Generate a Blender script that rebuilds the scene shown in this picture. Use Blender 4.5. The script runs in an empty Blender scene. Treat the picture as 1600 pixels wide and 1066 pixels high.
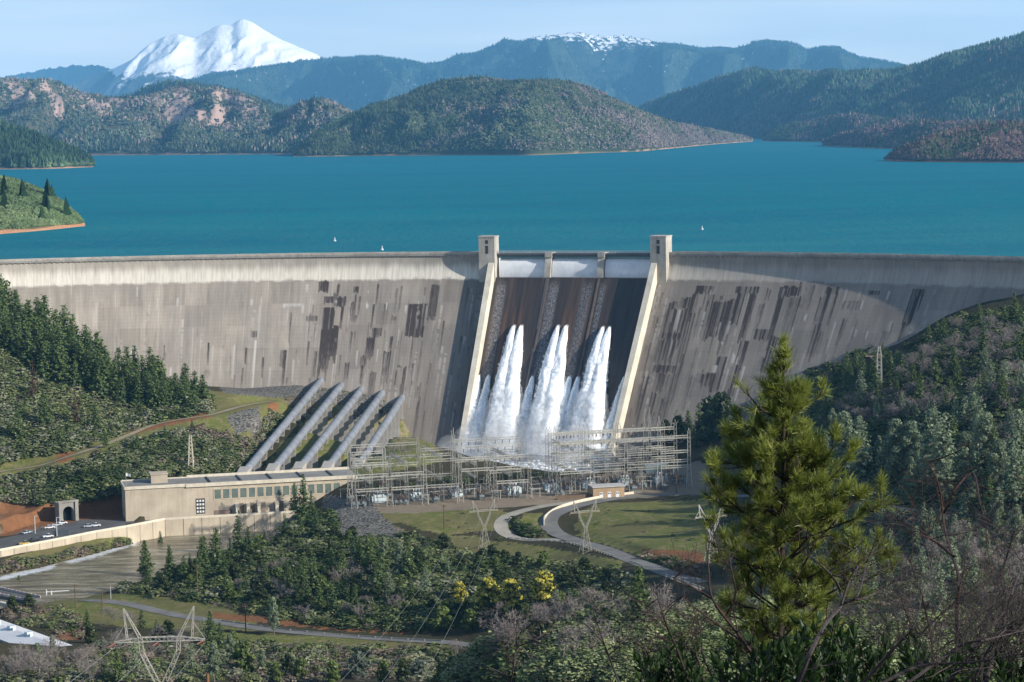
import bpy, math, random
import numpy as np
from math import radians as R_, sin, cos, pi
rng = np.random.default_rng(7); random.seed(7)
scene = bpy.context.scene
COL = scene.collection

# ------------------------------------------------------------------ camera
F = 3680.0                                   # focal length in pixels of the 1600 px wide photograph
PITCH, ROLL = R_(5.27), R_(1.0)
_r = np.array([1., 0, 0]); W = np.array([0, cos(PITCH), -sin(PITCH)]); _u = np.array([0, sin(PITCH), cos(PITCH)])
RR = cos(ROLL) * _r - sin(ROLL) * _u
UU = sin(ROLL) * _r + cos(ROLL) * _u
def ray(px, py):
    return W + (px - 800) / F * RR - (py - 533) / F * UU
CAM = np.array([0., 0, 0])
CAM[2] = 5.0 - ray(899, 393.5)[2] * 1600 / 1.0
def P(px, py, d): return CAM + ray(px, py) * d
def PZ(px, py, z):
    d = ray(px, py); return CAM + d * ((z - CAM[2]) / d[2])
def proj(p):
    d = np.asarray(p, float) - CAM
    w = d @ W
    return 800 + F * (d @ RR) / w, 533 - F * (d @ UU) / w, w
cd = bpy.data.cameras.new('camera'); cam = bpy.data.objects.new('camera', cd); COL.objects.link(cam)
from mathutils import Matrix, Vector
m = Matrix.Identity(4)
for i, ax in enumerate((RR, UU, -W)):
    for j in range(3): m[j][i] = ax[j]
for j in range(3): m[j][3] = CAM[j]
cam.matrix_world = m
cd.sensor_width = 36; cd.lens = F / 1600 * 36; cd.clip_start = 0.5; cd.clip_end = 90000
scene.camera = cam

# ------------------------------------------------------------------ objects
def tag(o, label=None, cat=None, group=None, kind=None):
    if label: o['label'] = label
    if cat: o['category'] = cat
    if group: o['group'] = group
    if kind: o['kind'] = kind
    return o
def empty(name, loc=(0, 0, 0), rz=0, parent=None):
    o = bpy.data.objects.new(name, None); COL.objects.link(o)
    o.location = tuple(float(c) for c in loc); o.rotation_euler = (0, 0, rz); o.empty_display_size = 1
    if parent: o.parent = parent
    return o
def mesh_data(name, V, faces, mats=(), fmat=None, smooth=False, attrs=None):
    """V (n,3); faces: list of int arrays (m,k)."""
    me = bpy.data.meshes.new(name)
    V = np.ascontiguousarray(V, np.float32)
    faces = [np.asarray(f, np.int32) for f in faces if len(f)]
    me.vertices.add(len(V)); me.vertices.foreach_set('co', V.ravel())
    nl = sum(f.size for f in faces); nf = sum(len(f) for f in faces)
    me.loops.add(nl); me.polygons.add(nf)
    me.loops.foreach_set('vertex_index', np.concatenate([f.ravel() for f in faces]))
    tot = np.concatenate([np.full(len(f), f.shape[1], np.int32) for f in faces])
    st = np.zeros(nf, np.int32); st[1:] = np.cumsum(tot)[:-1]
    me.polygons.foreach_set('loop_start', st)
    try: me.polygons.foreach_set('loop_total', tot)
    except Exception: pass
    if fmat is not None: me.polygons.foreach_set('material_index', np.asarray(fmat, np.int32))
    me.polygons.foreach_set('use_smooth', np.full(nf, bool(smooth)))
    for mm in mats: me.materials.append(mm)
    for k, a in (attrs or {}).items():
        a = np.asarray(a, np.float32)
        if a.ndim == 1:
            at = me.attributes.new(k, 'FLOAT', 'POINT'); at.data.foreach_set('value', a)
        elif a.shape[1] == 3:
            at = me.attributes.new(k, 'FLOAT_VECTOR', 'POINT'); at.data.foreach_set('vector', a.ravel())
    me.update(calc_edges=True); me.validate()
    return me
def link(name, me, parent=None, loc=None, rz=0):
    o = bpy.data.objects.new(name, me); COL.objects.link(o)
    if loc is not None: o.location = tuple(float(c) for c in loc)
    if rz: o.rotation_euler = (0, 0, rz)
    if parent: o.parent = parent
    return o
BOXF = np.array([[0, 3, 2, 1], [4, 5, 6, 7], [0, 1, 5, 4], [1, 2, 6, 5], [2, 3, 7, 6], [3, 0, 4, 7]])
def frame(t):
    t = np.asarray(t, float); t = t / (np.linalg.norm(t) + 1e-12)
    a = np.array([0, 0, 1.]) if abs(t[2]) < .9 else np.array([1., 0, 0])
    x = np.cross(a, t); x /= np.linalg.norm(x); return x, np.cross(t, x), t
class MB:
    def __init__(s): s.v = []; s.f = {}; s.n = 0; s.t = []
    def add(s, V, fs, tint=0.5):
        V = np.asarray(V, float).reshape(-1, 3)
        if isinstance(fs, np.ndarray): fs = [fs]
        for f in fs:
            f = np.asarray(f, int)
            if f.size: s.f.setdefault(f.shape[1], []).append(f + s.n)
        s.v.append(V); s.n += len(V)
        s.t.append(np.full(len(V), tint) if np.isscalar(tint) else np.asarray(tint, float))
        return s
    def box(s, c, size, rz=0, tilt=None):
        x, y, z = np.array(size) / 2
        V = np.array([[-x, -y, -z], [x, -y, -z], [x, y, -z], [-x, y, -z], [-x, -y, z], [x, -y, z], [x, y, z], [-x, y, z]])
        if rz: V = V @ np.array([[cos(rz), sin(rz), 0], [-sin(rz), cos(rz), 0], [0, 0, 1]])
        return s.add(V + np.array(c, float), BOXF)
    def hexa(s, V8): return s.add(V8, BOXF)
    def bar(s, p, q, w, h=None):
        p = np.array(p, float); q = np.array(q, float); x, y, t = frame(q - p); h = h or w
        o = [(-w, -h), (w, -h), (w, h), (-w, h)]
        V = [p + x * a / 2 + y * b / 2 for a, b in o] + [q + x * a / 2 + y * b / 2 for a, b in o]
        return s.add(V, BOXF)
    def tube(s, pts, rad, n=8, caps=True, tint=0.5):
        pts = np.asarray(pts, float); k = len(pts)
        rad = np.full(k, rad) if np.isscalar(rad) else np.asarray(rad, float)
        tan = np.gradient(pts, axis=0) if k > 2 else np.repeat((pts[1:] - pts[:-1]), 2, 0)
        x, y, t = frame(tan[0]); V = []
        ang = np.arange(n) * 2 * pi / n
        for i in range(k):
            t = tan[i] / (np.linalg.norm(tan[i]) + 1e-12)
            x = x - t * (x @ t); x /= np.linalg.norm(x) + 1e-12; y = np.cross(t, x)
            V.append(pts[i] + rad[i] * (np.cos(ang)[:, None] * x + np.sin(ang)[:, None] * y))
        V = np.concatenate(V); f = []
        i = np.arange(n); j = (i + 1) % n
        f = np.concatenate([np.stack([b * n + i, b * n + j, (b + 1) * n + j, (b + 1) * n + i], 1) for b in range(k - 1)])
        fs = [f]
        if caps: fs += [np.arange(n)[::-1][None], ((k - 1) * n + np.arange(n))[None]]
        return s.add(V, fs, tint)
    def grid(s, Vg, tint=0.5, flip=False):
        Vg = np.asarray(Vg, float); a, b = Vg.shape[:2]
        idx = np.arange(a * b).reshape(a, b)
        f = np.stack([idx[:-1, :-1], idx[1:, :-1], idx[1:, 1:], idx[:-1, 1:]], -1).reshape(-1, 4)
        if flip: f = f[:, ::-1]
        return s.add(Vg.reshape(-1, 3), f, tint)
    def data(s, name, mat, smooth=False):
        V = np.concatenate(s.v); fs = [np.concatenate(x) for x in s.f.values()]
        mats = mat if isinstance(mat, (list, tuple)) else [mat]
        return mesh_data(name, V, fs, mats, None, smooth, {'tint': np.concatenate(s.t)})
    def build(s, name, mat, parent=None, smooth=False, loc=None):
        return link(name, s.data(name, mat, smooth), parent, loc)
def copy_tree(o, parent=None):
    c = o.copy(); COL.objects.link(c)
    if parent: c.parent = parent
    for ch in list(o.children): copy_tree(ch, c)
    return c

# ------------------------------------------------------------------ noise (value noise, numpy)
def _h(ix, iy, iz, seed):
    n = (ix * 374761393 + iy * 668265263 + iz * 1274126177 + seed * 974711) & 0xffffffff
    n = ((n ^ (n >> 13)) * 1274126177) & 0xffffffff
    return ((n ^ (n >> 16)) & 0xffff) / 65535.0
def vnoise(x, y, z=0.0, seed=0):
    x = np.asarray(x, float); y = np.asarray(y, float); z = np.broadcast_to(np.asarray(z, float), np.broadcast(x, y).shape)
    x, y = np.broadcast_arrays(x, y)
    fx, fy, fz = np.floor(x), np.floor(y), np.floor(z)
    ix, iy, iz = fx.astype(np.int64), fy.astype(np.int64), fz.astype(np.int64)
    u, v, w = x - fx, y - fy, z - fz
    u = u * u * (3 - 2 * u); v = v * v * (3 - 2 * v); w = w * w * (3 - 2 * w)
    r = 0
    for dz in (0, 1):
        a = _h(ix, iy, iz + dz, seed) * (1 - u) + _h(ix + 1, iy, iz + dz, seed) * u
        b = _h(ix, iy + 1, iz + dz, seed) * (1 - u) + _h(ix + 1, iy + 1, iz + dz, seed) * u
        r = r + (a * (1 - v) + b * v) * (w if dz else 1 - w)
    return r
def fbm(x, y, z=0.0, oct=4, seed=0, ridge=False):
    s = 0; a = .5; t = 0
    for o in range(oct):
        n = vnoise(np.asarray(x) * 2 ** o, np.asarray(y) * 2 ** o, np.asarray(z) * 2 ** o, seed + o * 17)
        if ridge: n = 1 - abs(2 * n - 1)
        s = s + a * n; t += a; a *= .5
    return s / t
def smooth(a, b, x):
    t = np.clip((np.asarray(x, float) - a) / (b - a), 0, 1); return t * t * (3 - 2 * t)

# ------------------------------------------------------------------ materials
class NT:
    def __init__(s, name):
        s.m = bpy.data.materials.new(name); s.m.use_nodes = True; s.t = s.m.node_tree; s.t.nodes.clear()
        s.out = s.t.nodes.new('ShaderNodeOutputMaterial')
    def n(s, typ, ins=None, **props):
        nd = s.t.nodes.new('ShaderNode' + typ)
        for k, v in props.items(): setattr(nd, k, v)
        for k, v in (ins or {}).items(): s.set(nd, k, v)
        return nd
    def set(s, nd, k, v):
        i = nd.inputs[k]
        if isinstance(v, bpy.types.NodeSocket): s.t.links.new(v, i)
        elif isinstance(v, bpy.types.Node): s.t.links.new(v.outputs[0], i)
        else:
            if i.type == 'RGBA' and len(v) == 3: v = (*v, 1)
            i.default_value = v
    def mix(s, fac, a, b, blend='MIX'):
        nd = s.t.nodes.new('ShaderNodeMix'); nd.data_type = 'RGBA'; nd.blend_type = blend
        s.set(nd, 0, fac); s.set(nd, 6, a); s.set(nd, 7, b); return nd.outputs[2]
    def math(s, op, a, b=0.0, clamp=False):
        nd = s.t.nodes.new('ShaderNodeMath'); nd.operation = op; nd.use_clamp = clamp
        s.set(nd, 0, a); s.set(nd, 1, b); return nd.outputs[0]
    def ramp(s, fac, stops):
        nd = s.t.nodes.new('ShaderNodeValToRGB'); e = nd.color_ramp.elements
        while len(e) > len(stops): e.remove(e[-1])
        while len(e) < len(stops): e.new(1)
        for x, (p, c) in zip(e, stops):
            x.position = p; x.color = (*c, 1) if len(c) == 3 else c
        s.set(nd, 0, fac); return nd.outputs[0]
    def noise(s, scale, detail=4, vec=None, rough=.55):
        nd = s.n('TexNoise', {'Scale': scale, 'Detail': detail, 'Roughness': rough})
        if vec is not None: s.set(nd, 'Vector', vec)
        return nd.outputs[0]
    def attr(s, name): return s.n('Attribute', attribute_name=name)
    def obco(s): return s.n('TexCoord').outputs['Object']
    def bsdf(s, col, rough=.8, spec=.3, metal=0., normal=None, **kw):
        b = s.n('BsdfPrincipled', {'Base Color': col, 'Roughness': rough, 'Specular IOR Level': spec, 'Metallic': metal})
        for k, v in kw.items(): s.set(b, k.replace('_', ' '), v)
        if normal is not None: s.set(b, 'Normal', normal)
        s.t.links.new(b.outputs[0], s.out.inputs[0]); return b
    def bump(s, h, strength=.5, dist=.1):
        return s.n('Bump', {'Height': h, 'Strength': strength, 'Distance': dist}).outputs[0]
def plain(name, col, rough=.7, spec=.3, metal=0., var=.25, scale=.4):
    """a painted / metal / wood surface: colour with weathering noise"""
    t = NT(name); c = t.obco()
    n = t.noise(scale, 5, c); n2 = t.noise(scale * 9, 3, c)
    f = t.math('ADD', t.math('MULTIPLY', n, .7), t.math('MULTIPLY', n2, .3))
    dk = tuple(x * (1 - var) for x in col); lt = tuple(min(1, x * (1 + var * .6)) for x in col)
    t.bsdf(t.ramp(f, [(.3, dk), (.7, lt)]), rough, spec, metal); return t.m
# ------------------------------------------------------------------ daylight
SUN_B, SUN_E = R_(64.5), R_(25)                 # to the right of straight behind the camera; elevation
SUN = np.array([sin(SUN_B) * cos(SUN_E), -cos(SUN_B) * cos(SUN_E), sin(SUN_E)])
sl = bpy.data.lights.new('sun', 'SUN'); sl.energy = 5.0; sl.angle = R_(.53); sl.color = (1, .93, .82)
so = bpy.data.objects.new('sun', sl); COL.objects.link(so)
so.rotation_euler = Vector(tuple(-SUN)).to_track_quat('-Z', 'Y').to_euler(); so.location = (600, -300, 500)
wd = bpy.data.worlds.new('World'); scene.world = wd; wd.use_nodes = True
wt = wd.node_tree; wt.nodes.clear()
sky = wt.nodes.new('ShaderNodeTexSky'); sky.sky_type = 'NISHITA'; sky.sun_disc = False
sky.sun_elevation = SUN_E; sky.sun_rotation = math.atan2(SUN[0], SUN[1]); sky.altitude = 300
sky.air_density = 1.0; sky.dust_density = .6; sky.ozone_density = 2.0
bg = wt.nodes.new('ShaderNodeBackground'); bg.inputs[1].default_value = .115
wo = wt.nodes.new('ShaderNodeOutputWorld')
# thin cirrus: streaks of noise on the sky directions
tc = wt.nodes.new('ShaderNodeTexCoord'); mp = wt.nodes.new('ShaderNodeMapping')
mp.inputs['Scale'].default_value = (2.2, 2.2, 22); mp.inputs['Rotation'].default_value = (0, R_(4), 0)
nz = wt.nodes.new('ShaderNodeTexNoise'); nz.inputs['Scale'].default_value = 2.6; nz.inputs['Detail'].default_value = 5
cr = wt.nodes.new('ShaderNodeMapRange'); cr.inputs[1].default_value = .40; cr.inputs[2].default_value = .72; cr.inputs[3].default_value = .62; cr.inputs[4].default_value = 1.0
mx = wt.nodes.new('ShaderNodeMix'); mx.data_type = 'RGBA'; mx.inputs[7].default_value = (7.3, 7.55, 7.6, 1)
L = wt.links.new
up = wt.nodes.new('ShaderNodeVectorMath'); up.operation = 'ADD'; up.inputs[1].default_value = (0, 0, .11)
nm = wt.nodes.new('ShaderNodeVectorMath'); nm.operation = 'NORMALIZE'
L(tc.outputs['Generated'], up.inputs[0]); L(up.outputs[0], nm.inputs[0]); L(nm.outputs[0], sky.inputs[0])
L(tc.outputs['Generated'], mp.inputs[0]); L(mp.outputs[0], nz.inputs[0]); L(nz.outputs[0], cr.inputs[0])
sz = wt.nodes.new('ShaderNodeSeparateXYZ'); L(tc.outputs['Generated'], sz.inputs[0])
fz = wt.nodes.new('ShaderNodeMapRange'); fz.inputs[1].default_value = .04; fz.inputs[2].default_value = .30; fz.inputs[3].default_value = 1; fz.inputs[4].default_value = .06; L(sz.outputs[2], fz.inputs[0])
mu = wt.nodes.new('ShaderNodeMath'); mu.operation = 'MULTIPLY'; L(cr.outputs[0], mu.inputs[0]); L(fz.outputs[0], mu.inputs[1]); L(mu.outputs[0], mx.inputs[0]); L(sky.outputs[0], mx.inputs[6]); L(mx.outputs[2], bg.inputs[0]); L(bg.outputs[0], wo.inputs[0])
vs = scene.view_settings; vs.view_transform = 'Standard'; vs.look = 'None'; vs.exposure = .50; vs.gamma = 1
scene.display_settings.display_device = 'sRGB'
cy = scene.cycles; cy.max_bounces = 4; cy.diffuse_bounces = 2; cy.glossy_bounces = 2; cy.transmission_bounces = 2
cy.transparent_max_bounces = 28; cy.volume_bounces = 1; cy.use_denoising = True
cy.sample_clamp_indirect = 6
# ------------------------------------------------------------------ dam geometry (arch gravity dam, downstream face .8 : 1)
RAD = 762.0; TH0 = R_(18)
S0 = P(899, 393.5, 1600); S0[2] = 0
def nh(th): return np.stack([-np.sin(th), -np.cos(th)], -1)
CEN = S0[:2] + RAD * nh(TH0)
Z0 = -7.0
def qface(z):
    s = Z0 - np.asarray(z, float); return .8 * .5 * (s + np.sqrt(s * s + 30.0)) - .05
def dam_xyz(a, q, z):
    """arc length a to the right of the spillway axis, q outwards (downstream), height z"""
    a, q, z = np.broadcast_arrays(np.asarray(a, float), np.asarray(q, float), np.asarray(z, float))
    th = TH0 + a / RAD; n = nh(th)
    xy = CEN - (RAD - q)[..., None] * n
    return np.concatenate([xy, z[..., None]], -1)
def dam_inv(p):
    v = np.asarray(p, float)[..., :2] - CEN; r = np.hypot(v[..., 0], v[..., 1])
    th = np.arctan2(v[..., 0], v[..., 1])
    return (th - TH0) * RAD, RAD - r
def face_hit(px, py, off=0.0):
    """where the sight line meets the downstream face"""
    d = ray(px, py); lo, hi = 1000., 1800.
    ts = np.arange(1100, 1800, 1.0); pts = CAM + ts[:, None] * d
    a, q = dam_inv(pts); g = q - (qface(pts[:, 2]) + off)
    i = np.argmax(g < 0); t = ts[i - 1] + g[i - 1] / (g[i - 1] - g[i])
    return CAM + d * t
def face_az(px, py):
    p = face_hit(px, py); a, q = dam_inv(p); return float(a), float(p[2])
AW = 58.0                                     # half width of the spillway to the middle of the training walls

# ---- materials
def concrete_face(name):
    t = NT(name); uv = t.attr('az').outputs['Vector']
    sep = t.n('SeparateXYZ', {0: uv})
    mp = t.n('Mapping', {'Vector': uv, 'Scale': (.16, .012, 1.0)}).outputs[0]
    st = t.noise(1.0, 6, mp, .65)
    mp2 = t.n('Mapping', {'Vector': uv, 'Scale': (.9, .05, 1.0)}).outputs[0]
    st2 = t.noise(1.0, 4, mp2, .6)
    pat = t.noise(.035, 5, uv, .6)
    base = t.ramp(st, [(.3, (.275, .233, .190)), (.52, (.395, .340, .276)), (.72, (.485, .422, .340))])
    base = t.mix(t.math('MULTIPLY', t.ramp(pat, [(.42, (0, 0, 0)), (.62, (1, 1, 1))]), .40), base, (.20, .185, .17))
    base = t.mix(.3, base, t.ramp(st2, [(.3, (.16, .145, .135)), (.7, (.40, .37, .33))]))
    # lift lines every 1.5 m, contraction joints every 15 m
    lift = t.n('TexWave', {'Vector': t.n('Mapping', {'Vector': uv, 'Scale': (0.0, .105, 0)}).outputs[0], 'Scale': 1.0, 'Distortion': 1.2, 'Detail': 3}, bands_direction='Y').outputs[1]
    base = t.mix(t.math('MULTIPLY', lift, .07), base, (.13, .12, .11))
    jf = t.math('PINGPONG', t.math('ADD', sep.outputs[0], 3.0), 7.6)
    jn = t.noise(.05, 3, uv)
    jl = t.math('MULTIPLY', t.math('LESS_THAN', jf, .42), t.ramp(jn, [(.40, (0, 0, 0)), (.62, (1, 1, 1))]))
    base = t.mix(t.math('MULTIPLY', jl, .5), base, (.48, .45, .41))
    # construction blocks of slightly different pours
    bk = t.n('TexBrick', {'Vector': uv, 'Color1': (.30, .30, .30), 'Color2': (.62, .62, .62), 'Mortar': (.45, .45, .45), 'Scale': 1.0, 'Mortar Size': .12, 'Brick Width': 15.2, 'Row Height': 18.0}, offset=0.0).outputs[0]
    base = t.mix(.38, base, bk, 'OVERLAY')
    top = t.attr('clean').outputs['Fac']
    base = t.mix(t.attr('grime_shade').outputs['Fac'], base, t.mix(st, (.085, .072, .064), (.19, .165, .145)))
    base = t.mix(top, base, t.ramp(st2, [(.25, (.44, .405, .345)), (.6, (.66, .615, .53))]))
    sd = t.attr('stain').outputs['Fac']
    edge = t.noise(1.0, 5, t.n('Mapping', {'Vector': uv, 'Scale': (1.3, .16, 1.0)}).outputs[0], .7); sm = t.ramp(t.math('ADD', sd, t.math('MULTIPLY', t.math('SUBTRACT', edge, .5), t.math('MULTIPLY', t.math('GREATER_THAN', sd, .03), 1.1))), [(.16, (0, 0, 0)), (.85, (.95, .95, .95))])
    base = t.mix(sm, base, t.mix(st, (.026, .020, .020), (.058, .043, .040)))
    base = t.mix(t.attr('pale').outputs['Fac'], base, (.60, .57, .53))
    t.bsdf(base, .85, .2, normal=t.bump(t.noise(.8, 6, uv), .35, .3)); return t.m
M_FACE = concrete_face('weathered_concrete')
def concrete(name, col, var=.3, streak=.5):
    t = NT(name); c = t.obco()
    n = t.noise(.12, 6, c); s = t.noise(1.0, 5, t.n('Mapping', {'Vector': c, 'Scale': (.5, .5, .04)}).outputs[0])
    dk = tuple(x * (1 - var) for x in col); lt = tuple(x * (1 + var * .5) for x in col)
    b = t.ramp(n, [(.3, dk), (.7, lt)])
    b = t.mix(t.math('MULTIPLY', t.ramp(s, [(.5, (0, 0, 0)), (.75, (1, 1, 1))]), streak), b, tuple(x * .45 for x in col))
    t.bsdf(b, .85, .2, normal=t.bump(n, .3, .2)); return t.m
M_CONC = concrete('concrete', (.43, .40, .35)); M_CONC_L = concrete('pale_concrete', (.62, .57, .47), .18, .3)
M_CONC_D = concrete('grey_concrete', (.30, .285, .26), .3, .5)
M_DARK = plain('dark_steel', (.035, .037, .04), .5); M_LOUV = plain('dark_louvre', (.05, .05, .055), .6)
M_RAIL = plain('galvanised_rail', (.36, .38, .39), .5, .4)

dam = empty('dam', S0)
tag(dam, 'curved grey concrete dam with a spillway in the middle holding back the lake', 'dam')
DOFF = -S0
def dpart(mb, name, mat, parent=dam, smooth=False):
    mb.v = [v + (DOFF if parent is dam else DOFF) for v in mb.v]
    return mb.build(name, mat, parent, smooth)

# ---- stains in (a, z): column of the face, rows of heights
ZR = np.concatenate([np.arange(2.6, -12, -1.05), np.arange(-12.6, -140, -.9)])
def stain_fields(A):
    """dark and pale weathering on the grid A (columns) x ZR (rows)"""
    nA = len(A); st = np.zeros((nA, len(ZR))); pale = np.zeros_like(st)
    def patch(x0, x1, y0, y1, k=1.0, rag=.35, fld=st, lo=.0):
        a0, z0 = face_az(x0, y0); a1, _ = face_az(x1, y0); _, z1 = face_az((x0 + x1) / 2, y1)
        i = np.where((A >= a0) & (A <= a1))[0]
        if not len(i):
            i = np.array([np.argmin(abs(A - (a0 + a1) / 2))])
            if abs(A[i[0]] - a0) > 2: return
        n = fbm(A[i] * .55, 3.1 + z0, oct=2, seed=5)
        ze = z1 - (n - .5) * 2 * rag * (z0 - z1)
        zt = z0 + (vnoise(A[i] * .8, z0, seed=9) - .6) * min(2.5, rag * 5)
        on = (ZR[None] <= zt[:, None]) & (ZR[None] >= ze[:, None])
        stre = (.62 if A.max() < 0 else .42) + (.38 if A.max() < 0 else .62) * smooth(.32 if A.max() < 0 else .4, .56, fbm(A[i] * 1.1, z1 * .1, oct=2, seed=3))
        val = k * on * np.maximum(stre, lo)[:, None] * (1 - (.4 if rag > .3 else .1) * np.clip((z0 - ZR) / (z0 - z1 + 1e-6), 0, 1)[None] ** 1.5)
        fld[i] = np.maximum(fld[i], val)
    def crop(ox, oy, sc, L, **kw):
        for p in L:
            patch(ox + p[0] / sc, ox + p[1] / sc, oy + p[2] / sc, oy + p[3] / sc, *(p[4:]), **kw)
    if A.max() < 0:
        crop(420, 390, 3.553, [
            (278, 334, 172, 238, 1, .2), (310, 362, 262, 300, .9, .1), (362, 378, 240, 320, .8), (378, 434, 262, 318, 1, .1), (300, 362, 318, 445, 1, .1),
            (400, 418, 318, 430), (362, 372, 330, 420, .8), (288, 345, 445, 700, 1, .35), (348, 392, 430, 640, 1, .4), (380, 398, 190, 262, .9), (205, 275, 367, 398, .7, .2),
            (120, 132, 350, 560, .8), (66, 104, 555, 655, .85, .15), (76, 92, 655, 770, .7), (255, 262, 400, 520, .6), (470, 504, 208, 240, .9, .3), (480, 494, 240, 395, .8),
            (455, 478, 285, 365, .8), (455, 490, 365, 400, .6), (500, 512, 260, 370, .7), (603, 618, 190, 295, .9), (575, 592, 310, 440, .85), (625, 645, 340, 440, .55), (572, 632, 432, 487, .95, .1),
            (545, 592, 487, 600, .9), (508, 548, 590, 650, .85), (515, 530, 640, 750, .8), (735, 748, 208, 360, .9), (706, 722, 215, 350, .6), (775, 882, 300, 485, 1.0, .06), (905, 952, 195, 400, .75, .15),
            (675, 692, 475, 560, .9), (640, 682, 560, 770, .85), (795, 808, 490, 640, .9), (748, 768, 650, 810, .85), (425, 448, 625, 720, .9), (455, 466, 450, 545, .8), (712, 730, 638, 655, .8, .05),
            (792, 810, 635, 655, .8, .05), (560, 600, 680, 830, .6), (800, 812, 640, 850, .7), (215, 228, 500, 650, .7), (255, 270, 560, 720, .6), (845, 860, 500, 900, .5), (920, 960, 400, 800, .35), (100, 200, 302, 318, .8, .1), (680, 715, 368, 398, .5, .2)])
        crop(0, 360, 2.805, [(715, 723, 505, 575, .9), (712, 716, 560, 585, .8), (908, 919, 490, 580, .85), (1075, 1084, 510, 600, .85), (1100, 1128, 440, 468, .75, .1), (1148, 1160, 560, 650, .75), (795, 801, 600, 670, .8),
                            (864, 872, 430, 470, .5), (680, 686, 445, 495, .5), (1060, 1068, 600, 690, .6), (890, 930, 610, 655, .35), (1370, 1376, 330, 380, .5), (440, 455, 320, 390, .3), (1085, 1100, 400, 690, .2)])
        crop(0, 360, 2.805, [(1143, 1150, 290, 340, .7), (1135, 1146, 330, 480, .5), (1118, 1126, 480, 690, .75), (600, 606, 250, 290, .6), (575, 583, 515, 640, .8), (611, 620, 560, 640, .8), (1100, 1110, 300, 330, .5), (688, 694, 300, 350, .4), (776, 782, 300, 340, .5),
                            (745, 755, 600, 680, .5), (1180, 1190, 600, 690, .4), (1285, 1295, 560, 690, .4), (1020, 1030, 500, 690, .5), (930, 938, 500, 690, .35), (845, 850, 430, 690, .3), (660, 668, 540, 640, .35), (1240, 1334, 322, 332, .7, .05), (1240, 1250, 330, 345, .7), (1325, 1335, 330, 360, .6)], fld=pale)
        crop(420, 390, 3.553, [(488, 496, 560, 640, .6), (600, 606, 560, 620, .5), (700, 708, 560, 760, .35), (355, 362, 640, 760, .5), (540, 552, 298, 330, .7), (650, 660, 298, 340, .7), (760, 770, 300, 345, .5), (875, 882, 300, 420, .4), (720, 726, 440, 560, .4), (210, 218, 190, 230, .5)], fld=pale)
    else:
        crop(990, 390, 3.553, [
            (345, 450, 200, 245, .95, .1), (330, 366, 240, 420, .95), (425, 452, 245, 520, .95), (395, 410, 245, 330, .8), (570, 700, 202, 245, .95, .15), (578, 622, 245, 415, 1, .1), (650, 692, 245, 540, 1), (630, 642, 250, 380, .7), (538, 570, 270, 560, .9),
            (818, 940, 202, 262, 1, .1), (798, 840, 260, 520, .95), (868, 932, 260, 480, 1), (845, 860, 270, 400, .6), (760, 805, 480, 690, .9), (700, 760, 600, 690, .8), (440, 545, 285, 500, .85, .15), (680, 762, 440, 505, .9, .1), (260, 332, 265, 330, .9, .2), (200, 300, 290, 330, .8, .3),
            (180, 215, 330, 480, .85), (226, 262, 330, 500, .9), (268, 305, 330, 580, .95), (158, 262, 462, 502, .9, .2), (145, 172, 500, 640, .85), (186, 240, 500, 650, .9), (110, 245, 640, 682, .9, .15), (140, 172, 680, 800, .8), (165, 222, 690, 800, .7), (300, 345, 350, 700, .8),
            (350, 478, 682, 770, .85, .4), (470, 524, 590, 790, .9, .1), (740, 768, 215, 290, .8), (700, 735, 300, 440, .6), (598, 645, 500, 660, .9), (270, 290, 580, 900, .85), (220, 260, 660, 940, .85), (100, 130, 790, 960, .85), (150, 200, 830, 960, .8), (60, 90, 700, 960, .85), (310, 350, 700, 900, .6), (540, 600, 640, 960, .85), (500, 545, 780, 900, .7), (600, 640, 860, 980, .7),
            (925, 945, 175, 205, .9), (1000, 1012, 190, 330, .6), (1040, 1066, 260, 420, .9), (930, 985, 270, 330, .4, .3), (485, 505, 250, 280, .8), (130, 165, 470, 800, .55), (1020, 1050, 430, 600, .7)])
        crop(1040, 360, 2.805, [(700, 765, 248, 278, .95, .1), (692, 726, 275, 415, .95), (738, 757, 275, 420, .8), (660, 690, 410, 560, .85), (895, 942, 262, 285, .8, .2), (780, 862, 305, 350, .45, .1), (1088, 1146, 254, 288, .95, .1), (1075, 1118, 285, 410, .95, .2), (1120, 1132, 285, 360, .8),
                               (1042, 1068, 400, 490, .9), (680, 700, 440, 560, .85), (780, 797, 390, 495, .85), (984, 1002, 400, 450, .85), (955, 985, 440, 560, .5), (640, 660, 240, 330, .6), (590, 665, 305, 345, .35), (1180, 1300, 250, 420, .18), (1300, 1480, 220, 400, .2)])
        crop(1040, 360, 2.805, [(795, 802, 250, 330, .45), (740, 750, 400, 500, .4), (862, 868, 310, 360, .6), (835, 842, 430, 470, .6), (885, 892, 440, 480, .7), (975, 985, 270, 310, .5), (985, 998, 398, 440, .8), (1180, 1187, 255, 290, .5), (935, 940, 290, 330, .5), (590, 668, 345, 350, .6, .02), (610, 622, 370, 400, .5),
                               (55, 62, 345, 420, .7), (280, 290, 400, 450, .6), (555, 562, 430, 500, .5), (820, 826, 420, 500, .4), (1150, 1158, 320, 380, .35)], fld=pale)
        crop(990, 390, 3.553, [(250, 262, 330, 440, .7), (300, 308, 400, 640, .5), (370, 380, 560, 600, .6), (440, 470, 640, 682, .6, .05), (550, 565, 580, 640, .6), (575, 582, 600, 760, .5), (610, 620, 650, 860, .5), (520, 530, 420, 500, .5), (480, 490, 400, 470, .5), (820, 826, 640, 740, .6), (345, 352, 480, 560, .5), (212, 220, 500, 600, .5)], fld=pale)
    # many small random streaks, denser towards the spillway
    r = np.random.default_rng(3 if A.max() < 0 else 4)
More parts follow.
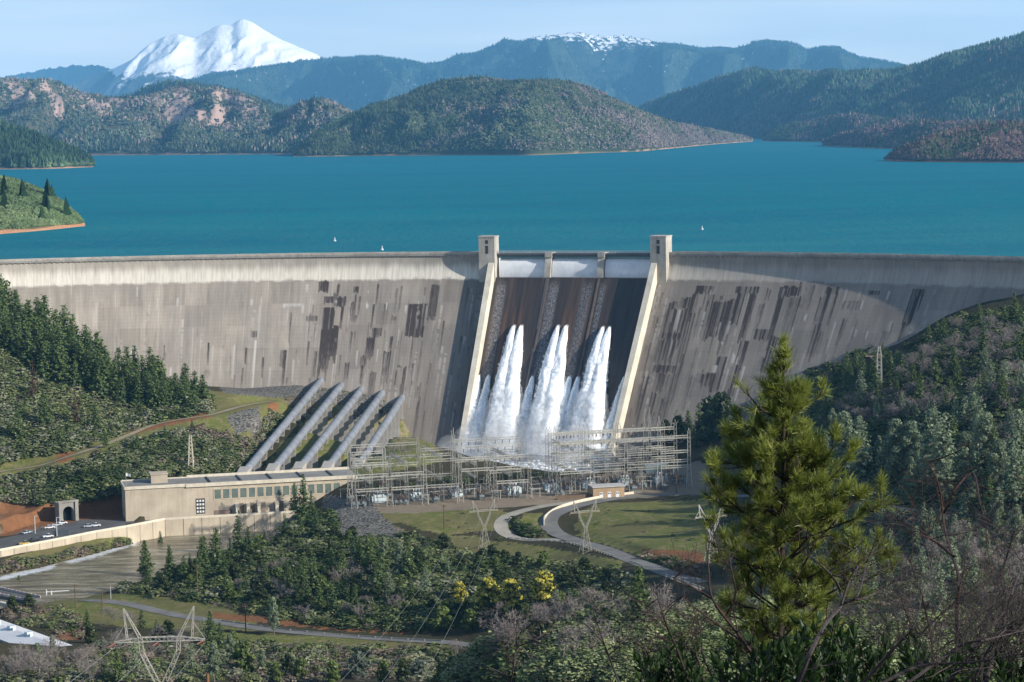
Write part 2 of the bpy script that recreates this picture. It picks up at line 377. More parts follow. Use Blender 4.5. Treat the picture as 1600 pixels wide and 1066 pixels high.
    for k in range(420):
        u = r.random() ** 1.7; a0 = A.min() + (A.max() - A.min()) * (1 - u if A.max() < 0 else u)
        i = np.argmin(abs(A - a0)); wd_ = r.integers(1, 3); z0 = -14 - r.random() ** .8 * 95; ln = 4 + r.random() ** 2 * 45
        t = (z0 - ZR) / ln; on = np.where((t >= 0) & (t <= 1), (1 - t) ** .6, 0)
        near = np.exp(-abs(abs(a0) - AW) / 170)
        if r.random() < .72: st[i:i + wd_] = np.maximum(st[i:i + wd_], on * r.uniform(.15, .3 + .5 * near))
        else: pale[i:i + wd_] = np.maximum(pale[i:i + wd_], on * r.uniform(.08, .4) * (vnoise(ZR * .7, a0) > .35))
    return st, pale
def face_part(name, a0, a1, step, stains=True):
    A = np.arange(a0, a1 + step / 2, step)
    G = dam_xyz(A[:, None], np.where(ZR > -5, np.maximum(qface(ZR) - .12, 0.0), qface(ZR))[None], ZR[None])
    st, pale = stain_fields(A) if stains else (np.zeros(G.shape[:2]),) * 2
    nn = vnoise(A * .25, 0., seed=4) * 3 + vnoise(A * 1.1, 0., seed=8) * 1.6
    clean = smooth(-13.8, -12.6, ZR[None] - (nn * .35 - .8)[:, None]) * (1 - .75 * smooth(-5.5, 1.5, ZR[None] + nn[:, None]))
    grime_shade = (.8 * np.exp(-(np.abs(A) - AW) / 75) if a0 < 0 else .42 + .3 * np.exp(-(A - AW) / 60))[:, None] * (.45 + 1.1 * fbm(A[:, None] * .09, ZR[None] * .018, oct=4, seed=6)); grime_shade = np.clip(grime_shade, 0, .9)  # weathering plus grazing-light darkness put into the colour, mostly on the right wing
    clean = clean * (1 if a0 < 0 else .35 + .4 * smooth(AW + 60, AW, A)[:, None])  # right crest band duller: its shade is partly put into the colour
    idx = np.arange(G.shape[0] * G.shape[1]).reshape(G.shape[:2])
    f = np.stack([idx[:-1, :-1], idx[:-1, 1:], idx[1:, 1:], idx[1:, :-1]], -1).reshape(-1, 4)
    sl = np.concatenate([[0], np.cumsum(np.hypot(np.diff(ZR), np.diff(qface(ZR))))])
    az = np.stack([np.repeat(A, len(ZR)), np.tile(-sl, len(A)), np.zeros(G.shape[0] * G.shape[1])], -1)
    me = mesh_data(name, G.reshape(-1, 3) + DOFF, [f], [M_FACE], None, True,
                   {'az': az, 'stain': st.ravel(), 'pale': pale.ravel(), 'clean': clean.ravel(), 'grime_shade': grime_shade.ravel()})
    return link(name, me, dam)
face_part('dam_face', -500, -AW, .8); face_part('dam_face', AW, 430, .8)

# ---- crest: road slab with an overhang, parapets, lamp-post stubs
def arc_strip(mb, a0, a1, ring, step=6.0):
    """sweep a closed cross-section ring of (q, z) along the crest"""
    A = np.linspace(a0, a1, max(2, int(abs(a1 - a0) / step) + 1)); ring = np.array(ring, float); k = len(ring)
    V = dam_xyz(A[:, None], ring[None, :, 0], ring[None, :, 1]).reshape(-1, 3)
    i = np.arange(k); j = (i + 1) % k; n = len(A)
    f = np.concatenate([np.stack([b * k + i, b * k + j, (b + 1) * k + j, (b + 1) * k + i], 1) for b in range(n - 1)])
    mb.add(V, [f, np.arange(k)[None], ((n - 1) * k + np.arange(k))[::-1][None]]); return mb
for a0, a1 in ((-500, -66.5), (66.5, 430)):
    dpart(arc_strip(MB(), a0, a1, [(-10, 2.6), (1.3, 2.6), (1.3, 3.9), (-10, 3.9)]), 'crest_road', M_CONC_D)
    pb = MB(); arc_strip(pb, a0, a1, [(.95, 3.9), (1.36, 3.9), (1.36, 5.0), (.95, 5.0)])
    arc_strip(pb, a0, a1, [(-9.9, 3.9), (-9.5, 3.9), (-9.5, 5.0), (-9.9, 5.0)])
    for a in np.arange(a0 + 3, a1 - 2, 7.6): pb.v and pb.box(dam_xyz(a, 1.22, 4.5), (.5, .55, 1.35), -(TH0 + a / RAD))
    dpart(pb, 'parapet', M_CONC)
    # corbels below the overhang
    cb = MB()
    for a in np.arange(a0 + 2, a1 - 2, 3.8):
        n = nh(TH0 + a / RAD); tt = np.array([-n[1], n[0]])
        p = [dam_xyz(a - .35, 0, 2.55), dam_xyz(a + .35, 0, 2.55), dam_xyz(a + .35, -.3, .9), dam_xyz(a - .35, -.3, .9)]
        q = [dam_xyz(a - .35, 1.2, 2.55), dam_xyz(a + .35, 1.2, 2.55), dam_xyz(a + .35, .22, .9), dam_xyz(a - .35, .22, .9)]
        cb.hexa(p + q)
    dpart(cb, 'corbel', M_CONC)['kind'] = 'stuff'
    dpart(arc_strip(MB(), a0, a1, [(-16, -30), (-9.98, -30), (-9.98, 2.59), (-11, 2.59)], 12), 'upstream_face', M_CONC)

# ---- elevator towers
for s in (-1, 1):
    ac = s * 61.0
    tb = MB()
    def tbox(a0, a1, q0, q1, z0, z1, mb=None):
        V = [dam_xyz(a, q, z) for z in (z0, z1) for a, q in ((a0, q0), (a1, q0), (a1, q1), (a0, q1))]
        (mb or tb).hexa(V)
    tbox(ac - 5.6, ac + 5.6, -5, 7.2, -17.5, 15.3)
    tbox(ac - 5.9, ac + 5.9, -5.3, 7.5, 15.3, 16.1)
    tw = dpart(tb, 'tower', M_CONC); tw['label'] = 'square concrete tower at the %s end of the spillway gates' % ('left' if s < 0 else 'right')
    for k0, k1 in ((0, 3), (3, 9)):
        lv = MB()
        za, zb = [13.4 - k * .95 - (1.0 if k > 2 else 0) for k in (k0, k1 - 1)]
        for a0_, a1_, z1_, z0_ in [(ac - 1.0, ac + 1.2, za - .95 * j, za - .95 * j - .62) for j in range(k1 - k0)]:
            lv.hexa([dam_xyz(a, q, zz) for zz in (z0_, z1_) for a, q in ((a0_, 7.1), (a1_, 7.1), (a1_, 7.26), (a0_, 7.26))])
        lv.hexa([dam_xyz(a, q, zz) for zz in (zb - .62, za) for a, q in ((ac - .9, 7.1), (ac + 1.1, 7.1), (ac + 1.1, 7.22), (ac - .9, 7.22))])
        lv.v = [v + DOFF for v in lv.v]; lv.build('louvre', M_LOUV, tw)
    pr = MB()
    for a in np.arange(ac - 5.4, ac + 5.5, 1.8): pr.bar(dam_xyz(a, 7.1, 16), dam_xyz(a, 7.1, 17), .12)
    pr.bar(dam_xyz(ac - 5.4, 7.1, 17), dam_xyz(ac + 5.4, 7.1, 17), .12)
    pr.v = [v + DOFF for v in pr.v]; pr.build('railing', M_RAIL, tw)

# ---- training walls (their outer edge runs parallel to the face, 7 m proud)
def qwall(z):
    s = 6.4 - np.asarray(z, float); return .8 * .5 * (s + np.sqrt(s * s + 14.0)) + .2
for s in (-1, 1):
    Z = np.concatenate([np.arange(1.6, -16, -1.0), np.arange(-17, -134, -3.0)])
    g = []
    for z in Z:
        hw = 2.0
        row = [dam_xyz(s * AW - hw, qface(z) - 3, z), dam_xyz(s * AW - hw, qwall(z), z), dam_xyz(s * AW + hw, qwall(z), z), dam_xyz(s * AW + hw, qface(z) - 3, z)]
        g.append(row)
    g = np.array(g); w = MB(); w.grid(g); w.add(g[0], np.array([[0, 1, 2, 3]])); w.add(g[-1], np.array([[3, 2, 1, 0]]))
    o = dpart(w, 'training_wall', M_CONC_L)
    o['label'] = 'pale sloping concrete wall along the %s side of the spillway' % ('left' if s < 0 else 'right')

# ---- spillway face: wet dark brown, three bays
def spill_mat():
    t = NT('wet_spillway_concrete'); uv = t.attr('az').outputs['Vector']
    s1 = t.noise(1.0, 6, t.n('Mapping', {'Vector': uv, 'Scale': (.22, .008, 1)}).outputs[0], .6)
    s2 = t.noise(1.0, 4, t.n('Mapping', {'Vector': uv, 'Scale': (.9, .03, 1)}).outputs[0], .6)
    b = t.ramp(s1, [(.28, (.018, .014, .014)), (.5, (.042, .030, .026)), (.64, (.085, .052, .036)), (.8, (.055, .042, .037))])
    b = t.mix(.35, b, t.ramp(s2, [(.3, (.014, .014, .015)), (.7, (.085, .07, .062))]))
    fl = t.attr('pale').outputs['Fac']
    mot = t.noise(1.0, 5, t.n('Mapping', {'Vector': uv, 'Scale': (1.1, .5, 1)}).outputs[0], .8)
    fm = t.math('MULTIPLY', fl, t.ramp(mot, [(.44, (0, 0, 0)), (.66, (.8, .8, .8))]))
    b = t.mix(fm, b, (.42, .44, .47))
    b = t.mix(t.attr('clean').outputs['Fac'], b, (.36, .33, .30))
    b = t.mix(t.attr('stain').outputs['Fac'], b, (.17, .085, .045))
    t.bsdf(b, .45, .4, normal=t.bump(t.noise(.9, 5, uv), .3, .3)); return t.m
M_SPILL = spill_mat()
ZS = np.concatenate([np.arange(-12.2, -136, -1.2)])
A = np.arange(-AW + 1.5, AW - 1.4, .7)
G = dam_xyz(A[:, None], qface(ZS)[None], ZS[None])
ns = (vnoise(A * .9, 0, seed=31))[:, None]
def bandf(c, w): return smooth(w, w * .45, abs(A - c))[:, None] * np.ones(len(ZS))[None]
pale = np.maximum.reduce([.85 * bandf(-50, 4.5), .9 * bandf(-12.5, 4.2) , .6 * bandf(11, 4.5), .75 * bandf(22.3, 2.6), .35 * bandf(-17, 3)]) * smooth(-13, -20, ZS)[None]
clean = np.maximum(bandf(-18.6, 1.3) * smooth(-36, -33, ZS)[None], .65 * bandf(-19.0, .9) * (vnoise(ZS * .08, 2., seed=3) > .5)[None])
rust = np.maximum.reduce([.5 * bandf(c, 1.6) * smooth(-25, -45, ZS)[None] for c in (-44, -37.5, -33, -1, 3.5)])
idx = np.arange(G.shape[0] * G.shape[1]).reshape(G.shape[:2])
f = np.stack([idx[:-1, :-1], idx[:-1, 1:], idx[1:, 1:], idx[1:, :-1]], -1).reshape(-1, 4)
az = np.stack([np.repeat(A, len(ZS)), np.tile(ZS * 1.28, len(A)), np.zeros(idx.size)], -1)
link('spillway_face', mesh_data('spillway_face', G.reshape(-1, 3) + DOFF, [f], [M_SPILL], None, True, {'az': az, 'pale': pale.ravel(), 'clean': clean.ravel(), 'stain': rust.ravel()}), dam)
# low ridges that divide the bays
for ac in (-18.2, 18.2):
    w = MB(); Z = np.arange(-12, -130, -4.0)
    g = np.array([[dam_xyz(ac - .7, qface(z) - .5, z), dam_xyz(ac - .7, qface(z) + .7, z), dam_xyz(ac + .7, qface(z) + .7, z), dam_xyz(ac + .7, qface(z) - .5, z)] for z in Z])
    w.grid(g); dpart(w, 'spillway_rib', concrete('rib_concrete', (.12, .095, .085), .4, .6))
# drum gates: convex white steel drums between the piers
def gate_mat():
    t = NT('white_gate_steel'); c = t.obco(); n = t.noise(.15, 5, c)
    s = t.noise(1, 4, t.n('Mapping', {'Vector': c, 'Scale': (.5, .5, .06)}).outputs[0])
    b = t.ramp(n, [(.3, (.62, .64, .66)), (.7, (.80, .81, .82))])
    b = t.mix(t.math('MULTIPLY', t.ramp(s, [(.52, (0, 0, 0)), (.8, (1, 1, 1))]), .35), b, (.42, .42, .41))
    t.bsdf(b, .38, .5); return t.m
M_GATE = gate_mat()
ang = np.linspace(0, 1, 14)
GQ = -4.4 + 6.6 * np.sin(ang * pi / 2) ** .9; GZ = -12.3 + 13.2 * np.cos(ang * pi / 2) ** .95
for k, ac in enumerate((-37.4, 0, 37.4)):
    Ag = np.linspace(ac - 16.2, ac + 16.2, 9); mb = MB()
    mb.grid(dam_xyz(Ag[:, None], GQ[None], GZ[None]))
    for e in (0, -1):
        pr_ = [dam_xyz(Ag[e], q, z) for q, z in zip(GQ, GZ)] + [dam_xyz(Ag[e], -4.4, -12.3)]
        mb.add(pr_, np.arange(15)[None])
    g = dpart(mb, 'drum_gate', M_GATE, smooth=True)
    # row of little teeth (aeration brackets) along the sill
    tb = MB()
    for a in np.arange(ac - 16, ac + 16.1, 1.45): tb.box(dam_xyz(a, 2.3, -12.5), (.42, .9, 1.1), -(TH0 + a / RAD))
    tb.box(dam_xyz(ac, 1.7, -12.9), (33, 1.0, .5), -(TH0 + ac / RAD))
    tb.v = [v + DOFF for v in tb.v]; tb.build('sill_brackets', M_DARK, dam)
for ac in (-18.7, 18.7):
    mb = MB(); zz = np.linspace(-13.5, 1.2, 10); qq = 5.2 - 4.2 * ((zz + 13.5) / 14.7) ** 2.2
    g = np.array([[dam_xyz(ac - 2.1, -8, z), dam_xyz(ac - 2.1, q, z), dam_xyz(ac + 2.1, q, z), dam_xyz(ac + 2.1, -8, z)] for z, q in zip(zz, qq)])
    mb.grid(g, flip=True); mb.add(g[-1], np.array([[0, 1, 2, 3]]))
    V = [dam_xyz(a, q, z) for z in (1.2, 4.6) for a, q in ((ac - 2.5, -8), (ac + 2.5, -8), (ac + 2.5, 1.9), (ac - 2.5, 1.9))]
    mb.hexa(V); dpart(mb, 'pier', M_CONC)
# bridge over the gates
mb = MB(); arc_strip(mb, -55.4, 55.4, [(-9, 2.9), (1.0, 2.9), (1.0, 4.0), (-9, 4.0)])
for q in (-.2, -8): arc_strip(mb, -55.4, 55.4, [(q - .3, 1.4), (q + .3, 1.4), (q + .3, 2.9), (q - .3, 2.9)])
dpart(mb, 'bridge_deck', plain('bridge_steel', (.10, .11, .12), .6))
rl = MB()
for q in (.8, -8.8):
    for a in np.arange(-55, 55.1, 1.9): rl.bar(dam_xyz(a, q, 4.0), dam_xyz(a, q, 5.35), .28)
    for z in (4.6, 5.3): arc_strip(rl, -55.4, 55.4, [(q - .09, z), (q + .09, z), (q + .09, z + .16), (q - .09, z + .16)])
dpart(rl, 'railing', M_RAIL)
# outlet mouths on the face (upper and lower tiers)
UP = [(803, 508), (815, 508), (872, 508), (885, 508), (942, 510), (953, 510)]
LO = [(749, 585), (764, 585), (833, 587), (891, 587), (904, 588), (976, 588)]
for px, py in UP + LO:
    a, z = face_az(px, py + 3); mb = MB()
    n = nh(TH0 + a / RAD)
    pts = [dam_xyz(a, qface(z) - 1.5, z), dam_xyz(a, qface(z) + .9, z - .2)]
    mb.tube(pts, [1.7, 1.5], 12); dpart(mb, 'outlet', M_CONC_D)
# ------------------------------------------------------------------ near terrain: height field through control points read off the photograph
RIVZ = -128.0
ctrl = []
def cz(px, py, z): ctrl.append(PZ(px, py, z))
def cdp(px, py, d, dz=0): p = P(px, py, d); p[2] += dz; ctrl.append(p)
def cw(x, y, z): ctrl.append(np.array([x, y, z], float))
# contact with the dam face, continued level under the dam
for px, py in [(-60, 430), (0, 470), (60, 520), (120, 560), (210, 590), (270, 603), (330, 608), (420, 606), (500, 604), (560, 612), (620, 635), (648, 688)]:
    p = face_hit(px, py); ctrl.append(p); ctrl.append(p + np.array([0, 60., 0])); ctrl.append(p + np.array([0, 140., -10]))
for px, py in [(1000, 692), (1060, 686), (1170, 664), (1270, 580), (1330, 560), (1400, 542), (1480, 486), (1540, 470), (1600, 458), (1660, 440)]:
    p = face_hit(px, py); ctrl.append(p); ctrl.append(p + np.array([0, 60., 0])); ctrl.append(p + np.array([0, 140., -10]))
# spillway basin and river
for x, y in [(-30, 1540), (50, 1520), (0, 1480), (50, 1470), (0, 1440)]: cw(x, y, -134)
for px, py in [(700, 745), (640, 752), (780, 740), (900, 735), (590, 765), (540, 800), (470, 810), (400, 830), (330, 850), (265, 860), (190, 880), (120, 897), (60, 912), (0, 915), (-60, 925)]: cz(px, py, RIVZ - 4.5)
# left hillside, path and penstock slope
for px, py, d in [(0, 735, 1330), (0, 690, 1365), (0, 600, 1420), (0, 520, 1475), (100, 705, 1345), (100, 640, 1400), (200, 680, 1385), (200, 630, 1440), (320, 640, 1430), (300, 690, 1375), (420, 630, 1485),
                  (420, 690, 1400), (380, 742, 1330), (460, 738, 1340), (560, 722, 1365), (600, 712, 1395), (230, 735, 1325), (130, 770, 1293), (40, 790, 1275), (300, 735, 1330), (500, 665, 1440), (600, 665, 1455), (-60, 600, 1400), (-80, 740, 1300)]: cdp(px, py, d)
# parking platform and its bank
for px, py in [(0, 848), (60, 835), (107, 818), (190, 818), (20, 815), (150, 830), (-60, 850), (240, 815)]: cz(px, py, -120)
for px, py in [(-60, 885), (0, 876), (60, 866), (130, 853), (190, 840)]: cz(px, py, -123)
for px, py in [(-60, 905), (0, 893), (60, 883), (110, 871), (165, 858), (205, 848)]: cz(px, py, -126.5)
# switchyard bench
for px, py in [(560, 790), (640, 795), (640, 770), (740, 795), (740, 765), (830, 790), (830, 758), (920, 780), (920, 748), (1010, 775), (1010, 738), (1090, 765), (1090, 725)]: cz(px, py, -105)
for px, py in [(560, 776), (640, 763), (720, 757), (830, 749), (920, 742), (1010, 731)]: cz(px, py, -106)
for px, py in [(620, 755), (720, 745), (830, 737), (930, 729)]: cz(px, py, -131)
cdp(1110, 705, 1370); cdp(1150, 690, 1400)
# meadow, hairpin, road
for px, py, d in [(700, 810, 1180), (700, 840, 1150), (760, 800, 1190), (860, 800, 1184), (800, 815, 1172), (850, 825, 1160), (930, 850, 1100), (1000, 880, 1030), (1110, 917, 950), (960, 810, 1160), (1050, 800, 1150), (1050, 850, 1060),
                  (1100, 780, 1185), (1180, 780, 1150), (1250, 788, 1110), (1400, 790, 1000)]: cdp(px, py, d)
# slopes of the tree mound in the middle
for px, py, d in [(530, 792, 1212), (480, 830, 1168), (560, 830, 1160), (420, 850, 1150), (350, 870, 1125), (250, 905, 1115), (190, 925, 1105), (600, 880, 1085), (500, 900, 1075), (400, 930, 1055), (700, 900, 1055), (800, 880, 1080), (700, 940, 1010),
                  (850, 930, 1000), (600, 985, 985), (950, 900, 1010), (1000, 940, 930)]: cdp(px, py, d)
cz(300, 940, -118); cz(200, 950, -120); cz(100, 940, -121); cz(350, 975, -118.5); cz(500, 990, -118.5); cz(660, 1003, -118.5); cz(60, 985, -121); cz(0, 1000, -121); cz(150, 1000, -120)
for px, py, d in [(500, 1066, 880), (350, 1040, 905), (200, 1066, 850), (0, 1060, 860), (650, 1060, 840), (-100, 1000, 900)]: cdp(px, py, d)
# right hillside
for px, py, d in [(1375, 615, 1230), (1300, 700, 1180), (1500, 520, 1330), (1600, 600, 1100), (1450, 660, 1100), (1450, 760, 950), (1330, 760, 1080), (1350, 900, 750), (1550, 900, 650), (1600, 760, 880), (1700, 560, 1150), (1700, 700, 900)]: cdp(px, py, d)
# near ridge below the viewpoint
for px, py, d in [(800, 1000, 600), (720, 1040, 640), (900, 1040, 450), (1000, 1010, 520), (1100, 960, 620), (1200, 960, 600), (1300, 1000, 540), (1550, 1000, 450), (1450, 960, 560)]: cdp(px, py, d)
for px, d, z in [(800, 720, -80), (700, 760, -105), (900, 800, -98), (1000, 800, -88), (800, 860, -112), (500, 700, -105), (300, 600, -78), (100, 600, -75), (500, 600, -75), (-100, 600, -70), (650, 560, -62), (1200, 800, -85), (1100, 800, -88)]:
    p = P(px, 900, d); cw(p[0], p[1], z)
for d, z in [(-60, 92), (0, 90), (18, 87), (50, 74), (100, 57), (200, 28), (300, 0), (400, -24)]:
    for k in (-.5, -.22, 0, .22, .5):
        cw(k * max(d, 60) * 1.2, d, z + (6 if k > .4 else 0) - (d * .02 if k < 0 else 0))
for x, y, z in [(-700, 1500, 10), (-700, 1200, -60), (-650, 900, -110), (-600, 500, -60), (-500, 100, 60), (600, 1500, 20), (600, 1200, -10), (600, 800, -10), (600, 400, 30), (500, 100, 80)]: cw(x, y, z)
ctrl = np.array(ctrl)
def tps(c, xy):
    r = np.sqrt(((xy[:, None] - c[None]) ** 2).sum(-1)) / 100 + 1e-9
    return r * r * np.log(r)
cx = ctrl[:, :2]; n = len(ctrl)
K = tps(cx, cx) + np.eye(n) * .02
Pm = np.concatenate([np.ones((n, 1)), cx / 100], 1)
wts = np.linalg.solve(np.block([[K, Pm], [Pm.T, np.zeros((3, 3))]]), np.concatenate([ctrl[:, 2], np.zeros(3)]))
GX = np.arange(-640, 560.1, 2.5); GY = np.arange(-70, 1650.1, 2.5)
def zfield(xy):
    out = np.empty(len(xy))
    for i in range(0, len(xy), 20000):
        q = xy[i:i + 20000]; out[i:i + 20000] = tps(cx, q) @ wts[:n] + np.concatenate([np.ones((len(q), 1)), q / 100], 1) @ wts[n:]
    return out
cgx = np.arange(-640, 571, 10.); cgy = np.arange(-70, 1661, 10.)
cz_ = zfield(np.stack(np.meshgrid(cgx, cgy, indexing='ij'), -1).reshape(-1, 2)).reshape(len(cgx), len(cgy))
def bilin(gx0, gy0, st, Z, x, y):
    u = np.clip((np.asarray(x, float) - gx0) / st, 0, Z.shape[0] - 1.001); v = np.clip((np.asarray(y, float) - gy0) / st, 0, Z.shape[1] - 1.001)
    i = u.astype(int); j = v.astype(int); u = u - i; v = v - j
    return (Z[i, j] * (1 - u) + Z[i + 1, j] * u) * (1 - v) + (Z[i, j + 1] * (1 - u) + Z[i + 1, j + 1] * u) * v
XX, YY = np.meshgrid(GX, GY, indexing='ij')
HZ = bilin(-640, -70, 10., cz_, XX, YY)
def inpoly(px, py, poly):
    c = np.zeros(np.shape(px), bool); n = len(poly)
    for i in range(n):
        x0, y0 = poly[i]; x1, y1 = poly[i - 1]
        k = ((y0 > py) != (y1 > py)) & (px < (x1 - x0) * (py - y0) / (y1 - y0 + 1e-9) + x0); c ^= k
    return c
def pixmap():
    d = np.stack([XX, YY, HZ], -1) - CAM; w = d @ W; w = np.where(w < 2, 2, w)
    return 800 + F * (d @ RR) / w, 533 - F * (d @ UU) / w, w
PX, PY, PD = pixmap()
# ---- flat platforms (polygons laid on their own level)
def world_poly(poly, z): return [tuple(PZ(a, b, z)[:2]) for a, b in poly]
def inside(poly, z): return inpoly(XX, YY, world_poly(poly, z))
YARD = [(540, 802), (535, 780), (620, 766), (760, 756), (830, 749), (1000, 733), (1112, 722), (1125, 768), (900, 785), (640, 802)]
YARD_M = inside(YARD, -105); HZ[YARD_M] = -105
PARK = [(-160, 885), (0, 861), (197, 824), (215, 822), (215, 800), (125, 804), (60, 814), (0, 833), (-160, 850)]
PARK_M = inside(PARK, -120); HZ[PARK_M] = -120.15
RIVER = [(-250, 935), (0, 913), (60, 922), (165, 922), (178, 905), (215, 872), (300, 850), (420, 818), (520, 797), (548, 775), (640, 766), (760, 757), (830, 750), (1000, 735), (985, 690), (690, 690), (640, 722), (600, 738), (548, 752), (545, 775), (300, 815), (222, 838), (205, 850), (160, 862), (105, 876), (60, 888), (0, 899), (-250, 925)]
RIV_M = inside(RIVER, RIVZ); HZ[RIV_M] = np.minimum(HZ[RIV_M], RIVZ - 2)
PEN = [((500, 597), (383, 738)), ((532, 604), (428, 733)), ((564, 610), (470, 730)), ((596, 616), (514, 729)), ((627, 624), (562, 724))]
PEN3 = [(face_hit(*a, off=.5), P(*b, 1335 + k * 11)) for k, (a, b) in enumerate(PEN)]
for k in range(-1, 5):                                     # the slope under the pipes
    (t0, b0), (t1, b1) = PEN3[max(k, 0)], PEN3[min(k + 1, 4)]
    if k == -1: t0, b0 = t0 - np.array([9., 0, 0]), b0 - np.array([9., 0, 0])
    if k == 4: t1, b1 = t1 + np.array([9., 0, 0]), b1 + np.array([9., 0, 0])
    for u in np.linspace(-.04, 1.02, 160):
        for w_ in np.linspace(0, 1, 16):
            p = (t0 + (b0 - t0) * u) * (1 - w_) + (t1 + (b1 - t1) * u) * w_
            i = int((p[0] - GX[0]) / 2.5 + .5); j = int((p[1] - GY[0]) / 2.5 + .5); HZ[i, j] = min(HZ[i, j], p[2] - 3.0); 
# ---- small relief
HZ += (fbm(XX / 45, YY / 45, oct=4, seed=2) - .5) * 5 * smooth(60, 250, YY) * smooth(-128, -100, HZ) * (1 - (YARD_M | PARK_M | RIV_M))
def ground(x, y): return bilin(GX[0], GY[0], 2.5, HZ, x, y)
def hit(px, py, dmin=40., dmax=1640.):
    """first point of the terrain on a sight line"""
    d = ray(px, py); ts = np.arange(dmin, dmax, 2.0); p = CAM + ts[:, None] * d
    g = p[:, 2] - ground(p[:, 0], p[:, 1]); k = np.argmax(g < 0)
    if g[k] >= 0: return None
    if k == 0: return p[0]
    t = ts[k - 1] + 2.0 * g[k - 1] / (g[k - 1] - g[k]); return CAM + d * t
def hitv(px, py, dmin=200., dmax=1640., st=4.0):
    """many sight lines at once -> (points, valid)"""
    px = np.asarray(px, float); py = np.asarray(py, float); out = np.zeros((len(px), 3)); ok = np.zeros(len(px), bool); ts = np.arange(dmin, dmax, st)
    for i in range(0, len(px), 2000):
        a, b = px[i:i + 2000], py[i:i + 2000]
        D = W[None] + ((a - 800) / F)[:, None] * RR[None] - ((b - 533) / F)[:, None] * UU[None]
        X = D[:, None, :] * ts[None, :, None] + CAM; g = X[..., 2] - ground(X[..., 0], X[..., 1]); k = np.argmax(g < 0, 1); v = (np.take_along_axis(g, k[:, None], 1)[:, 0] < 0) & (k > 0)
        r_ = np.arange(len(a)); g1, g0 = g[r_, k], g[r_, np.maximum(k - 1, 0)]; t = ts[np.maximum(k - 1, 0)] + st * g0 / (g0 - g1 + 1e-9)
        out[i:i + 2000] = CAM + D * t[:, None]; ok[i:i + 2000] = v
    return out, ok
def hits(px, py, dmin=40., dmax=1640.):
    out = []
    for a, b in zip(px, py):
        h = hit(a, b, dmin, dmax)
        if h is not None: out.append(h)
    return np.array(out).reshape(-1, 3)
def curve(pts, n=12):
    """Catmull-Rom through points"""
    p = np.asarray(pts, float); p = np.concatenate([[2 * p[0] - p[1]], p, [2 * p[-1] - p[-2]]]); o = []
    for i in range(1, len(p) - 2):
        t = np.linspace(0, 1, n, endpoint=False)[:, None]
        o.append(.5 * (2 * p[i] + (p[i + 1] - p[i - 1]) * t + (2 * p[i - 1] - 5 * p[i] + 4 * p[i + 1] - p[i + 2]) * t ** 2 + (3 * p[i] - p[i - 1] - 3 * p[i + 1] + p[i + 2]) * t ** 3))
    return np.concatenate(o + [p[-2:-1]])
# ---- roads: pixel centre lines -> terrain -> smoothed profile; the ground is cut to them
ROADS = {}
def road(name, pix, width, dmin=600, lift=.12, zs=None):
    if zs is None: h = [hit(a, b, dmin) for a, b in pix]
    else: h = [PZ(a, b, zs) for a, b in pix]
    c = curve([q for q in h if q is not None], 14)
    for _ in range(12): c[1:-1, 2] = (c[:-2, 2] + 2 * c[1:-1, 2] + c[2:, 2]) / 4
    lo, hi = c.min(0) - width - 12, c.max(0) + width + 12
    i0, i1 = np.searchsorted(GX, (lo[0], hi[0])); j0, j1 = np.searchsorted(GY, (lo[1], hi[1]))
    sub = np.stack([XX[i0:i1, j0:j1], YY[i0:i1, j0:j1]], -1).reshape(-1, 1, 2); best = np.full(len(sub), 1e9); zz = np.zeros(len(sub))
    for i in range(0, len(sub), 8000):
        dd = ((sub[i:i + 8000] - c[None, :, :2]) ** 2).sum(-1); k = dd.argmin(1)
        best[i:i + 8000] = np.sqrt(dd[np.arange(len(k)), k]); zz[i:i + 8000] = c[k, 2]
    wgt = 1 - smooth(width / 2 + 2.5, width / 2 + 10, best)
    blk = HZ[i0:i1, j0:j1]; HZ[i0:i1, j0:j1] = blk * (1 - wgt.reshape(blk.shape)) + (zz.reshape(blk.shape) - lift) * wgt.reshape(blk.shape)
    t = np.gradient(c[:, :2], axis=0); t /= np.linalg.norm(t, axis=1)[:, None] + 1e-9; nr = np.stack([-t[:, 1], t[:, 0]], 1)
    ROADS[name] = (c, nr, width); return c
HAIR = [(1190, 776), (1130, 774), (1060, 773), (985, 776), (925, 785), (880, 797), (858, 812), (866, 831), (900, 845), (945, 858), (985, 874), (1040, 894), (1112, 918), (1180, 940)]
road('paved', HAIR, 9.0)
road('loop', [(1000, 768), (920, 781), (850, 791), (800, 803), (783, 818), (790, 834), (820, 843), (880, 843)], 7.0)
road('valley', [(80, 938), (140, 937), (200, 944), (260, 958), (320, 968), (400, 981), (490, 990), (580, 997), (700, 1004), (760, 1012)], 7.0, 820)
road('path', [(-60, 752), (0, 737), (60, 728), (110, 712), (160, 696), (200, 680), (240, 664), (290, 654), (330, 648), (380, 634), (425, 627)], 4.0, 1150)
road('track', [(1290, 796), (1340, 786), (1390, 790), (1430, 798)], 5.0, 700)
PX, PY, PD = pixmap()
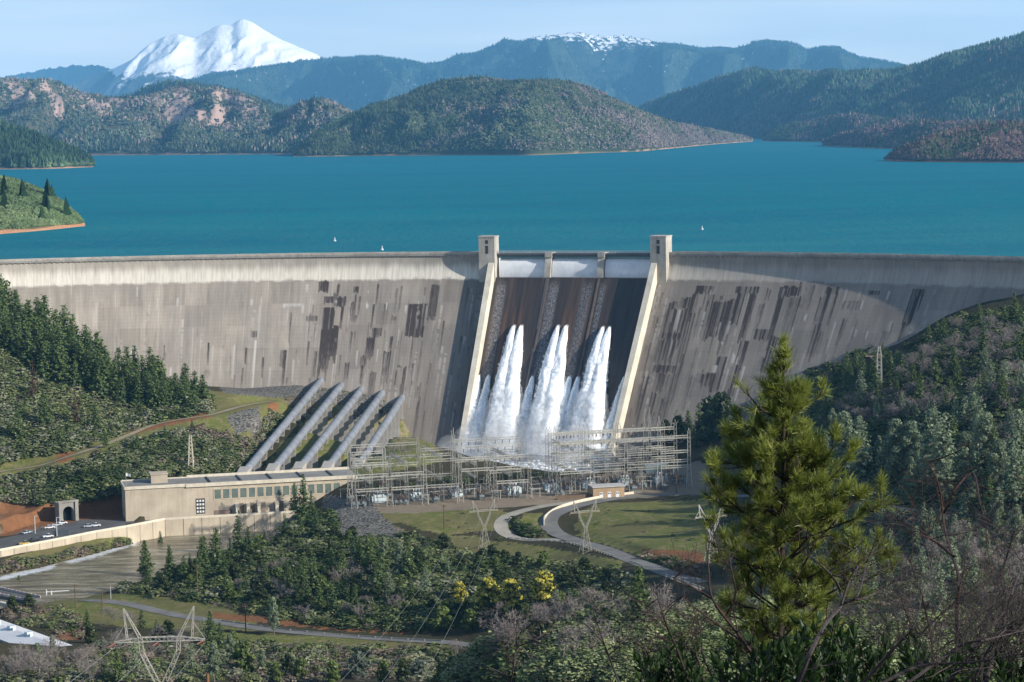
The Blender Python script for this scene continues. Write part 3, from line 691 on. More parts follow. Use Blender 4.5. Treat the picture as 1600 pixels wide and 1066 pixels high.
# ---- ground colours: grass, dry grass, gravel, red cuttings, forest floor (each a vertex attribute)
def mask(poly, dmin, dmax, soft=.0, nz=0, sc=20):
    m = (inpoly(PX + (fbm(XX / sc, YY / sc, seed=11) - .5) * nz, PY + (fbm(XX / sc, YY / sc, seed=12) - .5) * nz * .6, poly) & (PD > dmin) & (PD < dmax)).astype(float)
    return m
grass = np.zeros_like(HZ); dirt = np.zeros_like(HZ); red = np.zeros_like(HZ); rock = np.zeros_like(HZ)
for poly, k in [([(560, 800), (700, 793), (790, 795), (800, 830), (700, 835), (600, 815)], 1), ([(700, 835), (790, 845), (980, 875), (960, 890), (720, 900), (690, 870)], .75), ([(900, 800), (950, 785), (1110, 780), (1112, 905), (1000, 868), (900, 838)], .8),
                ([(820, 800), (850, 800), (850, 835), (890, 845), (830, 838), (800, 825)], .8), ([(60, 935), (200, 925), (330, 935), (420, 985), (300, 985), (150, 975), (60, 960)], .95), ([(300, 985), (700, 1005), (700, 1022), (400, 1010), (300, 1000)], .8),
                ([(320, 612), (440, 615), (460, 640), (380, 690), (330, 670), (300, 650)], .9), ([(400, 740), (520, 605), (640, 640), (700, 720), (560, 745)], .8), ([(0, 872), (197, 830), (215, 840), (150, 862), (60, 880), (0, 895)], .8), ([(0, 745), (0, 728), (240, 655), (330, 640), (330, 660), (240, 680), (100, 728)], .9),
                ([(1330, 770), (1440, 780), (1440, 800), (1330, 795)], .6)]:
    grass = np.maximum(grass, k * mask(poly, 700, 1640, nz=14))
for poly, k in [(YARD, 1), ([(620, 800), (800, 790), (990, 775), (990, 760), (640, 780)], .9), ([(-60, 760), (0, 748), (40, 780), (110, 770), (140, 790), (200, 790), (200, 820), (-60, 840)], .5), ([(440, 625), (480, 605), (620, 640), (660, 700), (600, 720)], .45), ([(520, 790), (560, 795), (640, 830), (560, 850), (500, 840)], .5)]:
    dirt = np.maximum(dirt, k * mask(poly, 1000, 1640, nz=10))
for poly, k in [([(0, 775), (60, 790), (100, 760), (150, 755), (190, 790), (190, 815), (130, 815), (60, 822), (0, 840)], 1), ([(85, 745), (125, 750), (135, 790), (90, 790)], 1), ([(420, 600), (455, 625), (450, 645), (420, 640)], .7), ([(700, 985), (560, 990), (330, 965), (330, 955), (560, 975), (700, 985)], .9),
                ([(1100, 860), (1115, 905), (1010, 868), (1000, 855)], .7), ([(90, 985), (135, 985), (140, 1000), (90, 1000)], .9), ([(200, 668), (330, 642), (330, 650), (200, 680)], .8), ([(90, 690), (120, 690), (115, 720), (85, 722)], .7)]:
    red = np.maximum(red, k * mask(poly, 800, 1500, nz=12))
for poly in [[(340, 600), (500, 598), (520, 612), (440, 622), (350, 615)], [(355, 650), (405, 635), (415, 665), (370, 680)], [(560, 625), (605, 640), (560, 680), (545, 665)], [(505, 770), (580, 790), (640, 845), (560, 850), (500, 840)], [(480, 605), (640, 625), (620, 650), (560, 640), (480, 625)]]:
    rock = np.maximum(rock, mask(poly, 1000, 1640, nz=8))
def ground_mat():
    t = NT('ground'); c = t.obco()
    n1 = t.noise(.02, 6, c); n2 = t.noise(.25, 5, c, .65); n3 = t.noise(1.6, 4, c, .7)
    fl = t.mix(n2, (.030, .032, .016), (.085, .062, .040))
    fl = t.mix(t.ramp(n3, [(.4, (0, 0, 0)), (.7, (.7, .7, .7))]), fl, (.045, .055, .022))
    gr = t.mix(n3, (.080, .105, .024), (.165, .185, .045))
    gr = t.mix(t.ramp(n2, [(.45, (0, 0, 0)), (.68, (1, 1, 1))]), gr, (.25, .20, .105))
    gr = t.mix(t.ramp(n1, [(.45, (0, 0, 0)), (.62, (.8, .8, .8))]), gr, (.155, .135, .06))
    di = t.mix(n2, (.20, .155, .11), (.36, .29, .215)); di = t.mix(t.math('MULTIPLY', n3, .5), di, (.14, .12, .09))
    rd = t.mix(n2, (.15, .062, .026), (.36, .17, .08)); rd = t.mix(t.ramp(n3, [(.45, (0, 0, 0)), (.7, (.7, .7, .7))]), rd, (.09, .06, .035))
    vo = t.n('TexVoronoi', {'Vector': c, 'Scale': .75}).outputs
    rk = t.mix(t.ramp(vo[0], [(.05, (1, 1, 1)), (.75, (0, 0, 0))]), (.05, .048, .042), t.mix(n3, (.20, .19, .17), (.40, .38, .34)))
    b = fl
    for at, col in (('grass', gr), ('dirt', di), ('red', rd), ('rock', rk)):
        f = t.math('ADD', t.attr(at).outputs['Fac'], t.math('MULTIPLY', t.math('SUBTRACT', n2, .5), .8))
        b = t.mix(t.ramp(f, [(.35, (0, 0, 0)), (.6, (1, 1, 1))]), b, col)
    t.bsdf(b, .95, .1, normal=t.bump(t.math('ADD', n3, n2), .8, .7)); return t.m
idx = np.arange(HZ.size).reshape(HZ.shape)
f = np.stack([idx[:-1, :-1], idx[1:, :-1], idx[1:, 1:], idx[:-1, 1:]], -1).reshape(-1, 4)
gnd = link('ground', mesh_data('ground', np.stack([XX, YY, HZ], -1).reshape(-1, 3), [f], [ground_mat()], None, True,
     {'grass': grass.ravel(), 'dirt': dirt.ravel(), 'red': red.ravel(), 'rock': rock.ravel()}))
tag(gnd, 'hilly valley ground of grass, soil and brush below the dam', 'ground', kind='structure')
# ---- road ribbons
def asphalt(name, col, dirtc):
    t = NT(name); c = t.obco(); n = t.noise(.12, 5, c); n2 = t.noise(1.2, 4, c)
    b = t.ramp(n, [(.3, tuple(x * .75 for x in col)), (.7, tuple(x * 1.2 for x in col))]); b = t.mix(t.ramp(n2, [(.5, (0, 0, 0)), (.75, (.5, .5, .5))]), b, dirtc)
    t.bsdf(b, .9, .2); return t.m
M_ASPH = asphalt('worn_asphalt', (.17, .165, .155), (.24, .22, .19)); M_DIRTR = asphalt('dirt_track', (.30, .25, .17), (.20, .18, .09))
M_PARK = asphalt('parking_asphalt', (.10, .10, .10), (.14, .135, .125))
def ribbon(name, key, mat, label, w=None, dz=.0, off=0):
    c, nr, wd_ = ROADS[key]; w = w or wd_; k = np.linspace(-.5, .5, 5) * w + off
    V = c[:, None, :] + np.concatenate([nr[:, None, :] * k[None, :, None], np.zeros((len(c), 5, 1))], -1); V[..., 2] += dz + .06 - .04 * abs(k / w)
    mb = MB(); mb.grid(V, flip=True); o = mb.build(name, mat, None, True); tag(o, label, 'road', kind='structure'); return o
ribbon('road', 'paved', M_ASPH, 'grey paved road making a hairpin bend below the switchyard')
ribbon('road', 'loop', asphalt('gravel_road', (.33, .30, .25), (.24, .22, .16)), 'pale gravel loop joining the hairpin road beside the meadow', dz=-.03)
ribbon('road', 'valley', M_ASPH, 'narrow paved road along the valley floor under the wooded mound')
ribbon('path', 'path', M_DIRTR, 'grassy dirt path climbing the left hillside below the conifers')
ribbon('path', 'track', M_DIRTR, 'short dirt track among the grey pines on the right slope')
# ---- lake and river
def lake_mat():
    t = NT('lake_water'); c = t.obco(); sep = t.n('SeparateXYZ', {0: c})
    n = t.noise(1.0, 4, t.n('Mapping', {'Vector': c, 'Scale': (.0016, .0035, 1)}).outputs[0], .6)
    w = t.noise(1.0, 6, t.n('Mapping', {'Vector': c, 'Scale': (.035, .022, 1)}).outputs[0], .7)
    dep = t.ramp(t.math('DIVIDE', sep.outputs[1], 6000.0), [(.18, (.040, .205, .215)), (.42, (.000, .152, .198)), (.75, (.000, .146, .200))])
    b = t.mix(t.ramp(n, [(.36, (0, 0, 0)), (.66, (.85, .85, .85))]), dep, (.000, .120, .180))
    b = t.mix(t.ramp(w, [(.45, (0, 0, 0)), (.75, (.4, .4, .4))]), b, (.05, .155, .18))
    bm = t.bump(t.noise(1.0, 6, t.n('Mapping', {'Vector': c, 'Scale': (.10, .045, 1)}).outputs[0], .75), .9, 1.6); d = t.n('BsdfDiffuse', {'Color': b, 'Normal': bm}); g = t.n('BsdfGlossy', {'Color': (.7, .85, .95), 'Roughness': .28, 'Normal': bm}); mm = t.n('MixShader', {0: .055, 1: d, 2: g}); t.t.links.new(mm.outputs[0], t.out.inputs[0]); return t.m
A = np.linspace(-500, 430, 60); edge = dam_xyz(A, -12.5, 0.0)
far = np.stack([np.linspace(-3500, 3500, 60), np.full(60, 13000.), np.zeros(60)], -1)
mid = edge * .55 + far * .45
mb = MB(); tt = (np.linspace(0, 1, 24) ** 2)[:, None, None]; Vg = edge[None] * (1 - tt) + far[None] * tt
mb.grid(Vg, flip=True); lk = mb.build('lake', lake_mat()); tag(lk, 'wide teal blue reservoir lake behind the dam', 'lake', kind='structure')
def river_mat():
    t = NT('river_water'); c = t.obco()
    n = t.noise(1.0, 6, t.n('Mapping', {'Vector': c, 'Scale': (.03, .14, 1), 'Rotation': (0, 0, -.45)}).outputs[0], .7)
    b = t.ramp(n, [(.40, (.085, .072, .040)), (.5, (.17, .145, .088)), (.60, (.32, .29, .21))])
    fo = t.noise(1.0, 6, t.n('Mapping', {'Vector': c, 'Scale': (.16, .4, 1), 'Rotation': (0, 0, .5)}).outputs[0], .8)
    b = t.mix(t.ramp(t.math('ADD', t.attr('foam').outputs['Fac'], t.math('MULTIPLY', t.math('SUBTRACT', fo, .5), 1.3)), [(.45, (0, 0, 0)), (.62, (1, 1, 1))]), b, (.74, .76, .78))
    t.bsdf(b, .22, .4, normal=t.bump(t.noise(1.0, 6, t.n('Mapping', {'Vector': c, 'Scale': (.35, .7, 1), 'Rotation': (0, 0, .5)}).outputs[0], .7), 1.0, .8)); return t.m
rx = np.arange(-420, 140.1, 4.); ry = np.arange(1040, 1560.1, 4.)
RX, RY = np.meshgrid(rx, ry, indexing='ij'); g = ground(RX, RY)
d = np.stack([RX, RY, np.full(RX.shape, RIVZ)], -1) - CAM; w_ = d @ W; rpx, rpy = 800 + F * (d @ RR) / w_, 533 - F * (d @ UU) / w_
foam = smooth(560, 640, rpx) * (rpy < 800)
for pts in ([(0, 905), (25, 898), (60, 891), (85, 884)], [(105, 878), (135, 872), (165, 863), (185, 856), (215, 848)]):
    pts = np.array(pts, float)
    for p0, p1 in zip(pts[:-1], pts[1:]):
        u = np.clip(((rpx - p0[0]) * (p1[0] - p0[0]) + (rpy - p0[1]) * (p1[1] - p0[1])) / ((p1 - p0) @ (p1 - p0)), 0, 1)
        dd = np.hypot(rpx - p0[0] - u * (p1[0] - p0[0]), (rpy - p0[1] - u * (p1[1] - p0[1])) * 1.3); foam = np.maximum(foam, smooth(15, 0, dd) * .66)
idx = np.arange(RX.size).reshape(RX.shape); f = np.stack([idx[:-1, :-1], idx[1:, :-1], idx[1:, 1:], idx[:-1, 1:]], -1)
wp = inpoly(RX + 2, RY + 2, world_poly(RIVER, RIVZ)); gm = np.minimum.reduce([g[:-1, :-1], g[1:, :-1], g[1:, 1:], g[:-1, 1:]]); keep = (gm < RIVZ + .4) & (rpx[:-1, :-1] < 1015); f = f[keep]
rv = link('river', mesh_data('river', np.stack([RX, RY, np.full(RX.shape, RIVZ)], -1).reshape(-1, 3), [f], [river_mat()], None, True, {'foam': foam.ravel()}))
tag(rv, 'muddy brown river with white rapids flowing away from the powerhouse', 'river', kind='structure')
# ------------------------------------------------------------------ hills round the lake, far ranges, the snow mountain
def interp(pts, x):
    pts = np.array(pts, float); return np.interp(x, pts[:, 0], pts[:, 1])
def smooth_prof(pts, x, k=5):
    y = interp(pts, x); ker = np.hanning(k + 2)[1:-1]; ker /= ker.sum()
    return np.convolve(np.pad(y, k // 2, mode='edge'), ker, 'valid')
def hill_mat(name, cols, snow=None, bare=None, shore=(.34, .22, .14)):
    t = NT(name); c = t.obco(); sep = t.n('SeparateXYZ', {0: c})
    n1 = t.noise(.004, 6, c, .6); n2 = t.noise(.03, 5, c, .65)
    b = t.ramp(t.math('ADD', t.math('MULTIPLY', n1, .6), t.math('MULTIPLY', n2, .4)), [(.36, cols[0]), (.5, cols[1]), (.64, cols[2])])
    if bare is not None:
        b = t.mix(t.ramp(t.math('ADD', t.attr('bare').outputs['Fac'], t.math('MULTIPLY', t.math('SUBTRACT', n2, .5), 1.4)), [(.42, (0, 0, 0)), (.55, (1, 1, 1))]), b, bare)
    if snow is not None:
        b = t.mix(t.ramp(t.math('ADD', t.attr('snow').outputs['Fac'], t.math('MULTIPLY', t.math('SUBTRACT', t.noise(.016, 5, c, .7), .5), 3.0)), [(.47, (0, 0, 0)), (.53, (1, 1, 1))]), b, snow)
    if shore is not None:
        b = t.mix(t.attr('shore').outputs['Fac'], b, shore)
    t.bsdf(b, .95, .05, normal=t.bump(n2, .6, 12)); return t.m
TREE_F = {}
def proto_conifer(n=6):
    """tiny far conifer: ragged two-storey cone"""
    V = []; f = []
    for k, (zb, zt, r) in enumerate([(.08, .68, .24), (.42, 1.0, .15)]):
        o = len(V); V += [(r * cos(a) * (1 + .25 * (-1) ** i), r * sin(a) * (1 + .25 * (-1) ** i), zb + .05 * (-1) ** i) for i, a in enumerate(np.arange(n) * 2 * pi / n)] + [(0, 0, zt)]
        f += [(o + i, o + (i + 1) % n, o + n) for i in range(n)]
    return np.array(V), np.array(f)
def proto_round(seed=0, sq=.85):
    r = np.random.default_rng(seed); V = [(0, 0, sq)]; f = []
    for z, rad, n in ((.62, .33, 5), (.28, .42, 5)):
        V += [(rad * cos(i * 2 * pi / 5 + z * 4) * r.uniform(.75, 1.25), rad * sin(i * 2 * pi / 5 + z * 4) * r.uniform(.75, 1.25), z * sq * r.uniform(.85, 1.15)) for i in range(5)]
    V += [(.25 * cos(i * 2 * pi / 5), .25 * sin(i * 2 * pi / 5), 0) for i in range(5)]
    f += [(0, 1 + i, 1 + (i + 1) % 5) for i in range(5)]
    for a in (1, 6):
        for i in range(5):
            j = (i + 1) % 5; f += [(a + i, a + 5 + i, a + 5 + j), (a + i, a + 5 + j, a + j)]
    return np.array(V), np.array(f)
def scatter_mesh(name, protos, pos, hgt, wid, which, colr, mat, label, cat='forest', kind='stuff'):
    """one mesh of many small trees; colr (N,3) is each tree's own colour"""
    Vs, Fs, Cs = [], [], []; off = 0; r = np.random.default_rng(5)
    for k, (pv, pf) in enumerate(protos):
        i = np.where(which == k)[0]
        if not len(i): continue
        a = r.random(len(i)) * 2 * pi; ca, sa = np.cos(a)[:, None], np.sin(a)[:, None]
        x = pv[None, :, 0] * wid[i][:, None]; y = pv[None, :, 1] * wid[i][:, None]
        V = np.stack([x * ca - y * sa + pos[i][:, 0:1], x * sa + y * ca + pos[i][:, 1:2], pv[None, :, 2] * hgt[i][:, None] + pos[i][:, 2:3]], -1)
        Vs.append(V.reshape(-1, 3)); Fs.append((pf[None] + off + (np.arange(len(i)) * len(pv))[:, None, None]).reshape(-1, pf.shape[1]))
        Cs.append(np.repeat(colr[i], len(pv), 0)); off += V.shape[0] * V.shape[1]
    by = {}
    for f_ in Fs: by.setdefault(f_.shape[1], []).append(f_)
    o = link(name, mesh_data(name, np.concatenate(Vs), [np.concatenate(x) for x in by.values()], [mat], None, False, {'colr': np.concatenate(Cs)}))
    tag(o, label, cat, kind=kind); return o
def tree_col_mat(name='distant_foliage', sc=.05):
    t = NT(name); c = t.attr('colr').outputs['Vector']; n = t.noise(sc, 3, t.obco())
    b = t.mix(1.0, c, t.ramp(n, [(.3, (.7, .7, .7)), (.7, (1.3, 1.3, 1.3))]), 'MULTIPLY')
    t.bsdf(b, .9, .05); return t.m
M_FAR = tree_col_mat()
CON, RND = proto_conifer(), proto_round(1)
def hill(label, ridge, base, back, mat, x0, x1, step=3, nt=60, spur=.22, lam=260, seed=1, flat_base=None, pw=.85, crest=1.0, attrs=None, name='hill'):
    """ridge line and foot line in photograph pixels; back = metres of ground between foot and ridge"""
    xs = np.arange(x0, x1 + .1, step); yr = smooth_prof(ridge, xs, max(3, int(9 / step) | 1)); yb = smooth_prof(base, xs, max(3, int(60 / step) | 1)) if not np.isscalar(base) else np.full(len(xs), base)
    bk = smooth_prof(back, xs, max(3, int(60 / step) | 1)) if not np.isscalar(back) else np.full(len(xs), back)
    T = np.concatenate([np.linspace(-.06, 1, nt), np.linspace(1.04, 1.9, 14)])
    G = np.zeros((len(xs), len(T), 3)); X_ = np.zeros((len(xs), len(T)))
    for i, (px, a, b, k) in enumerate(zip(xs, yr, yb, bk)):
        f0 = PZ(px, b, 0.0); ds = (f0 - CAM) @ W; d1 = ray(px, b); d1 = d1 / np.hypot(d1[0], d1[1])
        H = P(px, a, ds + k)[2]; n2 = np.array([d1[0], d1[1]])
        xy = f0[:2][None] + n2[None] * (T * k)[:, None]; G[i, :, :2] = xy; X_[i] = f0[0]
        g = np.where(T <= 1, np.sign(T) * np.abs(T) ** pw, np.maximum(1 - ((T - 1) / .9) ** 1.3, -.1))
        G[i, :, 2] = max(H, 1.0) * g
    H_ = G[:, nt - 1, 2][:, None]
    warp = (fbm(G[..., 0] / lam / 1.5, G[..., 1] / lam / 2.5, oct=3, seed=seed + 5) - .5) * 1.6
    n = fbm(G[..., 0] / lam + warp, G[..., 1] / lam / 2.2, oct=5, seed=seed, ridge=True); n = (n - .6) * 1.35
    n2 = fbm(G[..., 0] / lam * 3, G[..., 1] / lam * 2, oct=3, seed=seed + 9) - .5
    env = np.clip(T, 0, 1) * np.clip(1.03 - T, 0.0, 1) * 4
    G[..., 2] += H_ * (spur * n * env + .10 * n2 * np.clip(T * 3, 0, 1) * (1 - .6 * smooth(.8, 1, T) * (T <= 1.02)))
    G[..., 2] = np.where(T[None] < 0, np.minimum(G[..., 2], -1), np.maximum(G[..., 2], .6) if False else G[..., 2])
    dist = np.hypot(G[..., 0], G[..., 1]); dr_ = dist[:, nt - 1][:, None]; cap = CAM[2] + (H_ - CAM[2]) * dist / dr_ - np.maximum(H_, 20) * .05 * smooth(.0, .25, np.abs(T - 1))[None]
    G[..., 2] = np.where((T[None] > .05) & (T[None] <= 1.0), np.minimum(G[..., 2], cap), G[..., 2])
    shore = smooth(3.6, 1.6, G[..., 2] + (vnoise(G[..., 0] / 40, G[..., 1] / 40, seed=3) - .5) * 4)
    at = {'shore': shore.ravel()}
    pxg = np.repeat(xs[:, None], len(T), 1)
    for k, fn in (attrs or {}).items(): at[k] = fn(pxg, np.repeat(T[None], len(xs), 0), G).ravel()
    idx = np.arange(G.shape[0] * G.shape[1]).reshape(G.shape[:2])
    f = np.stack([idx[:-1, :-1], idx[1:, :-1], idx[1:, 1:], idx[:-1, 1:]], -1).reshape(-1, 4)
    o = link(name, mesh_data(name, G.reshape(-1, 3), [f], [mat], None, True, at)); tag(o, label, name, kind='structure')
    return dict(G=G, T=T, xs=xs, nt=nt, at=at)
def forest(h, N, label, hgt=(12, 20), con=.5, cols=None, seed=1, tmin=.01, dens=None, wmul=1.0):
    """N trees spread over the visible flank of a hill; cols(px, t, r) -> colour"""
    r = np.random.default_rng(seed); G = h['G']; u = r.random(N) * (G.shape[0] - 1.001); v = (r.random(N) ** 1.0) * (h['nt'] + 1) + .5
    i, j = u.astype(int), v.astype(int); fu, fv = (u - i)[:, None], (v - j)[:, None]
    p = (G[i, j] * (1 - fu) + G[i + 1, j] * fu) * (1 - fv) + (G[i, j + 1] * (1 - fu) + G[i + 1, j + 1] * fu) * fv
    px = h['xs'][i]; t = h['T'][j]; bare = h['at'].get('bare'); keep = (p[:, 2] > 2.2 + 2.5 * vnoise(p[:, 0] / 30, p[:, 1] / 30, seed=9)) & (t > tmin)
    if bare is not None: keep &= r.random(N) > bare.reshape(G.shape[:2])[i, j] * .66 + (fbm(p[:, 0] / 60, p[:, 1] / 60, seed=44) - .5) * 1.2 * (bare.reshape(G.shape[:2])[i, j] > .05)
    if dens is not None: keep &= r.random(N) < dens(px, t)
    p, px, t = p[keep], px[keep], t[keep]; n = len(p)
    kind = np.where(r.random(n) < (con if np.isscalar(con) else con(px, t)), 0, 1)
    H = r.uniform(*hgt, n) * np.where(kind == 0, 1.15, .62); Wd = np.where(kind == 0, H * .95, H * 1.55) * r.uniform(.8, 1.25, n) * wmul
    c = cols(px, t, p, kind, r); p = p - np.array([0, 0, .6])
    scatter_mesh('forest', [CON, RND], p, H, Wd, kind, c, M_FAR, label)
def mixcol(a, b, f): return np.array(a)[None] * (1 - f[:, None]) + np.array(b)[None] * f[:, None]
def greens(dark, light, olive=None, brown=None, brownf=None, conv=.6):
    def fn(px, t, p, kind, r):
        f = np.clip(fbm(p[:, 0] / 90, p[:, 1] / 90, seed=21) * 1.6 - .3 + (r.random(len(px)) - .5) * .5, 0, 1)
        c = mixcol(dark, light, f); c = np.where((kind == 0)[:, None], c * np.array([.62, .72, .68]), c)
        if brown is not None:
            q = (brownf(px, t) + (fbm(p[:, 0] / 90, p[:, 1] / 90, seed=33) - .5) * 1.7 + (r.random(len(px)) - .5) * .7 > .5) & ((kind == 1) | (r.random(len(px)) < .8))
            c = np.where(q[:, None], np.array(brown)[None] * r.uniform(.75, 1.25, len(px))[:, None], c)
        return c * r.uniform(.75, 1.25, len(px))[:, None] * (.5 + 1.0 * fbm(p[:, 0] / 260, p[:, 1] / 260, seed=51))[:, None]
    return fn
G3 = [(.030, .042, .020), (.045, .060, .030), (.070, .080, .042)]
DK, LT, BR = (.044, .066, .044), (.115, .138, .088), (.125, .088, .072)
# --- snow mountain
def snow_mat():
    t = NT('snow_mountain'); c = t.obco(); n = t.noise(.0035, 7, c, .65)
    f = t.math('ADD', t.attr('snow').outputs['Fac'], t.math('MULTIPLY', t.math('SUBTRACT', n, .5), 1.2))
    t.bsdf(t.mix(t.ramp(f, [(.42, (0, 0, 0)), (.5, (1, 1, 1))]), (.06, .08, .09), (.90, .90, .91)), .8, .1, normal=t.bump(n, .7, 60)); return t.m
prof = [(120, 128), (180, 104), (205, 92), (235, 68), (258, 57), (278, 53), (292, 57), (304, 60), (318, 52), (338, 40), (347, 38), (362, 38), (372, 31), (380, 29), (392, 33), (410, 44), (440, 62), (470, 75), (500, 87), (545, 97), (620, 116)]
xs = np.arange(110, 640, 2.5); yr = smooth_prof(prof, xs, 3); T = np.linspace(0, 1.5, 90)
G = np.zeros((len(xs), len(T), 3))
for i, px in enumerate(xs):
    a = P(px, yr[i], 26500.); b = P(px, 150, 23800.); dd = (a - b)[:2]
    Hh = a[2]; G[i, :, :2] = b[:2] + dd * T[:, None]; g = np.where(T < 1, T ** 1.25, 1 - ((T - 1) * 2) ** 1.2 * .7); G[i, :, 2] = Hh * g
n = fbm(G[..., 0] / 640 - G[..., 1] / 2300 + 1.2 * fbm(G[..., 0] / 900, G[..., 1] / 900, seed=3), G[..., 1] / 3300, oct=6, seed=6, ridge=True) - .6; n = n * (1.0 + .6 * fbm(G[..., 0] / 450, G[..., 1] / 450, seed=15))
env = np.clip(T * 2, 0, 1) * np.clip((1.03 - T) * 5, .12, 1) * np.clip((1.5 - T) * 3, 0, 1); G[..., 2] += 320 * n * env
idx = np.arange(G.shape[0] * G.shape[1]).reshape(G.shape[:2]); f = np.stack([idx[:-1, :-1], idx[1:, :-1], idx[1:, 1:], idx[:-1, 1:]], -1).reshape(-1, 4)
dist = np.hypot(G[..., 0], G[..., 1]); j1 = np.argmin(abs(T - 1)); cap = CAM[2] + (np.array([P(px, y, 26500.)[2] for px, y in zip(xs, yr)])[:, None] - CAM[2]) * dist / dist[:, j1][:, None] - 25 * smooth(0, .2, abs(T - 1))[None]
G[..., 2] = np.where(T[None] <= 1.02, np.minimum(G[..., 2], cap), G[..., 2])
zz = (G[..., 2] - 380) / 600 - .7 * smooth(185, 140, np.repeat(xs[:, None], len(T), 1))
mt = link('mountain', mesh_data('mountain', G.reshape(-1, 3), [f], [snow_mat()], None, True, {'snow': np.clip(zz, -.6, 1.2).ravel()}))
tag(mt, 'tall snow covered volcanic mountain on the left horizon', 'mountain', kind='structure')
# --- far blue ranges
FARC = [(.020, .034, .026), (.032, .050, .036), (.050, .068, .046)]
hB = hill('far blue forested mountain range with a snow dusted crest', [(180, 150), (250, 138), (300, 126), (380, 112), (480, 98), (560, 94), (590, 94), (660, 101), (690, 97), (720, 87), (752, 80), (790, 63), (800, 66), (815, 68), (830, 62), (860, 58), (905, 53), (950, 54), (985, 56), (1012, 55), (1030, 62), (1060, 65), (1100, 69), (1150, 73), (1200, 71), (1240, 73), (1262, 83), (1280, 76), (1297, 73), (1315, 80), (1345, 94), (1380, 99), (1410, 103), (1450, 110), (1500, 120), (1560, 135)],
     [(180, 221.5), (800, 210.7), (1560, 197.4)], [(200, 3500), (700, 4500), (1000, 5000), (1500, 3500)], hill_mat('far_range', FARC, snow=(.82, .84, .87), shore=None), 180, 1560, 2.5, 110, 1.15, 950, 3, pw=.9, name='mountain',
     attrs={'snow': lambda px, t, g: smooth(.88, .99, t) * smooth(800, 830, px) * smooth(1045, 1010, px) * .58 + .0})
forest(hB, 42000, 'distant conifer forest over the far blue mountain range', (14, 24), .9, greens((.020, .042, .030), (.045, .075, .045)), 3, dens=lambda px, t: 1 - .85 * smooth(.82, .95, t) * (px > 815) * (px < 1025))
hB1 = hill('low dark blue ridge at the left edge below the snow mountain', [(-60, 125), (0, 122), (40, 116), (80, 107), (120, 103), (160, 104), (200, 112), (240, 126), (300, 142)], 215, 2500, hill_mat('left_range', FARC, shore=None), -230, 300, 3, 50, .4, 420, 8, pw=.9, name='mountain')
forest(hB1, 8800, 'distant conifers over the low dark ridge at left', (10, 17), .9, greens((.020, .042, .030), (.045, .075, .045)), 8)
hE2 = hill('distant blue ridge behind the wooded mountains at the right edge', [(1380, 118), (1420, 106), (1460, 96), (1500, 88), (1540, 78), (1620, 70)], 215, 3200, hill_mat('right_range', FARC, shore=None), 1380, 1820, 4, 40, .2, 420, 18, name='mountain')
# --- wooded mountains on the right
hE = hill('wooded mountains along the right shore of the lake', [(985, 178), (1010, 164), (1050, 148), (1090, 134), (1130, 119), (1160, 111), (1180, 109), (1215, 116), (1240, 117), (1290, 115), (1350, 111), (1395, 114), (1420, 108), (1450, 102), (1480, 87), (1505, 80), (1530, 75), (1560, 66), (1585, 61), (1600, 57), (1660, 40)],
     [(980, 216), (1180, 217), (1600, 222), (1660, 222)], [(985, 900), (1150, 1300), (1400, 2000), (1660, 2600)], hill_mat('right_mountain', G3), 985, 1820, 2.5, 80, .55, 380, 21, pw=.9)
forest(hE, 38000, 'conifer forest covering the mountains on the right shore', (12, 21), .85, greens((.050, .085, .052), (.13, .165, .098), brown=(.16, .125, .115), brownf=lambda px, t: .42 * smooth(.4, .05, t) + .1), 5)
# --- mid left hills
hC1 = hill('rounded green hill behind the bare ridge on the left', [(190, 160), (230, 137), (262, 129), (285, 128), (320, 134), (370, 142), (430, 165), (480, 175)], 232, 1500, hill_mat('mid_left_hill', G3), 190, 480, 3, 40, .2, 260, 31)
forest(hC1, 5000, 'trees on the rounded green hill at left', (15, 24), .7, greens(DK, LT), 6)
bare = lambda px, t, g: np.clip(smooth(.36, .5, t) * smooth(1.04, .9, t) * (.72 * smooth(440, 400, px)) * smooth(.38, .62, fbm(px / 24 + t * 2.5, t * 2.2, oct=3, seed=13)) * 1.5, 0, 1)
hC = hill('brushy hills with bare pinkish patches on the left far shore', [(-80, 118), (0, 123), (40, 125), (75, 124), (105, 134), (140, 146), (170, 152), (215, 150), (250, 145), (285, 137), (330, 139), (375, 145), (410, 160), (430, 178), (450, 172), (470, 160), (490, 156), (515, 158), (540, 172), (580, 190)],
     [(-80, 245), (0, 244), (150, 243), (470, 241), (600, 241)], [(-80, 1500), (300, 1300), (440, 800), (600, 800)], hill_mat('left_hill', [(.05, .06, .03), (.075, .08, .045), (.11, .10, .06)], bare=(.40, .285, .235)), -230, 580, 2.5, 70, .48, 230, 41, attrs={'bare': bare})
forest(hC, 18500, 'brush and conifers over the left far shore hills', (11, 19), lambda px, t: .25 + .5 * smooth(.3, .1, t), greens((.052, .072, .050), (.135, .150, .100), brown=(.21, .17, .145), brownf=lambda px, t: .40 * smooth(.25, .6, t) + .05), 9)
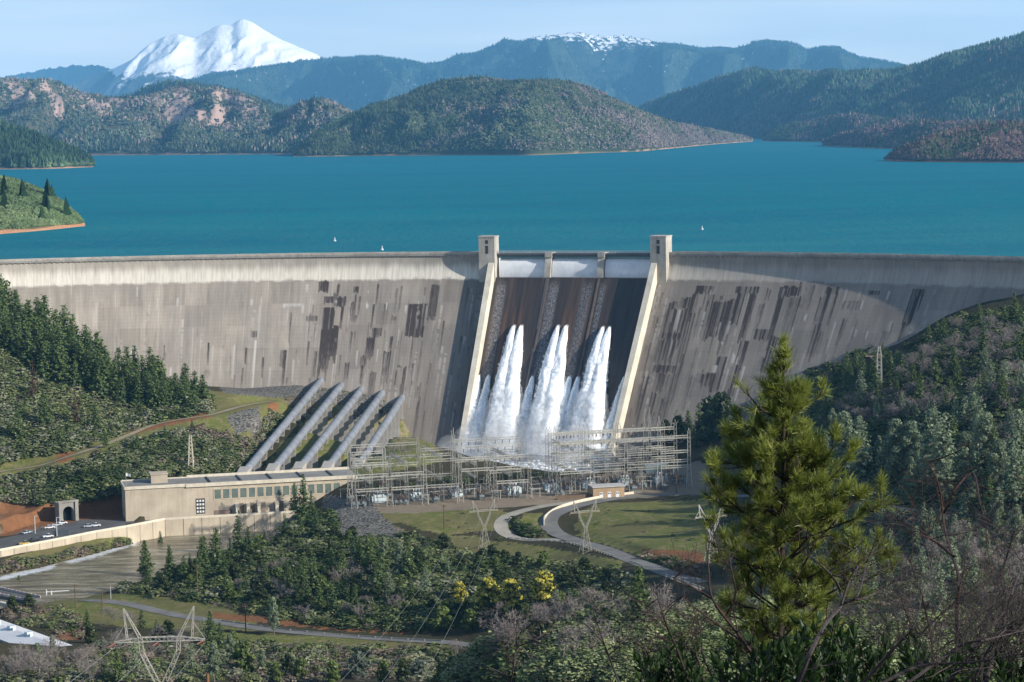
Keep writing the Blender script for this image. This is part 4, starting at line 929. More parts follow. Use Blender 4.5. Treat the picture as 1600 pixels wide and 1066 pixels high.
# --- centre hill, the largest
hD = hill('large wooded hill rising from the lake in the middle', [(462, 240), (485, 215), (500, 205), (540, 186), (580, 165), (610, 157), (640, 146), (680, 131), (710, 124), (750, 121), (785, 124), (830, 128), (870, 127), (905, 134), (930, 142), (965, 157), (1010, 176), (1060, 193), (1100, 200), (1130, 206), (1160, 213), (1176, 219)],
     [(455, 245), (480, 245), (560, 244), (700, 243), (830, 243), (930, 239), (1000, 237), (1060, 231), (1110, 226), (1178, 221)], [(455, 200), (520, 600), (700, 1100), (900, 1000), (1060, 500), (1178, 150)], hill_mat('centre_hill', G3), 458, 1176, 2, 80, .50, 230, 51, pw=.8)
forest(hD, 34000, 'mixed woodland covering the hill in the middle of the lake', (7, 14), lambda px, t: .38 * smooth(800, 600, px) + .12, greens((.042, .060, .034), (.115, .128, .070), brown=(.145, .118, .108), brownf=lambda px, t: smooth(720, 1080, px) * .62 + .35 * smooth(600, 900, px) * smooth(.7, .1, t)), 10)
# --- low points on the right, with bare purple-brown woods
hF1 = hill('low wooded point where the lake narrows on the right', [(1192, 214), (1205, 204), (1230, 196), (1265, 190), (1300, 182), (1340, 180), (1400, 188), (1480, 190), (1660, 192)], [(1190, 221), (1290, 222), (1400, 226), (1660, 232)], [(1192, 150), (1300, 700), (1660, 900)], hill_mat('right_point', G3), 1192, 1820, 3, 36, .25, 160, 61)
forest(hF1, 8500, 'bare brown woods on the low point where the lake narrows', (10, 17), .3, greens((.04, .06, .03), (.09, .105, .05), brown=(.125, .088, .078), brownf=lambda px, t: .35 + .3 * smooth(1250, 1330, px)), 11)
hF2 = hill('second low brown wooded point on the right shore', [(1286, 222), (1310, 212), (1350, 202), (1400, 196), (1450, 190), (1520, 192), (1660, 194)], [(1286, 228), (1345, 231), (1420, 234), (1660, 240)], [(1286, 120), (1400, 500), (1660, 600)], hill_mat('right_point_two', G3), 1286, 1820, 3, 30, .25, 130, 71)
forest(hF2, 8200, 'purple brown bare woods on the second low point', (9, 15), .12, greens((.045, .06, .03), (.09, .10, .05), brown=(.135, .090, .080), brownf=lambda px, t: .68 + 0 * px), 12)
hF3 = hill('nearest low brown wooded point reaching into the lake on the right', [(1384, 249), (1400, 238), (1425, 226), (1460, 212), (1500, 203), (1540, 197), (1580, 194), (1620, 196), (1660, 200)], [(1383, 251), (1420, 253), (1500, 254), (1660, 255)], [(1384, 60), (1500, 350), (1660, 420)], hill_mat('right_point_three', G3, shore=(.36, .17, .11)), 1384, 1820, 2.5, 36, .25, 90, 81)
forest(hF3, 11500, 'dense bare brown trees on the nearest low point at right', (9, 14), .08, greens((.045, .065, .03), (.085, .10, .045), brown=(.14, .088, .076), brownf=lambda px, t: .70 + 0 * px), 13)
# --- left points
hG = hill('wooded point with a reddish shoreline on the left far side', [(-80, 180), (0, 196), (30, 207), (60, 218), (95, 230), (125, 245), (146, 259)], [(-80, 266), (0, 265), (80, 264), (147, 261)], [(-80, 700), (0, 550), (100, 260), (147, 60)], hill_mat('left_point', G3, shore=(.40, .24, .16)), -230, 146, 2, 40, .25, 110, 91)
forest(hG, 6800, 'tall conifers on the wooded point at the left', (14, 24), .75, greens((.035, .062, .034), (.09, .125, .06)), 14)
hH = hill('green brushy point at the left edge just behind the dam', [(-100, 250), (0, 276), (20, 280), (45, 288), (70, 299), (95, 313), (118, 333), (132, 350)], [(-100, 378), (0, 366), (60, 361), (100, 357), (134, 353)], [(-100, 500), (0, 330), (80, 170), (134, 30)], hill_mat('near_left_point', [(.05, .07, .03), (.075, .095, .045), (.10, .115, .06)], shore=(.46, .24, .14)), -230, 133, 1.5, 60, .22, 60, 95, pw=.9)
forest(hH, 11500, 'low green brush covering the near point at the left edge', (4, 7), .0, greens((.055, .09, .040), (.14, .18, .085)), 15, wmul=.9)
forest(hH, 64, 'scattered dark conifers standing on the near point at the left', (12, 18), 1.0, greens((.02, .042, .022), (.04, .065, .03)), 17, tmin=.2)
# --- haze over the whole valley
t = NT('haze_air'); v = t.n('VolumePrincipled', {'Color': (.24, .62, 1.0), 'Density': 3.0e-5, 'Anisotropy': .25}); t.t.links.new(v.outputs[0], t.out.inputs[1])
mb = MB(); mb.box((0, 15800, 850), (32000, 33000, 1990)); hz = mb.build('haze', t.m); tag(hz, 'thin blue haze filling the air over the lake and valley', 'haze', kind='stuff'); hz.display_type = 'WIRE'
# ------------------------------------------------------------------ helpers in a local frame
class Loc:
    """local frame: origin o, x axis along (cos a, sin a)"""
    def __init__(s, o, a): s.o = np.array(o, float); s.a = a; s.X = np.array([cos(a), sin(a), 0]); s.Y = np.array([-sin(a), cos(a), 0])
    def __call__(s, x, y, z): return s.o + s.X * x + s.Y * y + np.array([0, 0, z])
    def box(s, mb, x0, x1, y0, y1, z0, z1):
        mb.hexa([s(x, y, z) for z in (z0, z1) for x, y in ((x0, y0), (x1, y0), (x1, y1), (x0, y1))])
def part(mb, name, mat, par, smooth=False, label=None):
    off = np.array(par.location if par.parent is None else par.parent.location, float)
    mb.v = [v - off for v in mb.v]; o = mb.build(name, mat, par, smooth)
    if label: o['label'] = label
    return o
# ------------------------------------------------------------------ powerhouse
pl = PZ(197, 815, -120.0); pr_ = PZ(552, 771, -120.0); pr_ = np.array([-88.0, pl[1] + 31.0, -120.0])
PA = math.atan2(pr_[1] - pl[1], pr_[0] - pl[0]); PL = float(np.hypot(*(pr_ - pl)[:2])); H = 18.6
lo = Loc(pl, PA)
ph = empty('powerhouse', pl); tag(ph, 'long tan concrete powerhouse with a row of green windows at the river', 'powerhouse')
def panel_conc(name, col, sx=.33, sz=.55):
    t = NT(name); c = t.obco(); n = t.noise(.1, 6, c); s = t.noise(1, 5, t.n('Mapping', {'Vector': c, 'Scale': (.7, .7, .05)}).outputs[0])
    b = t.ramp(n, [(.3, tuple(x * .8 for x in col)), (.7, tuple(x * 1.1 for x in col))])
    b = t.mix(t.math('MULTIPLY', t.ramp(s, [(.48, (0, 0, 0)), (.75, (1, 1, 1))]), .4), b, tuple(x * .55 for x in col))
    w = t.n('TexWave', {'Vector': c, 'Scale': .35, 'Distortion': .6, 'Detail': 2}, bands_direction='Z').outputs[1]
    b = t.mix(t.math('MULTIPLY', w, .14), b, tuple(x * .5 for x in col)); t.bsdf(b, .9, .15); return t.m
M_PH = panel_conc('powerhouse_concrete', (.50, .43, .33)); M_ROOF = plain('roof_felt', (.24, .235, .22), .9, .1, var=.35, scale=.08)
M_WIN = plain('green_glazing', (.14, .175, .155), .3, .5, var=.3, scale=.3); M_BUFF = plain('buff_trim', (.55, .47, .35), .8, .2)
M_PALE = plain('pale_trim', (.62, .56, .45), .8, .2)
wb = MB(); lo.box(wb, 0, PL, 0, 23, -6, H); part(wb, 'wall', M_PH, ph)
fb = MB(); lo.box(fb, -.5, 33, -.6, .0, H - 1.2, H + .5); lo.box(fb, 33, PL + .4, -.9, .0, H - 1.6, H + .35); lo.box(fb, -.6, 0, -.6, 23, H - 1.2, H + .5); part(fb, 'cornice', M_PALE, ph)
rb = MB(); lo.box(rb, .02, PL - .02, .3, 22.6, H + .02, H + .3); rf = part(rb, 'roof', M_ROOF, ph)
rp = MB(); lo.box(rp, 36, PL, 22.6, 23.4, H - 2, H + 1.7); lo.box(rp, 0, 36, 22.6, 23.2, H - 2, H + .9); part(rp, 'roof_parapet', M_PALE, ph)
for k in range(5):
    x = 46 + k * 17.0; jb = MB(); V = [lo(x, 1.0, H + .3), lo(x + .9, 1.0, H + .3), lo(x + .9, 21, H + .3), lo(x, 21, H + .3)]; jb.hexa(V + [v + np.array([0, 0, .5]) for v in V]); o = part(jb, 'expansion_joint', M_DARK, rf); o.parent = ph; o.location = (0, 0, 0)
pb = MB(); lo.box(pb, 15, 24, 8, 17, H + .3, H + 5.0); lo.box(pb, 14.6, 24.4, 7.6, 17.4, H + 5.0, H + 5.6); part(pb, 'penthouse', M_PH, ph)
# band of windows
n_w = 15; x0 = 48.0; dx = (PL - x0 - 9) / n_w
for k in range(n_w):
    x = x0 + k * dx; f = MB()
    for a, b, c_, d in ((x, x + .5, 9.2, 15.4), (x + dx - .7, x + dx - .2, 9.2, 15.4), (x + .5, x + dx - .7, 9.2, 9.7), (x + .5, x + dx - .7, 14.9, 15.4)): lo.box(f, a, b, -.22, .05, c_, d)
    w_ = part(f, 'window', M_BUFF, ph)
    g = MB(); lo.box(g, x + .5, x + dx - .7, -.09, .05, 9.7, 14.9); off = np.array(ph.location, float); g.v = [v - off for v in g.v]; g.build('pane', M_WIN, w_)
# stair window of small white panes in dark frame
g = MB(); lo.box(g, 38.2, 43.2, -.12, .05, 2.0, 10.4); st = part(g, 'stair_window', M_DARK, ph)
M_PANE = plain('white_pane', (.75, .74, .70), .4)
for i in range(4):
    for j in range(3):
        g = MB(); lo.box(g, 38.6 + j * 1.55, 39.6 + j * 1.55, -.2, .0, 2.6 + i * 2.0, 3.7 + i * 2.0); g.v = [v - off for v in g.v]; g.build('pane', M_PANE, st)
# brown panels painted as shade beside the buttresses at deck level
M_SHADEP = plain('brown_wall_shade', (.20, .16, .125), .8)
for x in (62, 68, 74, 84, 96):
    g = MB(); lo.box(g, x, x + 2.6, -.1, .05, .4, 6.6); part(g, 'shade_panel', M_SHADEP, ph)
    g = MB(); lo.box(g, x - 2.2, x - .4, -2.6, 0, 0, 5.2); lo.box(g, x - 2.4, x - .2, -2.8, 0, 5.2, 6.4); lo.box(g, x - 2.2, x - .6, -3.4, -2.6, 0, 2.4); part(g, 'buttress', M_PALE, ph)
g = MB(); lo.box(g, 48, 58, -.12, .04, .2, 3.4); part(g, 'stained_doors', plain('rust_stain', (.20, .15, .12), .9), ph)
fp = empty('flagpole', lo(.8, 1.5, H + .5)); tag(fp, 'thin pole with a white flag on the left end of the powerhouse roof', 'flagpole')
g = MB(); g.tube([(0, 0, 0), (0, 0, 7.5)], [.14, .08], 6); g.build('pole', M_RAIL, fp)
g = MB(); q = np.array([[(u * 2.6, .25 * sin(u * 5), 7.3 - v * 1.6 - u * .5) for v in (0, .5, 1)] for u in np.linspace(0, 1, 6)]); g.grid(q); g.build('flag', plain('white_cloth', (.75, .72, .72), .9), fp)
# river wall below the powerhouse and the parking platform
wall_px = [(-60, 869), (0, 861), (100, 842), (150, 832), (197, 824)]
c = [PZ(a, b, -119) for a, b in wall_px] + [lo(20, -8, 1), lo(60, -8, 1), lo(PL + 2, -8, 1)]
rw = empty('river_wall', c[4]); tag(rw, 'long tan panelled retaining wall between parking lot, powerhouse and river', 'wall')
g = MB(); j = MB()
for a, b in zip(c[:-1], c[1:]):
    t = (b - a) / np.linalg.norm(b - a); nr = np.array([-t[1], t[0], 0]) * .4; zz = np.array([0, 0, 9.5])
    g.hexa([a - nr - zz, b - nr - zz, b + nr - zz, a + nr - zz, a - nr, b - nr, b + nr, a + nr])
    m_ = max(1, int(np.linalg.norm(b - a) / 8))
    for k in range(m_):
        p = a + (b - a) * (k + .01) / m_ - nr * 1.02; q = p + t * .28; j.hexa([p - zz, q - zz, q + nr * .3 - zz, p + nr * .3 - zz, p, q, q + nr * .3, p + nr * .3])
part(g, 'wall_panel', M_PH, rw); part(j, 'joint', M_DARK, rw)['kind'] = 'stuff'
g = MB()
for a, b in zip(c[:-1], c[1:]): g.bar(a + np.array([0, 0, .55]), b + np.array([0, 0, .55]), .5, 1.1)
part(g, 'coping', M_PALE, rw)
dk = MB(); dk.add([lo(-4, -7.5, .02), lo(PL, -7.5, .02), lo(PL, 0, .02), lo(-4, 0, .02)], np.array([[0, 1, 2, 3]])); tag(dk.build('deck_pavement', M_PARK), 'paved deck along the river front of the powerhouse', 'pavement', kind='structure')
mb = MB(); pts = [PZ(a, b, -119.9) for a, b in [(-120, 866), (0, 857), (150, 829), (196, 821), (196, 812), (130, 812), (70, 826), (0, 842), (-120, 850)]]; mb.add(pts, np.arange(len(pts))[None]); tag(mb.build('parking_lot', M_PARK), 'dark asphalt parking lot beside the powerhouse end', 'parking lot', kind='structure')
# tunnel portal
tp = PZ(106, 814, -120); tp_a = PA + .25; lt = Loc(tp, tp_a); po = empty('tunnel_portal', tp); tag(po, 'dark arched tunnel portal in the orange rock bank by the parking lot', 'tunnel')
g = MB(); ar = [(3.0 * cos(t), 5.2 + 3.0 * sin(t)) for t in np.linspace(0, pi, 13)]; ins = [(3.0, 0)] + ar + [(-3.0, 0)]; out = [(5.6, 0)] + [(5.6, 10.5)] * 1 + [(x * 1.866, 10.5) for x, _ in ar[1:-1]] + [(-5.6, 10.5)] + [(-5.6, 0)]
V = [lt(x, -1.5, z) for x, z in ins] + [lt(x, -1.5, z) for x, z in out] + [lt(x, 5, z) for x, z in ins] + [lt(x, 5, z) for x, z in out]; k = len(ins); i = np.arange(k - 1)
g.add(V, [np.stack([i, i + k, i + k + 1, i + 1], 1), np.stack([i, i + 1, i + 1 + 2 * k, i + 2 * k], 1), np.stack([i + k, i + 3 * k, i + 3 * k + 1, i + k + 1], 1)])
for s in (-1, 1): lt.box(g, s * 4.6 - .9, s * 4.6 + .9, -2.4, -1.5, 0, 10.9)
lt.box(g, -5.8, 5.8, -2.0, -1.5, 10.5, 11.6); part(g, 'portal_frame', M_CONC_D, po)
g = MB(); V = [lt(x, 2.5, z) for x, z in ins]; g.add(V, np.arange(k)[None]); part(g, 'opening', plain('tunnel_dark', (.006, .006, .006), .9), po)
# ------------------------------------------------------------------ penstocks
M_PEN = None
def pen_mat():
    t = NT('penstock_steel'); c = t.obco(); n = t.noise(.2, 6, c); s = t.noise(1.2, 5, c, .7)
    b = t.ramp(n, [(.3, (.155, .17, .195)), (.7, (.25, .268, .295))]); b = t.mix(t.ramp(s, [(.56, (0, 0, 0)), (.75, (.5, .5, .5))]), b, (.13, .125, .12)); t.bsdf(b, .55, .4); return t.m
M_PEN = pen_mat(); M_SAD = plain('saddle_concrete', (.36, .34, .31), .9)
for k, (a, b) in enumerate(PEN):
    top = face_hit(*a, off=.5); d1 = 1335 + k * 11; bot = P(*b, d1); dirp = bot - top; Ln = np.linalg.norm(dirp); u = dirp / Ln
    o = empty('penstock', bot); tag(o, ['leftmost grey steel penstock pipe running from the dam to the powerhouse', 'second grey penstock pipe from the left with worn mottled paint', 'middle of the five grey penstock pipes down the slope', 'fourth grey penstock pipe from the left on the grassy slope', 'rightmost grey penstock pipe ending behind the switchyard'][k], 'pipe', 'five penstock pipes below the dam face')
    n_ = nh(TH0 + face_az(*a)[0] / RAD); inn = np.array([-n_[0], -n_[1], 0]) * 6 + np.array([0, 0, .8])
    g = MB(); cur = curve([top + inn, top + inn * .25, top + u * 3.5, top + u * Ln * .3, top + u * Ln * .7, bot], 5); g.tube(cur, 2.4, 16); part(g, 'pipe', M_PEN, o, True)
    for q in np.arange(9, Ln - 2, 13):
        r = MB(); p = top + u * q; r.tube([p - u * .2, p + u * .2], 2.52, 16); part(r, 'band', M_PEN, o)
    for q in np.arange(12, Ln - 10, 19):
        r = MB(); p = top + u * q; gz = min(ground(p[0], p[1]), p[2] - 2.9); x, y, t_ = frame(u)
        for s in (-1, 1): r.bar(p + x * s * 2.3 - np.array([0, 0, .4]), np.array([*(p + x * s * 1.9)[:2], gz - 1]), .6)
        r.box(np.array([p[0], p[1], (gz + p[2] - 3.2) / 2]), (3.6, 1.2, max(.8, p[2] - 2.4 - gz)), math.atan2(x[1], x[0])); part(r, 'saddle', M_SAD, o)
    r = MB(); x, y, t_ = frame(u); x = x * 3.1; e = bot + u * 11; z3 = np.array([0, 0, 3.3])
    lowz = np.array([0, 0, 7.]); r.hexa([bot - x - lowz, bot + x - lowz, e + x - lowz, e - x - lowz, bot - x + z3 * .9 - u * 1.5, bot + x + z3 * .9 - u * 1.5, e + x * .9 + z3 * .6, e - x * .9 + z3 * .6]); part(r, 'anchor_block', M_SAD, o)
# ------------------------------------------------------------------ water jets
def white_water(name, a=.93):
    t = NT(name); c = t.obco(); n = t.noise(.16, 6, c, .65)
    b = t.ramp(n, [(.3, (.70, .75, .79)), (.6, (.92, .94, .95))])
    t.bsdf(b, .9, .1, normal=t.bump(n, .3, 1.2)); return t.m
M_JET = white_water('white_water'); 
def spray_mat(name, alpha):
    t = NT(name); d = t.n('BsdfDiffuse', {'Color': (.92, .94, .96)}); tl = t.n('BsdfTranslucent', {'Color': (.9, .93, .96)}); mx_ = t.n('MixShader', {0: .45, 1: d, 2: tl}); tr = t.n('BsdfTransparent'); m2 = t.n('MixShader', {0: alpha, 1: tr, 2: mx_}); t.t.links.new(m2.outputs[0], t.out.inputs[0]); return t.m
M_SPRAY = spray_mat('spray_droplets', .14); M_MISTP = spray_mat('mist_puffs', .16)
# cloud of mist over the stilling basin: soft homogeneous volumes
def mist_vol(name, dens):
    t = NT(name); v = t.n('VolumePrincipled', {'Color': (.97, .985, 1.0), 'Density': dens, 'Anisotropy': .3}); t.t.links.new(v.outputs[0], t.out.inputs[1]); return t.m
M_VEIL = mist_vol('spray_veil_air', .055)
ICO_T = (1 + 5 ** .5) / 2
ICO_V = np.array([(-1, ICO_T, 0), (1, ICO_T, 0), (-1, -ICO_T, 0), (1, -ICO_T, 0), (0, -1, ICO_T), (0, 1, ICO_T), (0, -1, -ICO_T), (0, 1, -ICO_T), (ICO_T, 0, -1), (ICO_T, 0, 1), (-ICO_T, 0, -1), (-ICO_T, 0, 1)]) / 1.902
ICO_F = np.array([(0, 11, 5), (0, 5, 1), (0, 1, 7), (0, 7, 10), (0, 10, 11), (1, 5, 9), (5, 11, 4), (11, 10, 2), (10, 7, 6), (7, 1, 8), (3, 9, 4), (3, 4, 2), (3, 2, 6), (3, 6, 8), (3, 8, 9), (4, 9, 5), (2, 4, 11), (6, 2, 10), (8, 6, 7), (9, 8, 1)])
def blobs(mb, pos, rad, r, sq=None):
    n = len(pos); V = ICO_V[None] * rad[:, None, None] * r.uniform(.65, 1.35, (n, 12, 1))
    if sq is not None: V = V * sq
    V = V + pos[:, None]; mb.add(V.reshape(-1, 3), (ICO_F[None] + (np.arange(n) * 12)[:, None, None]).reshape(-1, 3))
def jet(px, py, zend, r0, r1, off1, label, seed, dens=1.0, drift=0.0):
    r = np.random.default_rng(seed); a0, z0 = face_az(px, py); n_ = 110
    t = np.linspace(0, 1, n_); z = z0 + (zend - z0) * t; a = a0 + drift * t ** 1.5
    off = .6 + off1 * (t ** .8) * (1 - .35 * t); c = dam_xyz(a, qface(z) + off, z)
    rad = r0 + (r1 - r0) * t ** .62
    o = empty('water_jet', c[0]); tag(o, label, 'water jet', 'white jets of water bursting from the spillway')
    # ragged core
    m_ = 36; ang = np.arange(m_) * 2 * pi / m_; tn = np.gradient(c, axis=0); V = np.zeros((n_, m_, 3)); x, _, _ = frame(tn[0])
    for i in range(n_):
        tt = tn[i] / np.linalg.norm(tn[i]); x = x - tt * (x @ tt); x /= np.linalg.norm(x); y = np.cross(tt, x)
        k = rad[i] * .74 * (.62 + .8 * fbm(np.cos(ang) * 1.3 + seed, np.sin(ang) * 1.3, t[i] * 11, oct=4, seed=seed)); V[i] = c[i] + k[:, None] * (np.cos(ang)[:, None] * x + np.sin(ang)[:, None] * y)
    mb = MB(); idx = np.arange(n_ * m_).reshape(n_, m_); idx = np.concatenate([idx, idx[:, :1]], 1)
    mb.add(V.reshape(-1, 3), [np.stack([idx[:-1, :-1], idx[:-1, 1:], idx[1:, 1:], idx[1:, :-1]], -1).reshape(-1, 4), idx[0:1, :-1][:, ::-1]]); part(mb, 'water_core', M_JET, o, True)
    sh = MB(); h_ = n_ // 2; Vs = c[h_:, None, :] + (V[h_:] - c[h_:, None, :]) * (1.12 + .5 * t[h_:, None, None]); ii2 = np.arange((n_ - h_) * m_).reshape(n_ - h_, m_); e0, e1 = ii2[0], ii2[-1]; ii2 = np.concatenate([ii2, ii2[:, :1]], 1); sh.add(Vs.reshape(-1, 3), [np.stack([ii2[:-1, :-1], ii2[:-1, 1:], ii2[1:, 1:], ii2[1:, :-1]], -1).reshape(-1, 4), e0[::-1][None], e1[None]]); part(sh, 'spray_veil', M_VEIL, o, True)
    N = int(2600 * dens); ti = r.random(N) ** .75; ii = (ti * (n_ - 1)).astype(int); d = r.normal(size=(N, 3)); d /= np.linalg.norm(d, axis=1)[:, None]
    pos = c[ii] + d * (rad[ii] * r.uniform(.6, 1.0, N) * (.8 + .3 * fbm(d[:, 0] * 2 + seed, d[:, 2] * 2, ti * 8, seed=seed)))[:, None]
    pos[:, 2] += rad[ii] * .1
    aa, qq = dam_inv(pos); ok = qq > qface(pos[:, 2]) + .1
    mb = MB(); blobs(mb, pos[ok], (r.uniform(.22, .75, N) * (.4 + 1.5 * ti))[ok], r, np.array([1, 1, 1.5])); part(mb, 'spray', M_SPRAY, o)
LBL_U = ['left of the two tall jets in the leftmost bay', 'right of the two tall jets in the leftmost bay', 'left of the two tall jets in the middle bay', 'right of the two tall jets in the middle bay', 'left of the two tall jets in the rightmost bay', 'right of the two tall jets in the rightmost bay']
for k, (px, py) in enumerate(UP): jet(px, py + 2, -124, 1.2, 10.8, 12.0, 'tall white water jet, ' + LBL_U[k], 100 + k, 1.5, 7 + (-1.5, 1.5)[k % 2])
LBL_L = ['low white water jet nearest the left spillway wall', 'second low white water jet from the left spillway wall', 'low white water jet alone between the left and middle tall jets', 'left of the two low jets between the middle and right tall jets', 'right of the two low jets between the middle and right tall jets', 'low white water jet nearest the right spillway wall']
for k, (px, py) in enumerate(LO): jet(px, py + 2, -125, 1.2, 7.0 if k < 5 else 5.4, 6.5, LBL_L[k], 200 + k, .9)
def lump(mb, c, s, seed, rz=0.0):
    u = np.linspace(0, pi, 15); w = np.linspace(0, 2 * pi, 25); d = np.stack([np.sin(u)[:, None] * np.cos(w)[None], np.sin(u)[:, None] * np.sin(w)[None], np.cos(u)[:, None] * np.ones(25)[None]], -1)
    k = .65 + .7 * fbm(d[..., 0] * 2 + seed * 3.1 + 5, d[..., 1] * 2 + 5, d[..., 2] * 2 + 5, oct=3, seed=seed); k[:, -1] = k[:, 0]; k[0] = k[0, 0]; k[-1] = k[-1, 0]
    V = d * k[..., None] * np.array(s); V = V @ np.array([[cos(rz), sin(rz), 0], [-sin(rz), cos(rz), 0], [0, 0, 1]]) + np.array(c); mb.grid(V)
ba = lambda a, q, z: dam_xyz(a, q, z)
mb = MB(); r = np.random.default_rng(4)
for k in range(46):
    a = r.uniform(-72, 50); q = r.uniform(90, 132); lump(mb, ba(a, q, -127 + r.uniform(0, 12)), (r.uniform(8, 14), r.uniform(7, 12), r.uniform(8, 20)), k)
tag(mb.build('mist', mist_vol('mist_air', .034), None, True), 'cloud of white mist rising where the jets strike the basin', 'mist', kind='stuff')
mb = MB(); blp = []
for k in range(2600):
    a = r.uniform(-66, 47); q = 92 + 38 * r.random() ** .8; blp.append(ba(a, q, -128.5 + abs(r.normal()) * 2.6))
blobs(mb, np.array(blp), r.uniform(.4, 1.3, 2600), r, np.array([1.3, 1.3, .6])); 
for k in range(700):
    u = r.random(); p = PZ(700 - 125 * u + r.normal() * 8, 742 + 14 * u + r.normal() * 5, -128.0); 
    blobs(mb, p[None], r.uniform(.4, 1.1, 1), r, np.array([1.6, 1.6, .45]))
tag(mb.build('white_water', M_JET), 'churning white water in the stilling basin behind the switchyard', 'white water', kind='stuff')
# ------------------------------------------------------------------ switchyard
M_LAT = plain('galvanised_lattice', (.44, .43, .38), .5, .4, var=.3, scale=.2); M_LATD = plain('dull_lattice', (.33, .32, .29), .6, .3)
M_EQ = plain('switchgear_grey', (.16, .19, .20), .55, .4); M_TANK = plain('transformer_paint', (.55, .64, .68), .45, .4); M_INS = plain('brown_porcelain', (.09, .05, .035), .35, .5)
def lattice_leg(mb, p, q, w0, w1, n, bw=.22):
    """square lattice member from p to q, width w0 -> w1"""
    p = np.array(p, float); q = np.array(q, float); x, y, t = frame(q - p); sg = [(-1, -1), (1, -1), (1, 1), (-1, 1)]
    def ring(u):
        w = (w0 + (w1 - w0) * u) / 2; c = p + (q - p) * u; return [c + x * a * w + y * b * w for a, b in sg]
    rs = [ring(u) for u in np.linspace(0, 1, n + 1)]
    for k in range(4): mb.bar(rs[0][k], rs[-1][k], bw * 1.25)
    for i in range(n):
        for k in range(4):
            a, b = (k, (k + 1) % 4) if i % 2 == 0 else ((k + 1) % 4, k); mb.bar(rs[i][a], rs[i + 1][b], bw * .7)
YO = PZ(556, 797, -105.0); YE = PZ(1094, 764, -105.0); ya = math.atan2(*(YE - YO)[1::-1]); yl = Loc(YO, ya); YLn = float(np.linalg.norm(YE - YO))
def column(par, x, y, h, splay=3.4, top=1.3, spike=0, mat=None):
    mb = MB(); lattice_leg(mb, yl(x, y, 0), yl(x, y, h * .38), splay, 1.7, 4, .16); lattice_leg(mb, yl(x, y, h * .38), yl(x, y, h), 1.7, top, 8, .14)
    if spike: mb.bar(yl(x, y, h), yl(x, y, h + spike), .35)
    return part(mb, 'column', M_LATD if (y > 26 or (int(x) % 3 == 0)) else M_LAT, par)
def beam(par, a, b, w=1.3):
    mb = MB(); L_ = np.linalg.norm(np.array(b) - np.array(a)); lattice_leg(mb, a, b, w, w, max(4, int(L_ / 1.7)), .14); return part(mb, 'beam', M_LATD if int(a[0] * 1.7) % 3 == 0 else M_LAT, par)
def insul(par, p, n=3):
    for k in range(n):
        mb = MB(); q = p + yl.X * (k - 1) * 4.0; mb.tube([q, q - np.array([0, 0, 2.0])], [.22, .22], 6); part(mb, 'insulator', M_INS, par)
rows = [(3, [0, 19, 38, 57, 76, 95], [9.5, 17, 23], 25, 'front row of the switchyard, left half'), (24, [2, 21, 40, 59, 78, 97], [12, 19, 26], 28, 'second row of the switchyard, left half'), (44, [6, 25, 44, 63, 82, 101], [20, 27], 29, 'rear row of the switchyard, left half'),
        (6, [112, 131, 150, 169, 186], [12, 15, 20, 28], 31, 'front row of the switchyard, right half'), (28, [114, 133, 152, 171, 186], [14, 19, 24, 30], 33, 'second row of the switchyard, right half'), (48, [118, 137, 156, 175, 186], [17, 22, 27], 30, 'third row of the switchyard, right half'), (66, [128, 147, 166, 184], [19, 25], 28, 'rearmost row of the switchyard, right half')]
sc_ = YLn / 190.0
for y, xs_, zs_, h, where in rows:
    g = empty('gantry', yl(xs_[0] * sc_, y, 0)); tag(g, 'pale steel lattice gantry with tall columns, ' + where, 'gantry', 'lattice gantries in the switchyard')
    for i, x in enumerate(xs_): column(g, x * sc_, y, h + (5 if i == 3 and y < 40 else 0), spike=4 if i == 3 else 1.5)
    for k, z in enumerate(zs_):
        for i, (a, b) in enumerate(zip(xs_[:-1], xs_[1:])):
            if (i + k) % 4 == 3 and xs_[0] < 100: continue
            beam(g, yl(a * sc_ + .7, y, z), yl(b * sc_ - .7, y, z))
            if k == len(zs_) - 1: insul(g, yl((a + b) / 2 * sc_, y, z - .7))
for j, x in enumerate([11, 30, 49, 68, 87, 122, 141, 160]):
    g = empty('cross_gantry', yl(x * sc_, 12, 0)); o_ = ['first', 'second', 'third', 'fourth', 'fifth', 'sixth', 'seventh', 'eighth'][j]
    tag(g, 'lattice frame running front to back across the switchyard, %s from the left' % o_, 'gantry', 'frames crossing the switchyard from front to back')
    ys_ = [12, 31, 50]
    for y in ys_: column(g, x * sc_, y, 20 + (j % 3) * 2.5, 2.6, 1.1)
    for a, b in zip(ys_[:-1], ys_[1:]):
        beam(g, yl(x * sc_, a + .6, 18.5 + (j % 3) * 2.5), yl(x * sc_, b - .6, 18.5 + (j % 3) * 2.5), 1.2); beam(g, yl(x * sc_, a + .6, 11.5), yl(x * sc_, b - .6, 11.5), .9)
# bus wires between the rows
wm = plain('bus_wire', (.42, .42, .40), .4, .5)
r = np.random.default_rng(8); ORD = ['first', 'second', 'third', 'fourth', 'fifth', 'sixth', 'seventh', 'eighth', 'ninth', 'tenth', 'eleventh', 'twelfth', 'thirteenth', 'fourteenth']
for i, x in enumerate(np.linspace(8, 180, 14)):
    mb = MB(); y = np.linspace(4, 48, 9); h = 24 if x < 105 else 27
    for dx_ in (-3, 0, 3): mb.tube([yl((x + dx_) * sc_, b, h - 3.2 * (1 - (2 * ((k / 4) % 1) - 1) ** 2)) for k, b in enumerate(y)], .07, 4, False)
    w_ = mb.build('bus_wires', wm); tag(w_, 'slack overhead wires strung between switchyard rows, %s set from the left' % ORD[i], 'wires', 'overhead wires in the switchyard')
